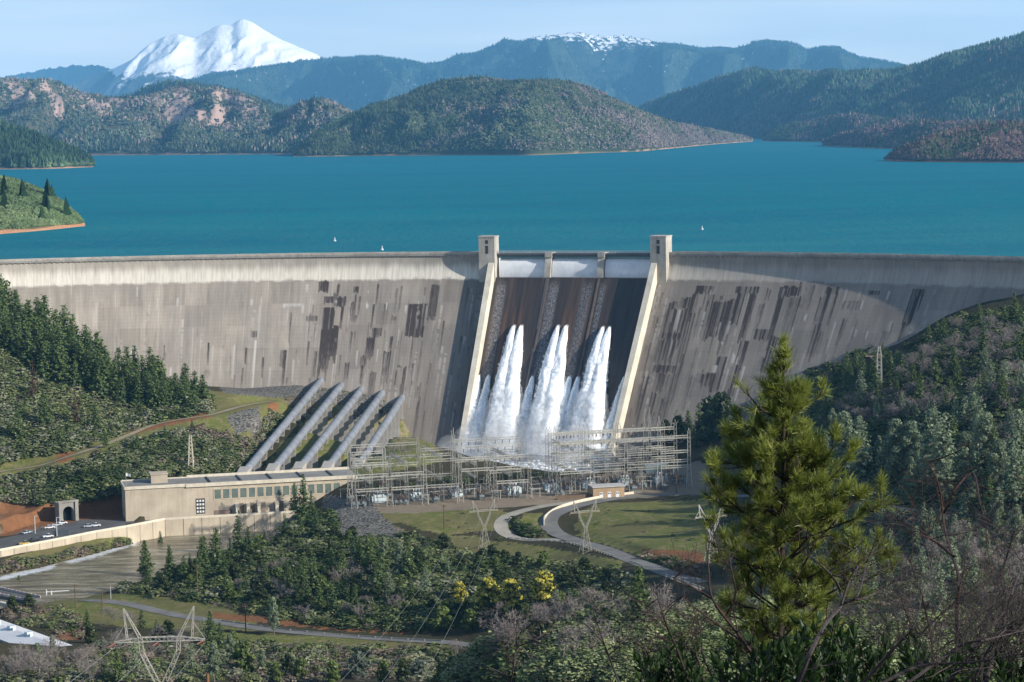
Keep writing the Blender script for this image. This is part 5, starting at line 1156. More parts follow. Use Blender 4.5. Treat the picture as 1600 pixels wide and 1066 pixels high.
# equipment
def make_transformer():
    t = empty('transformer'); mb = MB(); mb.box((0, 0, 2.3), (5.2, 3.2, 3.8)); mb.box((0, 0, 4.35), (5.4, 3.4, .3)); mb.tube([(-2, .6, 5.6), (2, .6, 5.6)], .6, 8); mb.build('tank', M_TANK, t)
    mb = MB(); mb.box((0, 0, .2), (6.2, 4.4, .45)); mb.build('plinth', M_SAD, t)
    for s in (-1, 1):
        mb = MB()
        for k in range(6): mb.box((s * 3.3, -1.3 + k * .5, 2.3), (1.2, .16, 3.0))
        mb.build('radiator', M_TANK, t)
    for k in range(3):
        mb = MB(); mb.tube([(-1.6 + k * 1.6, -.6, 4.5), (-1.8 + k * 1.8, -1.0, 7.4)], [.34, .16], 7); mb.build('bushing', M_INS, t)
    return t
def make_breaker():
    t = empty('circuit_breaker'); mb = MB()
    for k in range(3): mb.tube([(-2.6 + k * 2.6, -1.4, 2.2), (-2.6 + k * 2.6, 1.4, 2.2)], .8, 9)
    mb.build('tanks', M_EQ, t)
    mb = MB()
    for x in (-3, 0, 3):
        for y in (-1, 1): mb.bar((x, y, 0), (x, y, 2), .25)
    mb.bar((-3, -1, 1.4), (3, -1, 1.4), .25); mb.bar((-3, 1, 1.4), (3, 1, 1.4), .25); mb.box((3.8, 0, 1.2), (1, 1.4, 2.2)); mb.build('stand', M_EQ, t)
    for k in range(3):
        for s in (-1, 1):
            mb = MB(); mb.tube([(-2.6 + k * 2.6, s * .8, 2.8), (-2.6 + k * 2.6, s * 2.0, 5.4)], [.28, .14], 6); mb.build('bushing', M_INS, t)
    return t
def make_switch():
    t = empty('disconnect_switch'); mb = MB()
    for x in (-2.4, 2.4): mb.bar((x, 0, 0), (x, 0, 4.6), .35)
    mb.bar((-3.4, 0, 4.6), (3.4, 0, 4.6), .4); mb.build('stand', M_LATD, t)
    for k in range(3):
        mb = MB(); mb.tube([(-2.8 + 2.8 * k, 0, 4.8), (-2.8 + 2.8 * k, 0, 6.8)], [.24, .16], 6); mb.build('insulator', M_INS, t)
    mb = MB(); mb.bar((-3, .2, 6.9), (3, .2, 6.9), .2); mb.build('blade', M_LATD, t); return t
def place(proto, items, cat, group, label):
    for i, (p, rz) in enumerate(items):
        o = proto if i == 0 else copy_tree(proto)
        o.location = tuple(p); o.rotation_euler = (0, 0, rz); tag(o, label(i) if callable(label) else label, cat, group)
tr_px = [(592, 786), (652, 782), (711, 777), (803, 773), (861, 768), (919, 764), (976, 760), (1032, 756)]
place(make_transformer(), [(PZ(a, b, -105), ya + .1 * (i % 3)) for i, (a, b) in enumerate(tr_px)], 'transformer', 'pale blue transformers along the front of the switchyard', lambda i: 'pale blue transformer with brown bushings, %s from the left along the switchyard front' % ORD[i])
it = []; it2 = []
for i, x in enumerate(np.linspace(4, 184, 18)):
    for j, y in enumerate((8, 18, 32, 44)): (it if (i + j) % 2 == 0 else it2).append((yl((x + r.uniform(-2, 2)) * sc_, y + r.uniform(-2, 2), 0), ya + r.choice([0, pi / 2]) + r.uniform(-.05, .05)))
place(make_breaker(), it, 'circuit breaker', 'dark circuit breakers between the switchyard columns', 'dark grey three tank circuit breaker standing among the switchyard columns')
place(make_switch(), it2, 'disconnect switch', 'disconnect switches between the switchyard columns', 'three pole disconnect switch on a steel stand among the switchyard columns')
# brick control house and shed
def house(px, py, z, L_, D_, H_, ang, wall, roof, name, label, doors=3, dcol=None):
    o0 = PZ(px, py, z); l = Loc(o0, ang); h = empty(name, o0); tag(h, label, 'building')
    mb = MB(); l.box(mb, 0, L_, 0, D_, -1, H_); part(mb, 'wall', wall, h)
    mb = MB(); l.box(mb, -.5, L_ + .5, -.6, D_ + .5, H_, H_ + .55); part(mb, 'roof', roof, h)
    for k in range(doors):
        mb = MB(); x = L_ * (.2 + .26 * k); l.box(mb, x, x + 1.9, -.09, .03, 0, 3.0); part(mb, 'door', dcol or M_GATE, h)
        mb = MB(); l.box(mb, x + .2, x + .8, -.13, -.02, 1.9, 2.6); l.box(mb, x + 1.1, x + 1.7, -.13, -.02, 1.9, 2.6); part(mb, 'door_pane', M_DARK, h)
    return h, l
hs, l_ = house(927, 779, -105, 17, 9, 5.6, ya - .05, panel_conc('tan_block_wall', (.42, .30, .19)), plain('pale_roof', (.45, .44, .42), .8), 'control_house', 'small tan block control house with three white doors by the road')
house(1010, 740, -105, 13, 7, 4.2, ya, plain('teal_siding', (.10, .17, .19), .6), plain('shed_roof', (.22, .27, .29), .6), 'shed', 'small dark teal shed behind the switchyard columns', 0)
rw2 = MB(); lw = Loc(PZ(905, 779, -105), ya - .05); lw.box(rw2, -12, 8.0, .3, .7, -.5, 1.9); o = rw2.build('low_wall', plain('brown_wall', (.16, .11, .075), .9)); tag(o, 'low dark brown wall running left from the control house', 'wall')
# ------------------------------------------------------------------ transmission towers (waisted delta type)
def tower(loc, rz, s, label, sub=1.0, mat=None):
    t = empty('transmission_tower', loc, rz); tag(t, label, 'transmission tower', 'steel lattice transmission towers'); mat = mat or M_LAT; b = .16 * sub
    def bl(name, segs, extra=()):
        mb = MB()
        for p, q, w0, w1, n in segs: lattice_leg(mb, np.array(p) * s, np.array(q) * s, w0 * s, w1 * s, n, b)
        for p, q in extra: mb.bar(np.array(p) * s, np.array(q) * s, b)
        return mb.build(name, mat, t)
    bl('body', [((0, 0, 0), (0, 0, 18), 7.5, 2.0, 7)])
    for k in (-1, 1): bl('fork_arm', [((k * .4, 0, 18), (k * 4.6, 0, 27), 1.2, 1.0, 6), ((k * 4.6, 0, 27), (k * 4.9, 0, 31), 1.0, .9, 3)])
    bl('crossarm', [((-5, 0, 30.4), (5, 0, 30.4), 1.1, 1.1, 9), ((-11.5, 0, 29.9), (-5, 0, 30.4), .3, 1.1, 4), ((5, 0, 30.4), (11.5, 0, 29.9), 1.1, .3, 4)])
    for k in (-1, 1): bl('peak', [((k * 5, 0, 31), (k * 8.9, 0, 38.6), .7, .2, 6), ((k * 8.2, 0, 30.6), (k * 8.9, 0, 38.6), .5, .2, 5)], [((k * 5.5, 0, 33), (k * 8.4, 0, 33.5)), ((k * 11.5, 0, 30), (k * 8.6, 0, 34.5))])
    for k in (-1, 0, 1):
        mb = MB(); mb.tube([np.array((k * 11.2, 0, 29.7)) * s, np.array((k * 11.2 - .6, 0, 28.6)) * s], .26 * s * sub, 6); mb.tube([np.array((k * 11.2, 0, 29.7)) * s, np.array((k * 11.2 - 1.8, -1.2, 28.9)) * s], .28 * s * sub, 6); mb.build('insulator', M_INSR, t)
    return t
M_INSR = plain('red_brown_insulator', (.20, .055, .04), .4, .5)
a = P(248, 949, 600); TF = (a[0], a[1], a[2] - 38.6); tower(TF, .08, 1.0, 'large pale lattice transmission tower rising at the lower left with two peaks', .6)
M_LATM = plain('weathered_lattice', (.30, .285, .24), .6)
def mid_tower(px, pyb, pyt, d, lab, mat):
    p = hit(px, pyb, 700); dd = (p - CAM) @ W; s = (pyb - pyt) / F * dd / 38.6; return tower(p, ya + .1, s, lab, .85, mat), p, s
T1 = mid_tower(757, 860, 780, 0, 'lattice transmission tower standing on the meadow left of the gravel loop', M_LATM); T2 = mid_tower(915, 864, 781, 0, 'lattice transmission tower standing beside the hairpin road', M_LATM); T3 = mid_tower(1112, 878, 786, 0, 'bright lattice transmission tower partly hidden by the big pine', M_LAT)
def cable(name, pts, rad, label, sag=0.0, group='power lines'):
    p = np.array(pts, float); t = np.linspace(0, 1, 22)[:, None]; c = p[0] * (1 - t) + p[1] * t; c[:, 2] -= sag * 4 * (t * (1 - t))[:, 0]
    mb = MB(); mb.tube(c, rad, 4, False); o = mb.build(name, M_WIRE, None); tag(o, label, 'power line', group); return o
M_WIRE = plain('aluminium_cable', (.34, .34, .33), .4, .4)
for k, (px, e, w_) in enumerate([(172, (60, 1105), 'left'), (242, (140, 1105), 'middle'), (318, (235, 1105), 'right')]):
    x, z = (k - 1) * 11.2, 28.8; a = np.array(TF) + np.array([x * cos(.08), x * sin(.08), z]); cable('power_line', (a, P(*e, 380)), .035, 'grey cable hanging from the %s insulator of the large tower' % w_)
for k, (e, w_) in enumerate([((455, 1140), 'left'), ((530, 1150), 'middle'), ((600, 1160), 'right')]):
    x = (k - 1) * 11.2 * T1[2]; a = T1[1] + np.array([x, 0, 29 * T1[2]]); cable('power_line', (a, P(*e, 560)), .028, 'thin cable crossing the wooded slope from the %s insulator of the meadow tower' % w_, 6)
# lattice mast on the left slope; steel column on the right slope
p = hit(299, 738, 1100); m_ = empty('lattice_mast', p); tag(m_, 'narrow pale lattice mast standing among shrubs on the left slope', 'mast')
mb = MB(); lattice_leg(mb, p, p + np.array([0, 0, 21.]), 3.2, 1.0, 9, .26); part(mb, 'mast', M_PALE, m_); mb = MB(); mb.bar(p + np.array([-2.2, 0, 20.6]), p + np.array([2.2, 0, 20.6]), .3); mb.bar(p + np.array([-1.6, 0, 18.6]), p + np.array([1.6, 0, 18.6]), .3); part(mb, 'arms', M_LATM, m_)
p = hit(1374, 616, 900); dd = (p - CAM) @ W; h_ = (616 - 541) / F * dd; m_ = empty('pylon', p); tag(m_, 'tall grey steel pylon with one arm among trees on the right slope', 'pylon')
mb = MB(); lattice_leg(mb, p, p + np.array([0, 0, h_ * .8]), 2.4, 2.1, 10, .34); lattice_leg(mb, p + np.array([0, 0, h_ * .8]), p + np.array([0, 0, h_]), 2.1, .9, 3, .3); part(mb, 'mast', M_LATD, m_)
mb = MB(); q = p + np.array([0, 0, h_ * .8]); mb.bar(q + np.array([1.8, 0, 0]), q - np.array([7.2, 0, 0]), .5); mb.bar(q - np.array([5.0, 0, 0]), q - np.array([.9, 0, 3.6]), .35); part(mb, 'arm', plain('rusty_arm', (.27, .20, .17), .7), m_)
# utility poles
M_WOODP = plain('pole_wood', (.13, .085, .055), .9, .1)
for px, yt, yb, lab in [(118, 912, 950, 'wooden utility pole on the grass beside the river bridge'), (160, 922, 954, 'wooden utility pole by the valley road, second from the bridge'), (173, 915, 936, 'short pale utility pole by the river bank'), (384, 944, 988, 'tall wooden utility pole with a crossarm beside the valley road'), (309, 880, 940, 'dark slender utility pole in front of the wooded mound'),
                        (694, 788, 826, 'dark wooden pole on the meadow below the switchyard'), (1057, 742, 771, 'dark wooden pole at the right end of the switchyard'), (372, 722, 760, 'dark wooden pole behind the powerhouse roof')]:
    p = hit(px, yb, 700)
    if p is None: continue
    dd = (p - CAM) @ W; h_ = (yb - yt) / F * dd; o = empty('utility_pole', p); tag(o, lab, 'utility pole', 'wooden utility poles')
    mb = MB(); mb.tube([(0, 0, -.5), (0, 0, h_)], [.30, .2], 7); mb.build('pole', M_WOODP if px != 173 else M_LATD, o); mb = MB(); mb.box((0, 0, h_ * .93), (2.6, .22, .25)); mb.box((-.9, 0, h_ * .93 + .3), (.16, .16, .4)); mb.box((.9, 0, h_ * .93 + .3), (.16, .16, .4)); mb.build('crossarm', M_WOODP, o)
p = P(324, 1053, 560); o = empty('utility_pole', p - np.array([0, 0, 14.])); tag(o, 'brown wooden pole top showing at the bottom edge right of the large tower', 'utility pole', 'wooden utility poles'); mb = MB(); mb.tube([(0, 0, 0), (0, 0, 14)], [.5, .42], 8); mb.build('pole', plain('orange_brown_wood', (.20, .10, .045), .9), o)
# ------------------------------------------------------------------ warehouse, bridge, rails
a = PZ(133, 1011, -113.5); b = PZ(-20, 957, -113.5); wa = math.atan2(*(a - b)[1::-1]); L_ = float(np.linalg.norm((a - b)[:2])) + 25; o0 = a.copy(); o0[2] = -121.5; l = Loc(o0, wa); wh = empty('warehouse', o0); tag(wh, 'long white low roofed warehouse at the lower left edge', 'warehouse')
M_WHR = plain('white_metal_roof', (.66, .66, .66), .5, .4, var=.15, scale=.1); M_WHW = plain('white_siding', (.60, .61, .62), .7)
mb = MB(); l.box(mb, -L_, 0, -15, 0, -4, 6.6); part(mb, 'wall', M_WHW, wh)
mb = MB(); V = [l(x, y, z) for x in (-L_, .8) for y, z in ((.8, 6.5), (-7.5, 8.4), (-16.2, 6.3), (-16.2, 6.0), (-7.5, 8.1), (.8, 6.2))]; i = np.arange(6); mb.add(V, [np.stack([i, (i + 1) % 6, (i + 1) % 6 + 6, i + 6], 1), i[None], (i + 6)[::-1][None]]); part(mb, 'roof', M_WHR, wh)
for x in (-36, -52, -66):
    mb = MB(); l.box(mb, x, x + 2.6, -9, -6.5, 8.1, 9.7); l.box(mb, x + 3.4, x + 4.4, -8.5, -7.5, 8, 9.3); part(mb, 'roof_unit', M_TANK, wh)
for k in range(8):
    mb = MB(); x = -L_ + 30 + k * 9; l.box(mb, x, x + 6, -15.12, -14.9, 2.6, 4.8); part(mb, 'window', M_DARK, wh)
ba_, bb_ = PZ(-110, 897, -119.5), PZ(64, 934, -119.5); br = empty('bridge', ba_); tag(br, 'road bridge with pale railings crossing the river at the left edge', 'bridge'); l = Loc(ba_, math.atan2(*(bb_ - ba_)[1::-1])); L_ = float(np.linalg.norm(bb_ - ba_))
mb = MB(); l.box(mb, 0, L_, -9, 0, -1.6, 0); part(mb, 'deck', M_PARK, br)
for y in (-9, -.4):
    mb = MB(); l.box(mb, 0, L_, y, y + .4, 0, 1.0)
    for x in np.arange(0, L_, 3): l.box(mb, x, x + .4, y - .06, y + .46, 0, 1.2)
    part(mb, 'railing', plain('pinkish_rail', (.50, .42, .40), .8), br)
mb = MB(); l.box(mb, L_ - 26, L_ - 8, -13, -10, -3.6, -1.8); part(mb, 'abutment', M_PALE, br)
p = PZ(72, 929, -120.0); l = Loc(p, ya - .05); gr = empty('barrier', p); tag(gr, 'white swing barrier beside the river bridge', 'barrier'); mb = MB(); l.box(mb, 0, .5, 0, .5, -.4, 2.2); l.box(mb, 2.2, 2.8, 0, .5, -.4, 1.6); part(mb, 'post', M_WHW, gr); mb = MB(); l.box(mb, .5, 10.5, .1, .35, 1.0, 1.35); part(mb, 'boom', M_WHW, gr)
# guard rails of the hairpin
def rail_along(pix, label, h=.8, step=4.0, mat=None, solid=False):
    c = curve([hit(x, y, 700) for x, y in pix], 8); o = empty('guard_rail', c[0]); tag(o, label, 'guard rail'); mb = MB()
    for p, q in zip(c[:-1], c[1:]):
        zz = np.array([0, 0, h * .75]); mb.bar(p + zz, q + zz, .12 if not solid else .45, .5 if not solid else h * 1.6)
    part(mb, 'rail', mat or M_PALE, o)
    d = np.concatenate([[0], np.cumsum(np.linalg.norm(np.diff(c, axis=0), axis=1))])
    if not solid:
        for k, u in enumerate(np.arange(0, d[-1], step)[:90]):
            p = np.array([np.interp(u, d, c[:, i]) for i in range(3)]); mb = MB(); mb.bar(p - np.array([0, 0, .4]), p + np.array([0, 0, h * 1.15]), .5); part(mb, 'post', mat or M_PALE, o)
rail_along([(990, 772), (925, 781), (878, 793), (853, 808), (850, 822)], 'pale concrete kerb wall round the outside of the hairpin bend', .9, solid=True)
rail_along([(792, 842), (830, 845), (875, 848), (900, 852), (930, 861), (960, 871)], 'white posted guard rail below the hairpin junction')
rail_along([(985, 879), (1040, 900), (1100, 922)], 'grey guard rail on the lower side of the descending road', mat=M_LATD)
rail_along([(345, 971), (450, 985), (560, 995), (690, 1003)], 'low grey guard rail along the valley road', .6, 8, M_LATD)
# ------------------------------------------------------------------ parking lot: cars, lamps, container
def car_paint(name, col): t = NT(name); t.bsdf(col, .3, .5); return t.m
M_TYRE = plain('tyre_rubber', (.02, .02, .02), .8); M_GLASS = plain('car_glass', (.03, .04, .05), .15, .5)
def make_car(paint, kind='car'):
    t = empty('parked_' + kind); mb = MB(); prof_ = [(-2.25, .35), (-2.3, .8), (-1.6, .95), (1.15, .95), (2.2, .85), (2.3, .4)]
    n = len(prof_); mb.add([(x, y, z) for y in (-.88, .88) for x, z in prof_], [np.stack([np.arange(n), (np.arange(n) + 1) % n, (np.arange(n) + 1) % n + n, np.arange(n) + n], 1), np.arange(n)[None], (np.arange(n) + n)[::-1][None]]); mb.build('body', paint, t)
    c = [(-1.55, .95), (-1.0, 1.5), (.3, 1.5), (1.05, .95)] if kind == 'car' else [(-.3, .95), (-.1, 1.65), (.7, 1.65), (1.2, .95)]
    mb = MB(); mb.add([(x, y * (1 if z < 1 else .82), z) for y in (-.82, .82) for x, z in c], [np.stack([np.arange(4), (np.arange(4) + 1) % 4, (np.arange(4) + 1) % 4 + 4, np.arange(4) + 4], 1), np.arange(4)[None], (np.arange(4) + 4)[::-1][None]]); mb.build('window', M_GLASS, t)
    mb = MB(); x0, x1 = c[1][0], c[2][0]; mb.box(((x0 + x1) / 2, 0, c[1][1] + .03), (x1 - x0 + .1, 1.36, .06)); mb.build('roof', paint, t)
    for x in (-1.4, 1.4):
        for y in (-.86, .86): mb = MB(); mb.tube([(x, y - .1, .33), (x, y + .1, .33)], .33, 10); mb.build('wheel', M_TYRE, t)
    return t
WHT, SIL, DRK, YEL, GRN = car_paint('white_car', (.72, .73, .75)), car_paint('silver_car', (.42, .46, .50)), car_paint('dark_car', (.03, .035, .04)), car_paint('yellow_truck', (.48, .33, .08)), car_paint('teal_car', (.10, .22, .24))
for px, py, rz, pt, kd, lab in [(42, 834, .9, SIL, 'car', 'silver car parked alone at the left of the lot'), (78, 826, .35, WHT, 'car', 'white car leftmost in the row before the tunnel'), (89, 822, .35, SIL, 'truck', 'silver pickup in the middle of the row before the tunnel'), (97, 819, .35, WHT, 'truck', 'white pickup nearest the tunnel mouth'), (139, 824, .3, SIL, 'car', 'silver car beside the white van near the powerhouse end'), (149, 823, .3, WHT, 'truck', 'white truck parked nearest the powerhouse end'),
                                (75, 840, .5, WHT, 'truck', 'white pickup parked by the river wall'), (54, 846, .5, DRK, 'car', 'dark car parked against the river wall'), (38, 851, .5, YEL, 'truck', 'yellow flat truck parked against the river wall')]:
    c_ = make_car(pt, kd); c_.location = tuple(PZ(px, py, -119.88)); c_.rotation_euler = (0, 0, rz); c_.scale = (1.25, 1.25, 1.25); tag(c_, lab, 'truck' if kd == 'truck' else 'car', 'vehicles in the parking lot')
for px, py, h_ in [(55, 834, 9.5), (89, 838, 10)]:
    p = PZ(px, py, -120); o = empty('lamp_post', p); tag(o, 'tall white lamp post in the parking lot, %s' % ('left of the container' if px < 60 else 'beside the container'), 'lamp post', 'lamp posts in the parking lot'); mb = MB(); mb.tube([(0, 0, 0), (0, 0, h_)], [.22, .14], 7); mb.build('post', M_WHW, o); mb = MB(); mb.box((.7, 0, h_), (1.6, .4, .2)); mb.build('lamp_head', M_WHW, o)
p = PZ(84, 838, -120); o = empty('container', p, .3); tag(o, 'dark blue grey storage container in the middle of the parking lot', 'container'); mb = MB(); mb.box((4, 1.2, 1.4), (8.5, 2.4, 2.6))
for k in range(14): mb.box((0 + k * .6, -.04, 1.4), (.25, .1, 2.3))
mb.build('box', plain('container_paint', (.07, .085, .10), .5), o); mb = MB(); mb.box((8.3, 1.2, 1.4), (.08, 2.0, 2.2)); mb.build('door', plain('container_door', (.10, .12, .14), .5), o)
# markers afloat on the lake
for px, py, lab in [(523, 377, 'small white buoy floating on the lake left of the tower'), (1097, 359, 'small white buoy floating on the lake right of the tower'), (597, 391, 'white float close behind the left crest of the dam')]:
    p = PZ(px, py, 0.0); o = empty('buoy', p); tag(o, lab, 'buoy', 'buoys on the lake'); mb = MB(); mb.tube([(0, 0, -.3), (0, 0, .9), (0, 0, 1.1)], [1.2, 1.2, .3], 10); mb.build('float', M_WHW, o); mb = MB(); mb.tube([(0, 0, 1), (0, 0, 3.2)], [.5, .35], 7); mb.build('mast', M_WHW, o)
# ------------------------------------------------------------------ vegetation
def leaf_mat(name, a, b, dark=None, tr=.25, objvar=.35, tip=None):
    """foliage: two greens by leaf, shifted per tree; a little light passes through"""
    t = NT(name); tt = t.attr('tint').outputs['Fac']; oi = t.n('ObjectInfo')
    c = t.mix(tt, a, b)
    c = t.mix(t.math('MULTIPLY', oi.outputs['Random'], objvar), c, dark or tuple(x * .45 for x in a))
    if tip: c = t.mix(t.ramp(tt, [(.86, (0, 0, 0)), (.9, (1, 1, 1))]), c, tip)
    d = t.n('BsdfDiffuse', {'Color': c, 'Roughness': .6}); tl = t.n('BsdfTranslucent', {'Color': c}); g = t.n('BsdfGlossy', {'Color': (.5, .5, .5), 'Roughness': .45})
    m1 = t.n('MixShader', {0: tr, 1: d, 2: tl}); m2 = t.n('MixShader', {0: .04, 1: m1, 2: g}); t.t.links.new(m2.outputs[0], t.out.inputs[0]); return t.m
def bark(name, col): return plain(name, col, .9, .1, var=.4, scale=2.0)
M_BARK = bark('conifer_bark', (.10, .065, .045)); M_BARKG = bark('grey_bark', (.16, .14, .125)); M_TWIG = bark('bare_twigs', (.245, .215, .20))
M_PINE = leaf_mat('pine_needles', (.058, .100, .034), (.175, .235, .072), (.040, .080, .045)); M_FIR = leaf_mat('fir_needles', (.036, .072, .022), (.125, .180, .050), (.050, .085, .045))
M_GREY = leaf_mat('grey_pine_needles', (.15, .195, .115), (.33, .40, .24), (.13, .17, .10)); M_RUST = leaf_mat('rusty_needles', (.09, .055, .03), (.16, .10, .06))
M_YEL = leaf_mat('acacia_leaves', (.030, .055, .016), (.085, .115, .030), None, .2, .15, tip=(.56, .50, .08))
M_OAK = leaf_mat('live_oak_leaves', (.032, .052, .018), (.095, .118, .038)); M_BRIGHT = leaf_mat('bright_green_leaves', (.09, .135, .032), (.20, .26, .07)); M_SILV = leaf_mat('silver_green_leaves', (.09, .12, .085), (.17, .20, .15))
def quads(mb, c, nrm, up, sx, sy, tint):
    """leaf sprays: one quad per centre"""
    n = len(c); nrm = nrm / (np.linalg.norm(nrm, axis=1)[:, None] + 1e-9); x = np.cross(up, nrm); x /= np.linalg.norm(x, axis=1)[:, None] + 1e-9; y = np.cross(nrm, x)
    sx = np.broadcast_to(sx, n)[:, None]; sy = np.broadcast_to(sy, n)[:, None]
    V = np.stack([c - x * sx * .5 - y * sy * .5, c + x * sx * .5 - y * sy * .35, c + x * sx * .35 + y * sy * .6, c - x * sx * .4 + y * sy * .45], 1)
    mb.add(V.reshape(-1, 3), np.arange(4 * n).reshape(n, 4), np.repeat(tint, 4))
def conifer_meshes(seed, h=20., R=3.6, n_tier=26, base=.14, pw=.8, gap=.0, spray=1.0, droop=.25, irr=.3, mat=None, bark_=None):
    r = np.random.default_rng(seed); C, N, T = [], [], []; tr = MB(); lean = r.normal(0, .012, 2)
    ax = lambda z: np.array([lean[0] * z + .12 * sin(z * .5 + seed), lean[1] * z, z])
    zz = np.linspace(0, h, 9); tr.tube([ax(z) for z in zz], [.34 * (1 - .93 * z / h) + .02 for z in zz], 6)
    for k in range(n_tier):
        u = base + (1 - base) * (k + r.uniform(-.3, .3)) / n_tier; u = min(max(u, base), .985); z = h * u; L = R * (1 - u) ** pw * (.55 + .45 * min(1, (u - base) * 6 + .3)) + .25
        nb = r.integers(4, 7)
        for b in range(nb):
            if r.random() < gap: continue
            a = 2 * pi * (b + r.uniform(-.35, .35)) / nb + k * 2.4; l = L * r.uniform(1 - irr, 1 + irr * .8); d = np.array([cos(a), sin(a), 0]); p0 = ax(z); dr = droop * (1.3 - u * 1.6)
            if b % 2 == 0 and l > 1.2: tr.tube([p0, p0 + d * l * .55 + np.array([0, 0, -dr * l * .35])], [.07, .03], 3, False)
            m = max(2, int(l / .5)); s = np.linspace(.25, 1, m); c = p0 + d * (l * s)[:, None]; c[:, 2] += -dr * l * s ** 1.5 + .18 * l * s ** 3
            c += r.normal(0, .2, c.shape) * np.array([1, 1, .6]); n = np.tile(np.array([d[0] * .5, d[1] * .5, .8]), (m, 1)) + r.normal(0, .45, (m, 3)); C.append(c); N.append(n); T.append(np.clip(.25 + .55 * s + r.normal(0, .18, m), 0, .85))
    C = np.concatenate(C); N = np.concatenate(N); T = np.concatenate(T); mb = MB(); sz = spray * r.uniform(.65, 1.25, len(C)) * (.55 + .45 * (1 - C[:, 2] / h))
    quads(mb, C, N, r.normal(size=C.shape), sz, sz * r.uniform(.6, 1.0, len(C)), T)
    quads(mb, C + r.normal(0, .22, C.shape), r.normal(size=C.shape), r.normal(size=C.shape), sz * .75, sz * .5, T * .8)
    return mb.data('crown', mat or M_PINE), tr.data('trunk', bark_ or M_BARK)
def lobe_meshes(seed, h=15., R=4.5, lobes=11, base=.22, n=70, spray=.8, mat=None, bark_=None, tip=False, squash=.8, lr=(.26, .42)):
    """broad crown of leafy lobes on forked limbs"""
    r = np.random.default_rng(seed); tr = MB(); mb = MB(); top = h * (.35 if base > .1 else .2)
    tr.tube([(0, 0, 0), (r.normal(0, .2), r.normal(0, .2), top * .6), (0, 0, top)], [.32, .26, .2], 6)
    for k in range(lobes):
        u = (k + .5) / lobes; z = h * (base + (1 - base) * u * .92); rad = R * (1 - abs(2 * (u * .9) - .62) ** 2 * .75); a = k * 2.4 + r.uniform(-.4, .4); q = rad * r.uniform(.25, .72) * (1 - .55 * max(0, u - .6) * 2)
        c = np.array([q * cos(a), q * sin(a), z]); s = R * r.uniform(*lr); tr.tube([(0, 0, top * .7), c * .6 + np.array([0, 0, top * .2]), c], [.14, .09, .04], 4, False)
        d = r.normal(size=(n, 3)); d[:, 2] += .3; d /= np.linalg.norm(d, axis=1)[:, None]; p = c + d * s * r.uniform(.55, 1.08, n)[:, None] * np.array([1, 1, squash]); sz = spray * r.uniform(.6, 1.3, n)
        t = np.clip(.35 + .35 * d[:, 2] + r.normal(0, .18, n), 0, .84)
        if tip and u > .3: t = np.where((d[:, 2] > -.3) & (r.random(n) < .78), 1.0, t)
        quads(mb, p, d * .8 + r.normal(0, .6, (n, 3)), r.normal(size=(n, 3)), sz, sz * .7, t)
    return mb.data('crown', mat or M_OAK), tr.data('trunk', bark_ or M_BARKG)
def bare_meshes(seed, h=11., spread=.62, lv=4, mat=None, tw=.07, fine=True):
    r = np.random.default_rng(seed); tr = MB(); mb = MB(); C = []
    def grow(p, d, l, rad, k):
        q = p + d * l * .5 + r.normal(0, .06 * l, 3); e = q + (d + r.normal(0, .18, 3)) * l * .5
        (tr if k < 2 else mb).tube([p, q, e], [rad, rad * .8, rad * .6], 4 if k < 2 else 3, False, r.uniform(.2, .8))
        if k >= lv:
            return
        for _ in range(r.integers(3, 5)):
            n = d + r.normal(0, spread, 3); n[2] += .12; n /= np.linalg.norm(n); s = r.uniform(.35, 1.0); grow(q * (1 - s) + e * s, n, l * r.uniform(.55, .82), max(rad * .55, tw * .6), k + 1)
    for _ in range(r.integers(2, 4)):
        d = np.array([r.normal(0, .32), r.normal(0, .32), 1.]); grow(np.array([r.normal(0, .2), r.normal(0, .2), 0.]), d / np.linalg.norm(d), h * .36, h * .016, 0)
    return mb.data('crown', mat or M_TWIG), tr.data('trunk', M_BARKG)
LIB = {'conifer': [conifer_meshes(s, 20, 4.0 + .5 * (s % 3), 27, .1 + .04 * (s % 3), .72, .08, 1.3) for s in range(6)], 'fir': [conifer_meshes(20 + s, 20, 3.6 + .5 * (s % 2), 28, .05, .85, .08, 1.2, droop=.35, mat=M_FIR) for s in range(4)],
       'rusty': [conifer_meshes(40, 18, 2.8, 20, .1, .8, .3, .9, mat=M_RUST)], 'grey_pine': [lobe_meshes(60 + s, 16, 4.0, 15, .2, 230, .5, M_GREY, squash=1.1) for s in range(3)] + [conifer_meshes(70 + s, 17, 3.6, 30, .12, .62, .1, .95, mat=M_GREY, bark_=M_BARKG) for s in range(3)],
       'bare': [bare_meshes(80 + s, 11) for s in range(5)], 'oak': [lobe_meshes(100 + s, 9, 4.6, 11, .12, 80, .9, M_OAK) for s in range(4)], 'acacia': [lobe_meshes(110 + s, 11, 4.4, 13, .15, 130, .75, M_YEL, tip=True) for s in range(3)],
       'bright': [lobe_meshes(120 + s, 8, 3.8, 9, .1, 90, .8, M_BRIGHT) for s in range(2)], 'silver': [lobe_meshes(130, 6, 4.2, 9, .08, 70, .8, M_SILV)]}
LIBH = {'conifer': 20., 'fir': 20., 'rusty': 18., 'grey_pine': 16.5, 'bare': 11., 'oak': 9., 'acacia': 11., 'bright': 8., 'silver': 6.}
NAME = {'conifer': 'conifer', 'fir': 'fir_tree', 'rusty': 'dead_conifer', 'grey_pine': 'grey_pine', 'bare': 'bare_tree', 'oak': 'live_oak', 'acacia': 'flowering_acacia', 'bright': 'leafy_tree', 'silver': 'leafy_tree'}
PLACED = []
tr_r = np.random.default_rng(77)
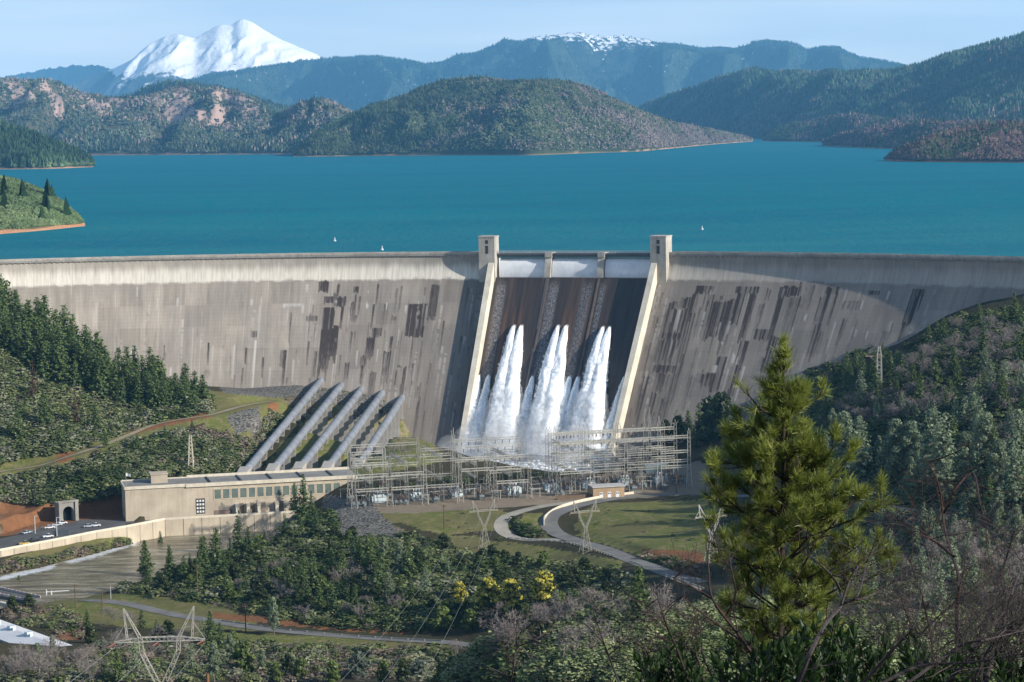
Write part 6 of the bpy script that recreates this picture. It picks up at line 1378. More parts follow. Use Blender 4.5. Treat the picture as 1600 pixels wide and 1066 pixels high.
def tree(kind, p, h, label, group, wide=1.0, var=None, cat='tree'):
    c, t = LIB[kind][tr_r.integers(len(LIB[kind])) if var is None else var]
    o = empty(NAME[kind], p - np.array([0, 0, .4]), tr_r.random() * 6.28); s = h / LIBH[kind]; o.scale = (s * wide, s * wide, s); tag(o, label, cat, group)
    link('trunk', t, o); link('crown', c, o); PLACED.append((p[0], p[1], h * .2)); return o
def tree_px(kind, px, yb, yt, label, group, wide=1.0, dmin=300., dmax=1640., **kw):
    q, ok = hitv([px], [yb], dmin, dmax)
    if not ok[0]: return None
    d = (q[0] - CAM) @ W; return tree(kind, q[0], (yb - yt) / F * d, label, group, wide, **kw)
def sample(poly, n, dmin=300., dmax=1640., gap=0., r=None, avoid=True):
    """points on the ground seen inside a pixel polygon, at least `gap` metres apart"""
    r = r or tr_r; poly = np.array(poly, float); lo, hi = poly.min(0), poly.max(0); out = []; k = 0
    px = r.uniform(lo[0], hi[0], n * 6); py = r.uniform(lo[1], hi[1], n * 6); m = inpoly(px, py, [tuple(q) for q in poly]); px, py = px[m], py[m]
    P_, ok = hitv(px, py, dmin, dmax); P_ = P_[ok]; px = px[ok]; py = py[ok]
    if avoid:
        for key, (c, nr, w) in ROADS.items():
            d = np.full(len(P_), 1e9)
            for i in range(0, len(P_), 2000): d[i:i + 2000] = np.sqrt(((P_[i:i + 2000, None, :2] - c[None, ::2, :2]) ** 2).sum(-1).min(1))
            k_ = d > w / 2 + 2.5; P_, px, py = P_[k_], px[k_], py[k_]
        k_ = P_[:, 2] > RIVZ + .6; P_, px, py = P_[k_], px[k_], py[k_]
    if gap > 0:
        keep = []; 
        for i, p in enumerate(P_):
            if all((p[0] - q[0]) ** 2 + (p[1] - q[1]) ** 2 > gap * gap for q in keep): keep.append((p[0], p[1], i))
            if len(keep) >= n: break
        idx_ = np.array([q[2] for q in keep], int); P_, px, py = P_[idx_], px[idx_], py[idx_]
    return P_[:n], px[:n], py[:n]
def hword(h, a, b): return 'tall' if h > b else ('short' if h < a else 'mid height')
# ---- left slope: dense conifers between the dam and the path
LEFT = [(-20, 545), (20, 560), (60, 590), (110, 612), (160, 628), (210, 640), (320, 645), (322, 618), (260, 612), (215, 596), (170, 588), (120, 566), (60, 530), (0, 480), (-20, 480)]
P_, px_, py_ = sample(LEFT, 125, 1200, gap=5)
for p, a, b in zip(P_, px_, py_):
    h = 1.2 * (tr_r.uniform(15, 28) if a < 170 else (tr_r.uniform(13, 23) if a < 250 else tr_r.uniform(11, 18))); up = b < np.interp(a, [0, 60, 120, 170, 215, 260, 320], [500, 545, 580, 600, 608, 622, 630])
    w_ = 'far left edge of slope' if a < 60 else ('against the dam face' if up else ('right tip of stand' if a > 255 else 'above the grassy path'))
    tree('conifer' if tr_r.random() < .8 else 'fir', p, h, '%s dark conifer in the dense left stand, %s' % (hword(h, 19, 26), w_), 'dense conifers on the left slope ' + w_, tr_r.uniform(.95, 1.3))
tree_px('rusty', 52, 625, 560, 'rust brown dying conifer among green ones on the left slope', None)
tree_px('rusty', 120, 665, 600, 'second brownish conifer lower on the left slope, above the path', None)
for k, (a, b, c) in enumerate([(165, 700, 672), (150, 672, 630), (215, 705, 676), (258, 690, 664), (300, 672, 655), (205, 668, 648), (95, 700, 660), (30, 690, 640), (70, 670, 615)]): tree_px('conifer', a, b, c, 'lone dark conifer beside the grassy path on the left slope', 'conifers beside the grassy path', dmin=1100)
# ---- middle mound
MID = [(437, 805, 746), (449, 808, 772), (462, 812, 752), (475, 815, 738), (487, 822, 765), (494, 838, 790), (470, 836, 800), (445, 838, 800)]
for a, b, c in MID: tree_px('fir', a, b, c, '%s dark fir in the cluster on the mound before the powerhouse' % ('tallest' if c < 740 else ('tall' if c < 760 else 'lower')), 'cluster of firs on the mound before the powerhouse', .9, dmin=900)
for a, b, c in [(338, 886, 822), (320, 876, 835), (361, 882, 838), (392, 868, 842), (404, 864, 845), (375, 846, 795), (413, 850, 825), (288, 905, 866), (228, 905, 842), (251, 855, 828), (226, 870, 842), (297, 890, 862), (428, 905, 865), (476, 920, 862), (452, 925, 882), (520, 960, 905), (555, 965, 915), (532, 935, 900), (640, 905, 850), (582, 960, 930), (500, 955, 915), (560, 880, 850), (265, 895, 855), (310, 920, 880)]:
    tree_px('fir' if a % 2 else 'conifer', a, b, c, '%s green conifer rising from brush on the %s of the wooded mound' % (hword(b - c, 36, 52), 'left end' if a < 300 else ('middle' if a < 430 else 'right half')), 'scattered conifers on the wooded mound', 1.1, dmin=900)
P_, px_, py_ = sample([(200, 905), (300, 860), (430, 850), (560, 880), (660, 900), (640, 950), (500, 950), (330, 935), (230, 925)], 42, 900, gap=6)
for p, a, b in zip(P_, px_, py_):
    h = 6 + 14 * tr_r.random() ** 1.6; tree('fir' if tr_r.random() < .4 else 'conifer', p, h, '%s green conifer among the brush on the %s of the wooded mound' % (hword(h, 10, 14), 'left end' if a < 300 else ('middle' if a < 430 else 'right half')), 'smaller conifers on the wooded mound', 1.05)
P_, px_, py_ = sample([(210, 900), (440, 830), (700, 855), (950, 900), (960, 940), (700, 970), (480, 960), (240, 925)], 80, 850, gap=7)
for p, a, b in zip(P_, px_, py_):
    h = tr_r.uniform(4.5, 8.5); tree('oak' if tr_r.random() < .75 else 'bright', p, h, 'rounded leafy evergreen tree in the brush on the %s of the wooded slope' % ('left end' if a < 350 else ('middle' if a < 620 else 'right half')), 'rounded evergreen trees on the wooded slope', 1.2)
tree_px('grey_pine', 428, 992, 930, 'pale grey green pine standing alone beside the valley road', None, .8, dmin=850, var=0)
for a, b, c in [(625, 905, 845), (600, 875, 835), (610, 935, 895), (665, 930, 885), (700, 900, 870), (843, 950, 915), (870, 955, 918)]: tree_px('grey_pine', a, b, c, 'grey green pine among brush on the %s of the wooded slope' % ('left part' if a < 640 else 'right part'), 'grey pines on the wooded slope below the meadow', dmin=850)
for a, b, c, w_, l in [(719, 960, 908, 1.0, 'small round yellow flowering tree, leftmost of the yellow three'), (765, 966, 900, 1.15, 'wide yellow flowering tree in the middle of the yellow three'), (799, 966, 902, 1.05, 'yellow flowering tree touching the middle one on its right side'), (850, 962, 890, 1.05, 'tallest yellow flowering tree, rightmost on the wooded slope')]:
    tree_px('acacia', a, b, c, l, 'yellow flowering trees on the wooded slope', w_, dmin=850)
for a, b, c in [(690, 985, 945), (735, 985, 950), (760, 975, 942), (700, 970, 935), (820, 975, 940), (790, 980, 945)]: tree_px('bright' if a < 740 else 'oak', a, b, c, 'leafy green tree just below the yellow flowering trees', 'leafy trees below the yellow flowering trees', 1.1, dmin=800)
# bare purple-grey trees on the mound and along the valley road
for poly, n, w_ in [([(340, 900), (560, 890), (640, 960), (520, 985), (350, 950)], 16, 'on the right half of the wooded mound'), ([(350, 850), (420, 845), (430, 870), (330, 880)], 4, 'near the top of the wooded mound'), ([(740, 985), (880, 950), (960, 965), (960, 1000), (820, 1040), (700, 1030)], 13, 'on the near ridge below the yellow trees'), ([(0, 1040), (100, 1030), (170, 1040), (170, 1066), (0, 1066)], 14, 'below the white warehouse'), ([(160, 960), (330, 1000), (330, 1040), (160, 1020)], 8, 'behind the large lattice tower'),
                    ([(880, 990), (1060, 960), (1080, 1010), (900, 1040)], 6, 'in front of the descending road')]:
    P_, px_, py_ = sample(poly, n, 380, gap=4)
    for p in P_: tree('bare', p, tr_r.uniform(7, 12), 'bare grey purple deciduous tree ' + w_, 'bare trees ' + w_, 1.1)
# ---- right slope
R_TOP = [(1300, 590), (1350, 575), (1420, 560), (1440, 580), (1400, 605), (1320, 612), (1290, 605)]
P_, px_, py_ = sample(R_TOP, 16, 1000, gap=6)
for p in P_: h = tr_r.uniform(11, 18); tree('conifer', p, h, '%s dark conifer on the right slope close under the dam' % hword(h, 13, 16), 'dark conifers on the right slope under the dam')
for a, b, c in [(1450, 545, 505), (1465, 540, 500), (1475, 535, 495), (1530, 505, 472), (1555, 502, 478), (1570, 505, 475), (1585, 500, 455), (1600, 500, 460), (1440, 580, 545), (1545, 520, 485), (1595, 520, 480)]: tree_px('conifer', a, b, c, 'dark conifer at the top of the right slope beside the dam end', 'conifers at the top of the right slope', dmin=1000)
for a, b, c in [(1040, 688, 655), (1060, 690, 650), (1075, 690, 640), (1095, 690, 628), (1112, 692, 622), (1128, 692, 615), (1140, 690, 640), (1085, 700, 665)]: tree_px('conifer' if a % 2 else 'oak', a, b, c, 'dark green tree at the foot of the dam right of the spillway', 'trees at the foot of the dam right of the spillway', dmin=1150)
R_MID = [(1280, 640), (1440, 600), (1600, 520), (1640, 560), (1640, 760), (1560, 800), (1440, 790), (1360, 760), (1290, 740)]
P_, px_, py_ = sample(R_MID, 80, 700, gap=8)
for p, a, b in zip(P_, px_, py_):
    g = tr_r.random() < (.15 + .7 * (b > 655)); h = tr_r.uniform(10, 18); w_ = ('upper part' if b < 640 else ('lower part' if b > 710 else 'middle')) + (' left' if a < 1430 else ' right')
    tree('grey_pine' if g else 'conifer', p, h, ('%s pale grey green pine on the right slope, %s' if g else '%s dark conifer on the right slope, %s') % (hword(h, 12, 15.5), w_), ('grey pines' if g else 'conifers') + ' on the right slope ' + w_, 1.0)
for a, b, c in [(1320, 735, 640), (1345, 745, 650), (1400, 755, 648), (1425, 745, 655), (1455, 760, 640), (1475, 765, 645), (1510, 765, 668), (1560, 770, 680), (1590, 740, 640), (1585, 790, 690), (1540, 735, 640), (1530, 690, 620), (1570, 620, 562), (1508, 668, 618), (1540, 630, 590)]: tree_px('grey_pine', a, b, c, 'large pale grey green pine on the right slope %s' % ('behind the big near pine' if a < 1430 else 'toward the right edge'), 'large grey pines on the right slope', 1.1, dmin=700)
P_, px_, py_ = sample([(1290, 800), (1400, 800), (1480, 810), (1600, 800), (1640, 900), (1640, 960), (1400, 950), (1290, 900)], 46, 420, gap=6)
for p, a, b in zip(P_, px_, py_): h = tr_r.uniform(7, 13); tree('grey_pine', p, h, '%s grey green pine in the right hollow %s' % (hword(h, 9, 11.5), 'behind the big near pine' if a < 1420 else 'near the right edge'), 'grey pines in the right hollow', 1.0)
for poly, n, w_ in [([(1420, 560), (1500, 510), (1590, 520), (1600, 560), (1480, 600), (1400, 600)], 44, 'at the top of the right slope'), ([(1300, 640), (1480, 600), (1500, 640), (1330, 670)], 34, 'round the steel pylon on the right slope'), ([(1500, 600), (1600, 580), (1620, 700), (1520, 720)], 22, 'near the right edge of the slope'), ([(1440, 860), (1600, 800), (1620, 960), (1440, 960)], 20, 'in the right hollow')]:
    P_, px_, py_ = sample(poly, n, 420, gap=4.0)
    for p in P_: tree('bare', p, tr_r.uniform(7, 11), 'bare purple grey tree ' + w_, 'bare trees ' + w_, 1.15)
# ---- bottom left and near ridge
for a, b, c, k in [(137, 985, 950, 'conifer'), (142, 1005, 975, 'oak'), (60, 1050, 1000, 'grey_pine'), (82, 1020, 988, 'grey_pine'), (30, 925, 897, 'conifer'), (45, 950, 926, 'oak'), (20, 955, 930, 'oak'), (185, 1066, 1010, 'conifer'), (165, 1060, 1020, 'fir'), (222, 985, 950, 'conifer'), (245, 1000, 965, 'conifer'), (262, 1000, 968, 'oak'), (330, 1010, 952, 'conifer'), (345, 1020, 970, 'conifer'), (318, 1000, 965, 'grey_pine'), (360, 1040, 985, 'grey_pine'), (335, 1066, 1000, 'grey_pine'), (300, 1050, 1005, 'grey_pine'), (380, 1050, 1000, 'bright'), (365, 1010, 985, 'bright'), (210, 1050, 1000, 'grey_pine'), (410, 1055, 1010, 'grey_pine'),
                   (450, 1050, 1020, 'oak'), (470, 1060, 1025, 'bright'), (520, 1066, 1030, 'bright'), (430, 1066, 1035, 'bright'), (705, 1060, 1014, 'conifer'), (685, 1066, 1025, 'conifer'), (600, 1066, 1030, 'bright'), (560, 1060, 1020, 'silver'), (630, 1066, 1030, 'oak'), (655, 1060, 1030, 'silver')]:
    tree_px(k, a, b, c, {'conifer': 'green conifer', 'fir': 'slender green fir', 'oak': 'dark rounded evergreen oak', 'grey_pine': 'pale grey green pine', 'bright': 'bright green leafy tree', 'silver': 'silvery green bush like tree'}[k] + (' beside the white warehouse' if a < 160 else (' behind the large lattice tower' if a < 370 else ' at the bottom edge below the valley road')), 'trees in the lower left foreground', 1.0, dmin=500)
tree_px('conifer', 1000, 985, 880, 'yellowish green pine standing on the near ridge below the descending road', None, 1.1, dmin=400, dmax=700, var=1)
# ---- brush: uncountable undergrowth
def proto_bush(seed, n=84, sa=.12, sb=.25):
    r = np.random.default_rng(seed); d = r.normal(size=(n, 3)); d[:, 2] = abs(d[:, 2]) * .9 + .02; d /= np.linalg.norm(d, axis=1)[:, None]; k = .75 + .5 * fbm(d[:, 0] * 1.7 + seed, d[:, 1] * 1.7, d[:, 2] * 2, oct=2, seed=seed)
    p = d * (k * r.uniform(.7, 1.05, n))[:, None] * np.array([.55, .55, .95]); mb = MB(); s = r.uniform(sa, sb, n); quads(mb, p, d + r.normal(0, .55, (n, 3)), r.normal(size=(n, 3)), s, s * .8, np.zeros(n)); return np.concatenate(mb.v), np.concatenate(list(mb.f.values())[0])
def proto_twigs(seed, n=44):
    r = np.random.default_rng(seed); V = []; f = []
    for k in range(n):
        d = r.normal(size=3); d[2] = abs(d[2]) + .5; d /= np.linalg.norm(d); p = d * np.array([.5, .5, .9]) * r.uniform(.1, .6); q = p + (d + r.normal(0, .45, 3)) * r.uniform(.2, .45); x = np.cross(d, r.normal(size=3)); x *= .016 / np.linalg.norm(x)
        o = len(V); V += [p - x, p + x, q + x * .5, q - x * .5]; f.append((o, o + 1, o + 2, o + 3))
    return np.array(V), np.array(f)
BUSH = [proto_bush(s) for s in range(4)] + [proto_twigs(s) for s in range(3)]
BUSH_N = [proto_bush(10 + s, 330, .065, .14) for s in range(4)] + [proto_twigs(10 + s, 110) for s in range(3)]
M_BUSH = tree_col_mat('brush_foliage', .5)
def brush(polys, n, label, pal, h=(1.5, 3.5), twig=.15, dmin=300, dmax=1640, gap=0, wmul=1.45, seed=1, dens=None, near=False):
    r = np.random.default_rng(seed); PP = []
    for poly in polys: PP.append(sample(poly, n // len(polys), dmin, dmax, gap, r)[0])
    p = np.concatenate(PP); n = len(p); wh = np.where(r.random(n) < twig, r.integers(4, 7, n), r.integers(0, 4, n)); d = ((p - CAM) @ W)
    H = .72 * (h[0] + (h[1] * 1.25 - h[0]) * r.random(n) ** 1.7) * np.clip(d / 1000, .4, 1.1); Wd = H * r.uniform(1.0, 1.7, n) * wmul
    f = np.clip(fbm(p[:, 0] / 30, p[:, 1] / 30, seed=seed) * 1.8 - .4 + r.normal(0, .2, n), 0, .999); pal = np.array(pal); c = pal[(f * len(pal)).astype(int)] * r.uniform(.85, 1.2, n)[:, None]
    c = np.where((wh >= 4)[:, None], np.array([.15, .122, .118]) * r.uniform(.7, 1.3, n)[:, None], c)
    p = p - np.array([0, 0, .3]); scatter_mesh('undergrowth', BUSH_N if near else BUSH, p, H, Wd, wh, c, M_BUSH, label, 'undergrowth')
G1, G2, G3_, G4, G5 = (.050, .072, .027), (.098, .122, .047), (.142, .158, .075), (.185, .195, .125), (.175, .142, .105)
brush([[(-90, 470), (60, 525), (120, 565), (200, 597), (325, 612), (330, 645), (270, 655), (200, 674), (120, 702), (-90, 738)]], 3500, 'dense brush under the conifers on the left slope', [G1, G2, G4, G2, G3_], (2.5, 5), .12, 1100, seed=2)
brush([[(-90, 765), (0, 750), (60, 740), (120, 725), (200, 692), (300, 668), (400, 690), (420, 640), (440, 650), (400, 735), (330, 742), (240, 745), (190, 770), (130, 785), (60, 790), (0, 782)]], 2200, 'grey green brush on the bank below the grassy path', [G1, G2, G3_, G4, G2, G5], (2.2, 4.5), .15, 1100, seed=3)
brush([[(195, 905), (240, 860), (330, 835), (400, 822), (440, 806), (520, 800), (540, 850), (620, 835), (690, 855), (760, 870), (960, 890), (1000, 910), (985, 950), (900, 960), (850, 950), (700, 985), (560, 985), (480, 975), (330, 945), (230, 930), (180, 925)]], 5200, 'dense dark brush covering the wooded mound and slope below the meadow', [G1, G1, G2, G3_, G2, G4], (1.4, 4.2), .16, 700, seed=4)
brush([[(-90, 1040), (110, 1030), (150, 1005), (340, 1003), (700, 1018), (720, 1066), (-90, 1066)]], 1500, 'mixed brush along the bottom edge below the valley road', [G2, G4, G3_, G2, G5], (2.0, 4.5), .3, 500, seed=5)
brush([[(20, 940), (90, 945), (130, 975), (140, 1000), (60, 985), (0, 965)], [(85, 868), (200, 842), (215, 850), (120, 872), (0, 896), (0, 880)]], 330, 'low brush on the river banks and beside the warehouse', [G2, G3_, G5, G5], (1.5, 3.5), .3, 800, seed=6)
brush([[(1290, 620), (1400, 560), (1480, 500), (1730, 460), (1730, 800), (1440, 800), (1350, 790), (1240, 775), (1150, 720), (1120, 690), (1165, 640), (1230, 585), (1290, 555), (1390, 525)]], 5900, 'dense brush covering the right slope between the trees', [G1, G1, G2, G2, G3_], (2.5, 5), .3, 650, seed=7)
brush([[(1260, 800), (1730, 800), (1730, 1000), (1260, 1000)]], 1900, 'brush and scrub filling the right hollow', [G2, G3_, G4, G2, G5], (2, 4.5), .4, 380, seed=8, near=True)
brush([[(1000, 880), (1110, 905), (1115, 890), (1010, 868)], [(1120, 790), (1240, 780), (1300, 800), (1250, 900), (1130, 910)], [(800, 812), (850, 838), (820, 840)]], 420, 'dark scrub along the road cutting', [G1, G2, G5], (1.5, 3.5), .2, 700, seed=9)
brush([[(700, 1066), (760, 1000), (880, 975), (960, 950), (1090, 930), (1200, 950), (1300, 980), (1730, 960), (1730, 1066)]], 3900, 'light green manzanita brush on the near ridge under the viewpoint', [G2, (.17, .21, .09), (.22, .255, .125), (.09, .11, .05), (.15, .185, .075)], (2.5, 8), .3, 260, 680, seed=10, near=True)
brush([[(440, 625), (480, 605), (640, 625), (640, 700), (560, 735), (400, 745)]], 90, 'small tufts of scrub on the grassy slope between the pipes', [G3_, G5], (.6, 1.4), .3, 1200, seed=11)
brush([[(700, 800), (980, 790), (1110, 800), (1110, 890), (960, 880), (700, 860)]], 130, 'small tufts of scrub scattered over the meadow', [G2, G5], (.6, 1.6), .3, 900, seed=12)
brush([[(545, 770), (640, 758), (760, 749), (830, 742), (1000, 727), (1000, 736), (830, 751), (760, 758), (640, 767), (548, 782)]], 240, 'dark scrub on the river bank behind the switchyard', [G1, G1, G2], (1.5, 3.5), .1, 1100, seed=13)
# ------------------------------------------------------------------ near pine
def needle_mat():
    t = NT('long_pine_needles'); tt = t.attr('tint').outputs['Fac']; n = t.noise(.9, 3, t.obco())
    c = t.ramp(tt, [(.0, (.07, .10, .024)), (.45, (.25, .29, .055)), (1., (.50, .51, .12))]); c = t.mix(t.math('MULTIPLY', n, .55), c, (.13, .175, .034))
    d = t.n('BsdfDiffuse', {'Color': c}); tl = t.n('BsdfTranslucent', {'Color': c}); g = t.n('BsdfGlossy', {'Color': (.55, .6, .45), 'Roughness': .4}); m1 = t.n('MixShader', {0: .35, 1: d, 2: tl}); m2 = t.n('MixShader', {0: .06, 1: m1, 2: g}); t.t.links.new(m2.outputs[0], t.out.inputs[0]); return t.m
fr = np.random.default_rng(12); DP = 55.0
top = P(1224, 530, DP); base = P(1216, 1066, DP); base = np.array([base[0], base[1], ground(base[0], base[1]) - .3])
pine = empty('pine_tree', base); tag(pine, 'big yellow green pine with long needles standing close to the viewpoint', 'tree')
tb = MB(); k = np.linspace(0, 1, 14); tp_ = base[None] * (1 - k[:, None]) + top[None] * k[:, None]; tp_[:, 0] += .10 * np.sin(k * 9) * (1 - k); tb.tube(tp_, .15 * (1 - k) + .018, 9)
def trunk_at(z): return np.array([np.interp(z, tp_[:, 2], tp_[:, i]) for i in range(3)])
# needle tuft templates, axis +z
def tuft(seed, n=50, l=.235):
    r = np.random.default_rng(seed); V, t = [], []
    for i in range(n):
        s = r.random(); b = np.array([0, 0, -.16 * s]); th = r.uniform(.15, 1.25) ** 1.0 * (1 if s > .3 else .7); ph = r.random() * 6.283; d = np.array([sin(th) * cos(ph), sin(th) * sin(ph), cos(th)]); L_ = l * r.uniform(.7, 1.15); sd = np.cross(d, r.normal(size=3)); sd *= .0052 / np.linalg.norm(sd)
        e = b + d * L_ + np.array([0, 0, -.0]); V += [b - sd, b + sd, e + sd * .35, e - sd * .35]; a = np.clip(r.normal(.5, .22), 0, 1); t += [a * .6, a * .6, a, a]
    return np.array(V), np.array(t)
TUF = [tuft(s) for s in range(6)]; cr = MB(); TIPS = []
def add_tuft(p, d, sc, tone):
    v, t = TUF[fr.integers(6)]; x, y, z = frame(d); cr.add(p + (v[:, :1] * x + v[:, 1:2] * y + v[:, 2:] * z) * sc, np.arange(len(v)).reshape(-1, 4), np.clip(t * .9 + tone, 0, 1)); 
def bough(p0, d, L_, rad, depth=0):
    """upswept bough: tufts along its outer part and on side shoots"""
    n = 7; pts = [p0]; dd = d / np.linalg.norm(d)
    for i in range(n): dd = dd + np.array([0, 0, .085]) + fr.normal(0, .06, 3); dd /= np.linalg.norm(dd); pts.append(pts[-1] + dd * L_ / n)
    pts = np.array(pts); tb.tube(pts, np.linspace(rad, rad * .35, n + 1), 5, False)
    tone = fr.normal(.0, .10)
    add_tuft(pts[-1], pts[-1] - pts[-2], fr.uniform(.95, 1.25), tone)
    for i in range(3 if L_ > .8 else 2, n):
        u = i / n
        if depth < 2 and L_ > .45:
            for s in range((2 if depth == 0 and fr.random() < .35 else 1) if fr.random() < (.88 if depth == 0 else .5) else 0):
                a = pts[i + 1] - pts[i]; x, y, z = frame(a); ph = fr.random() * 6.28; q = z * .75 + (x * cos(ph) + y * sin(ph)) * .8 + np.array([0, 0, .25]); bough(pts[i], q, L_ * fr.uniform(.28, .46) * (1.15 - u * .5), rad * .5, depth + 1)
        if u > .6 and fr.random() < .4: add_tuft(pts[i], pts[i] - pts[i - 1] + fr.normal(0, .06, 3), fr.uniform(.8, 1.1), tone - .05)
prof_l = [(525, 5), (545, 14), (570, 26), (600, 40), (640, 52), (680, 68), (710, 92), (745, 130), (790, 112), (850, 112), (910, 108), (960, 100), (1010, 85)]
prof_r = [(525, 5), (545, 14), (570, 24), (600, 40), (640, 60), (680, 74), (710, 86), (745, 95), (790, 112), (850, 165), (900, 150), (950, 132), (1010, 95)]
yy = 540.0; kk = 0
while yy < 1025:
    f_ = (yy - 525) / 500; p0 = trunk_at(P(1224, yy + 18 + 30 * f_, DP)[2]); nb = 4 if yy < 590 else fr.integers(4, 7) + (3 if yy > 690 else 0)
    for b in range(nb):
        a = 2 * pi * (b + fr.uniform(-.3, .3)) / nb + kk * 1.9; dx_, dy_ = cos(a), sin(a); R_px = interp(prof_r if dx_ > 0 else prof_l, yy); L_ = R_px / F * DP * (.72 + .4 * fr.random()) * (1 if abs(dx_) > .45 else .85); up = .75 - .55 * f_ + fr.normal(0, .1)
        bough(p0 + fr.normal(0, .03, 3), np.array([dx_, dy_, up]), max(.2, L_ * 1.0), .012 + .022 * min(1, L_))
    yy += fr.uniform(25, 36) * (.75 + .6 * f_); kk += 1
add_tuft(top, np.array([0, 0, 1.]), 1.2, .1)
for k_ in range(5): a = k_ * 1.256; add_tuft(top - np.array([0, 0, .08 * k_]), np.array([cos(a) * .8, sin(a) * .8, .8]), 1.05, .05)
# long single boughs that stick out of the outline
for (x0, y0, x1, y1) in [(1222, 660, 1160, 605), (1226, 660, 1290, 612), (1218, 745, 1120, 700), (1230, 770, 1325, 690), (1205, 830, 1092, 748), (1210, 800, 1100, 795), (1235, 850, 1385, 760), (1240, 930, 1395, 850), (1238, 800, 1345, 720), (1212, 690, 1132, 668), (1240, 960, 1400, 905), (1205, 900, 1085, 850)]:
    a = trunk_at(P(x0, y0, DP)[2]); b = P(x1, y1, DP - 1.2 + 2.4 * fr.random()); d = b - a; L_ = np.linalg.norm(d); d[2] -= .25 * L_; bough(a, d, L_ * .98, .03)
part(tb, 'trunk', plain('pine_bark', (.05, .038, .032), .9, .1, var=.5, scale=8), pine); part(cr, 'crown', needle_mat(), pine)
# ------------------------------------------------------------------ bare shrubs and leafy shrubs at the viewpoint
M_STEM = plain('dark_stem', (.045, .030, .028), .8, .2, var=.4, scale=20); M_STEMG = plain('grey_stem', (.058, .048, .048), .8, .2, var=.4, scale=20); M_STEMR = plain('reddish_stem', (.055, .036, .033), .8, .2, var=.4, scale=20)
def twigs(mb, c, rad, n, L_, lv, spread=.7, up=.25):
    for _ in range(n):
        i = fr.integers(1, len(c) - 1); d = c[i] - c[i - 1]; d = d / (np.linalg.norm(d) + 1e-9); q = d * .7 + fr.normal(0, spread, 3) * np.array([1, .7, 1]); q[2] += up; q /= np.linalg.norm(q); l = L_ * fr.uniform(.45, 1.1); m = 5; pts = [c[i]]
        for k in range(m): q = q + fr.normal(0, .13, 3); q /= np.linalg.norm(q); pts.append(pts[-1] + q * l / m)
        r0 = rad * fr.uniform(.22, .38); mb.tube(pts, np.linspace(r0, max(r0 * .35, .0011), m + 1), 4, False)
        if lv > 0: twigs(mb, np.array(pts), r0, max(1, n // 2), L_ * .55, lv - 1, spread, up)
def shrub(lines, d, label, mat, r0=.014, n=7, L_=.35, lv=2, group=None, twig_up=.25):
    """lines: stems as pixel polylines at distance d; the foot is led down to the ground"""
    mb = MB(); foot = None
    for ln in lines:
        dd = d + fr.uniform(-.5, .5); c = curve([P(x, y, dd + .25 * k_ * fr.uniform(-1, 1)) for k_, (x, y) in enumerate(ln)], 6)
        if ln[0][1] > 1050:
            g = c[0].copy(); g[2] = ground(g[0], g[1]) - .05; c = np.concatenate([[g], c]); foot = g if foot is None else foot
        s = 1 if ln[0][1] > 1050 else .6; mb.tube(c, np.linspace(r0 * s, r0 * s * .25, len(c)), 6, False); twigs(mb, c[2:], r0 * s, n, L_, lv, up=twig_up)
    o = empty('bare_shrub', foot if foot is not None else c[0]); tag(o, label, 'shrub', group); part(mb, 'stems', mat, o); return o
shrub([[(1209, 1066), (1180, 1028), (1153, 990), (1114, 937), (1107, 887), (1103, 849)], [(1135, 961), (1149, 930), (1143, 890), (1139, 859)], [(1114, 937), (1090, 922), (1066, 909), (1050, 902)], [(1165, 1005), (1120, 975), (1080, 945), (1062, 925)]], 13, 'dark bare forked shrub with upright stems left of the big pine foot', M_STEM, 0.0136, 7, .32)
shrub([[(1248, 1066), (1269, 1014), (1290, 975), (1315, 944), (1308, 912), (1285, 885), (1255, 863)], [(1315, 944), (1340, 930), (1354, 880), (1371, 838)], [(1322, 938), (1350, 935), (1382, 919), (1400, 905)], [(1315, 944), (1330, 900), (1345, 875)]], 12, 'grey bare forked shrub in front of the big pine', M_STEMG, 0.0130, 6, .3)
shrub([[(1500, 1070), (1496, 1000), (1495, 944), (1498, 902), (1477, 831), (1467, 760), (1446, 716)], [(1490, 870), (1460, 845), (1438, 835)], [(1475, 800), (1490, 770), (1520, 740), (1532, 790), (1545, 850)]], 16, 'tall thin bare shrub with an upright leader near the right edge', M_STEMR, .02, 9, .55)
shrub([[(1540, 1066), (1560, 1000), (1580, 930), (1598, 880)], [(1520, 1066), (1545, 1015), (1575, 985), (1610, 960)], [(1480, 1066), (1520, 1020), (1550, 950), (1570, 880), (1585, 830)], [(1560, 1066), (1590, 1000), (1612, 960)]], 11, 'dense tangle of bare grey stems in the lower right corner', M_STEMG, 0.0105, 13, .4, 2)
shrub([[(1440, 1066), (1430, 1000), (1410, 940), (1395, 890), (1385, 855)], [(1460, 1066), (1455, 1000), (1440, 930), (1420, 870)], [(1430, 1000), (1470, 960), (1510, 930), (1560, 905)]], 14, 'brown bare shrub spreading between the big pine and the right edge', M_STEM, 0.0099, 10, .45, 2)
shrub([[(1420, 1066), (1500, 1010), (1540, 1000), (1600, 985)], [(1380, 1066), (1440, 1040), (1520, 1035), (1610, 1020)], [(1350, 1066), (1400, 1010), (1430, 975), (1440, 930)]], 10, 'low reaching bare shrub along the bottom edge at right', M_STEMG, 0.0087, 12, .3, 2, twig_up=.5)
shrub([[(967, 1066), (955, 1035), (944, 1006), (931, 967), (915, 918)], [(944, 1006), (925, 985), (900, 965), (880, 955)], [(950, 1025), (975, 1000), (985, 960)]], 14, 'slender pale bare stem rising at the bottom centre', M_STEMG, 0.0081, 6, .3, 1)
shrub([[(798, 1066), (803, 1040), (808, 1013), (835, 1000), (858, 985), (870, 972)], [(808, 1013), (806, 985), (800, 965)], [(803, 1040), (785, 1010), (775, 990)]], 20, 'dark bare shrub with a slanting branch at the bottom centre', M_STEMR, 0.0087, 6, .4, 1)
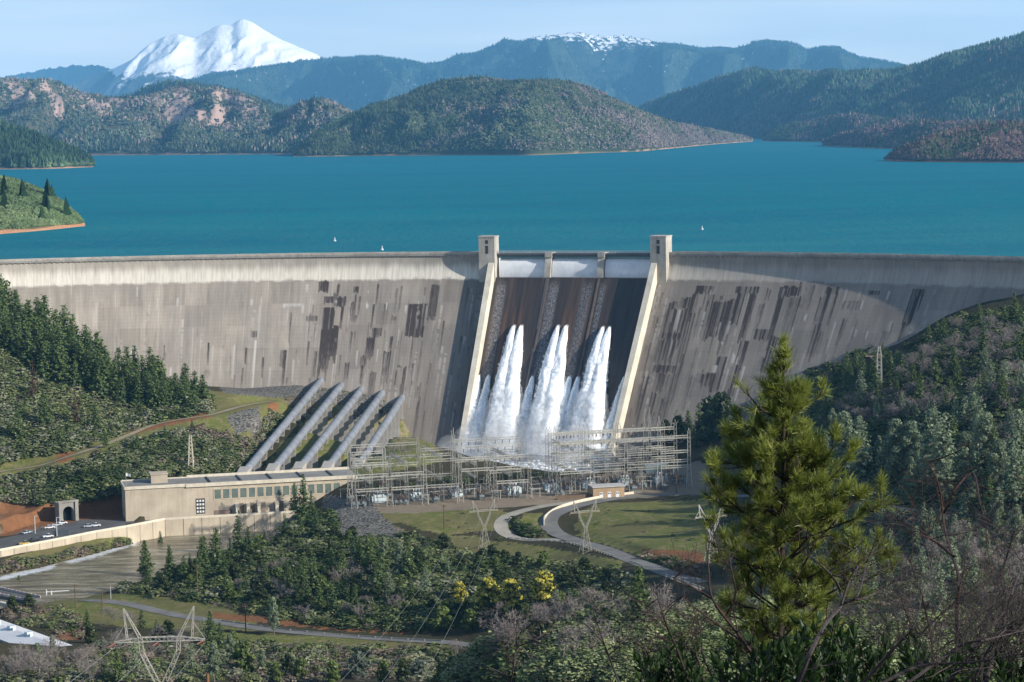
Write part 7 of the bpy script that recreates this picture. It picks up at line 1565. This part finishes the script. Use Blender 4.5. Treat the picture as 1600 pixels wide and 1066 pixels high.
shrub([[(1075, 1066), (1060, 1020), (1045, 985), (1035, 960), (1025, 925)], [(1100, 1066), (1085, 1020), (1050, 1000), (1010, 990)], [(1120, 1066), (1100, 1030), (1095, 990), (1090, 965)], [(1020, 1066), (1015, 1030), (1000, 1000)]], 13, 'brown bare shrub left of the forked dark shrub', M_STEM, 0.0087, 8, .3, 2)
shrub([[(1620, 760), (1600, 750), (1590, 745), (1585, 742)]], 9, 'broken dark twig poking in at the right edge above the shrubs', M_STEM, 0.0074, 2, .06, 0)
M_TOY = leaf_mat('glossy_evergreen_leaves', (.016, .040, .012), (.045, .085, .025), None, .15, .2); M_TOY2 = M_TOY
def leafy(px, py, d, wpx, hpx, n, label, leaf=.085):
    r = fr; foot = P(px, py, d); foot[2] = ground(foot[0], foot[1]); o = empty('evergreen_shrub', foot); tag(o, label, 'shrub', 'leafy evergreen shrubs at the viewpoint'); st = MB(); lf = MB(); C = P(px, py, d)
    for k_ in range(n):
        e = C + RR * r.normal(0, .42) * wpx / F * d + np.array([0, 1, 0]) * r.normal(0, .3) + np.array([0, 0, 1]) * (r.uniform(-.2, 1) * hpx / F * d * r.uniform(.5, 1))
        st.tube(curve([foot + r.normal(0, .06, 3), (foot + e) / 2 + r.normal(0, .1, 3), e], 4), np.linspace(.012, .003, 9), 4, False); ax_ = (e - foot) / np.linalg.norm(e - foot) + r.normal(0, .25, 3); x, y, z = frame(ax_)
        for j in range(13):
            ph = j * 2.4 + r.normal(0, .2); th = .35 + .8 * (j / 13) + r.normal(0, .12); dl = z * cos(th) + (x * cos(ph) + y * sin(ph)) * sin(th); b = e - z * .012 * j; L_ = leaf * r.uniform(.7, 1.2); s = np.cross(dl, z); s = s / (np.linalg.norm(s) + 1e-9) * L_ * .2; nn = np.cross(s, dl); nn = nn / (np.linalg.norm(nn) + 1e-9) * L_ * .06
            V = [b, b + dl * L_ * .45 + s - nn * .0, b + dl * L_, b + dl * L_ * .45 - s, b + dl * L_ * .5 + nn * -1]; tn = np.clip(r.normal(.45, .2), 0, .84); lf.add(V, np.array([[0, 1, 4], [1, 2, 4], [2, 3, 4], [3, 0, 4]]), tn)
    part(st, 'stems', M_STEM, o); part(lf, 'leaves', M_TOY, o)
leafy(1310, 1066, 13, 120, 95, 80, 'dark glossy leaved evergreen shrub at the bottom below the grey forked stem')
leafy(1215, 1075, 12, 90, 70, 50, 'dark evergreen shrub left of the glossy one, below the big pine')
leafy(1470, 1080, 12, 80, 80, 40, 'evergreen shrub among bare stems near the lower right corner')
leafy(1052, 1085, 13, 70, 80, 36, 'small evergreen shrub at the bottom left of the big pine')
leafy(1585, 1080, 11, 60, 90, 30, 'evergreen shrub in the lower right corner behind bare stems')
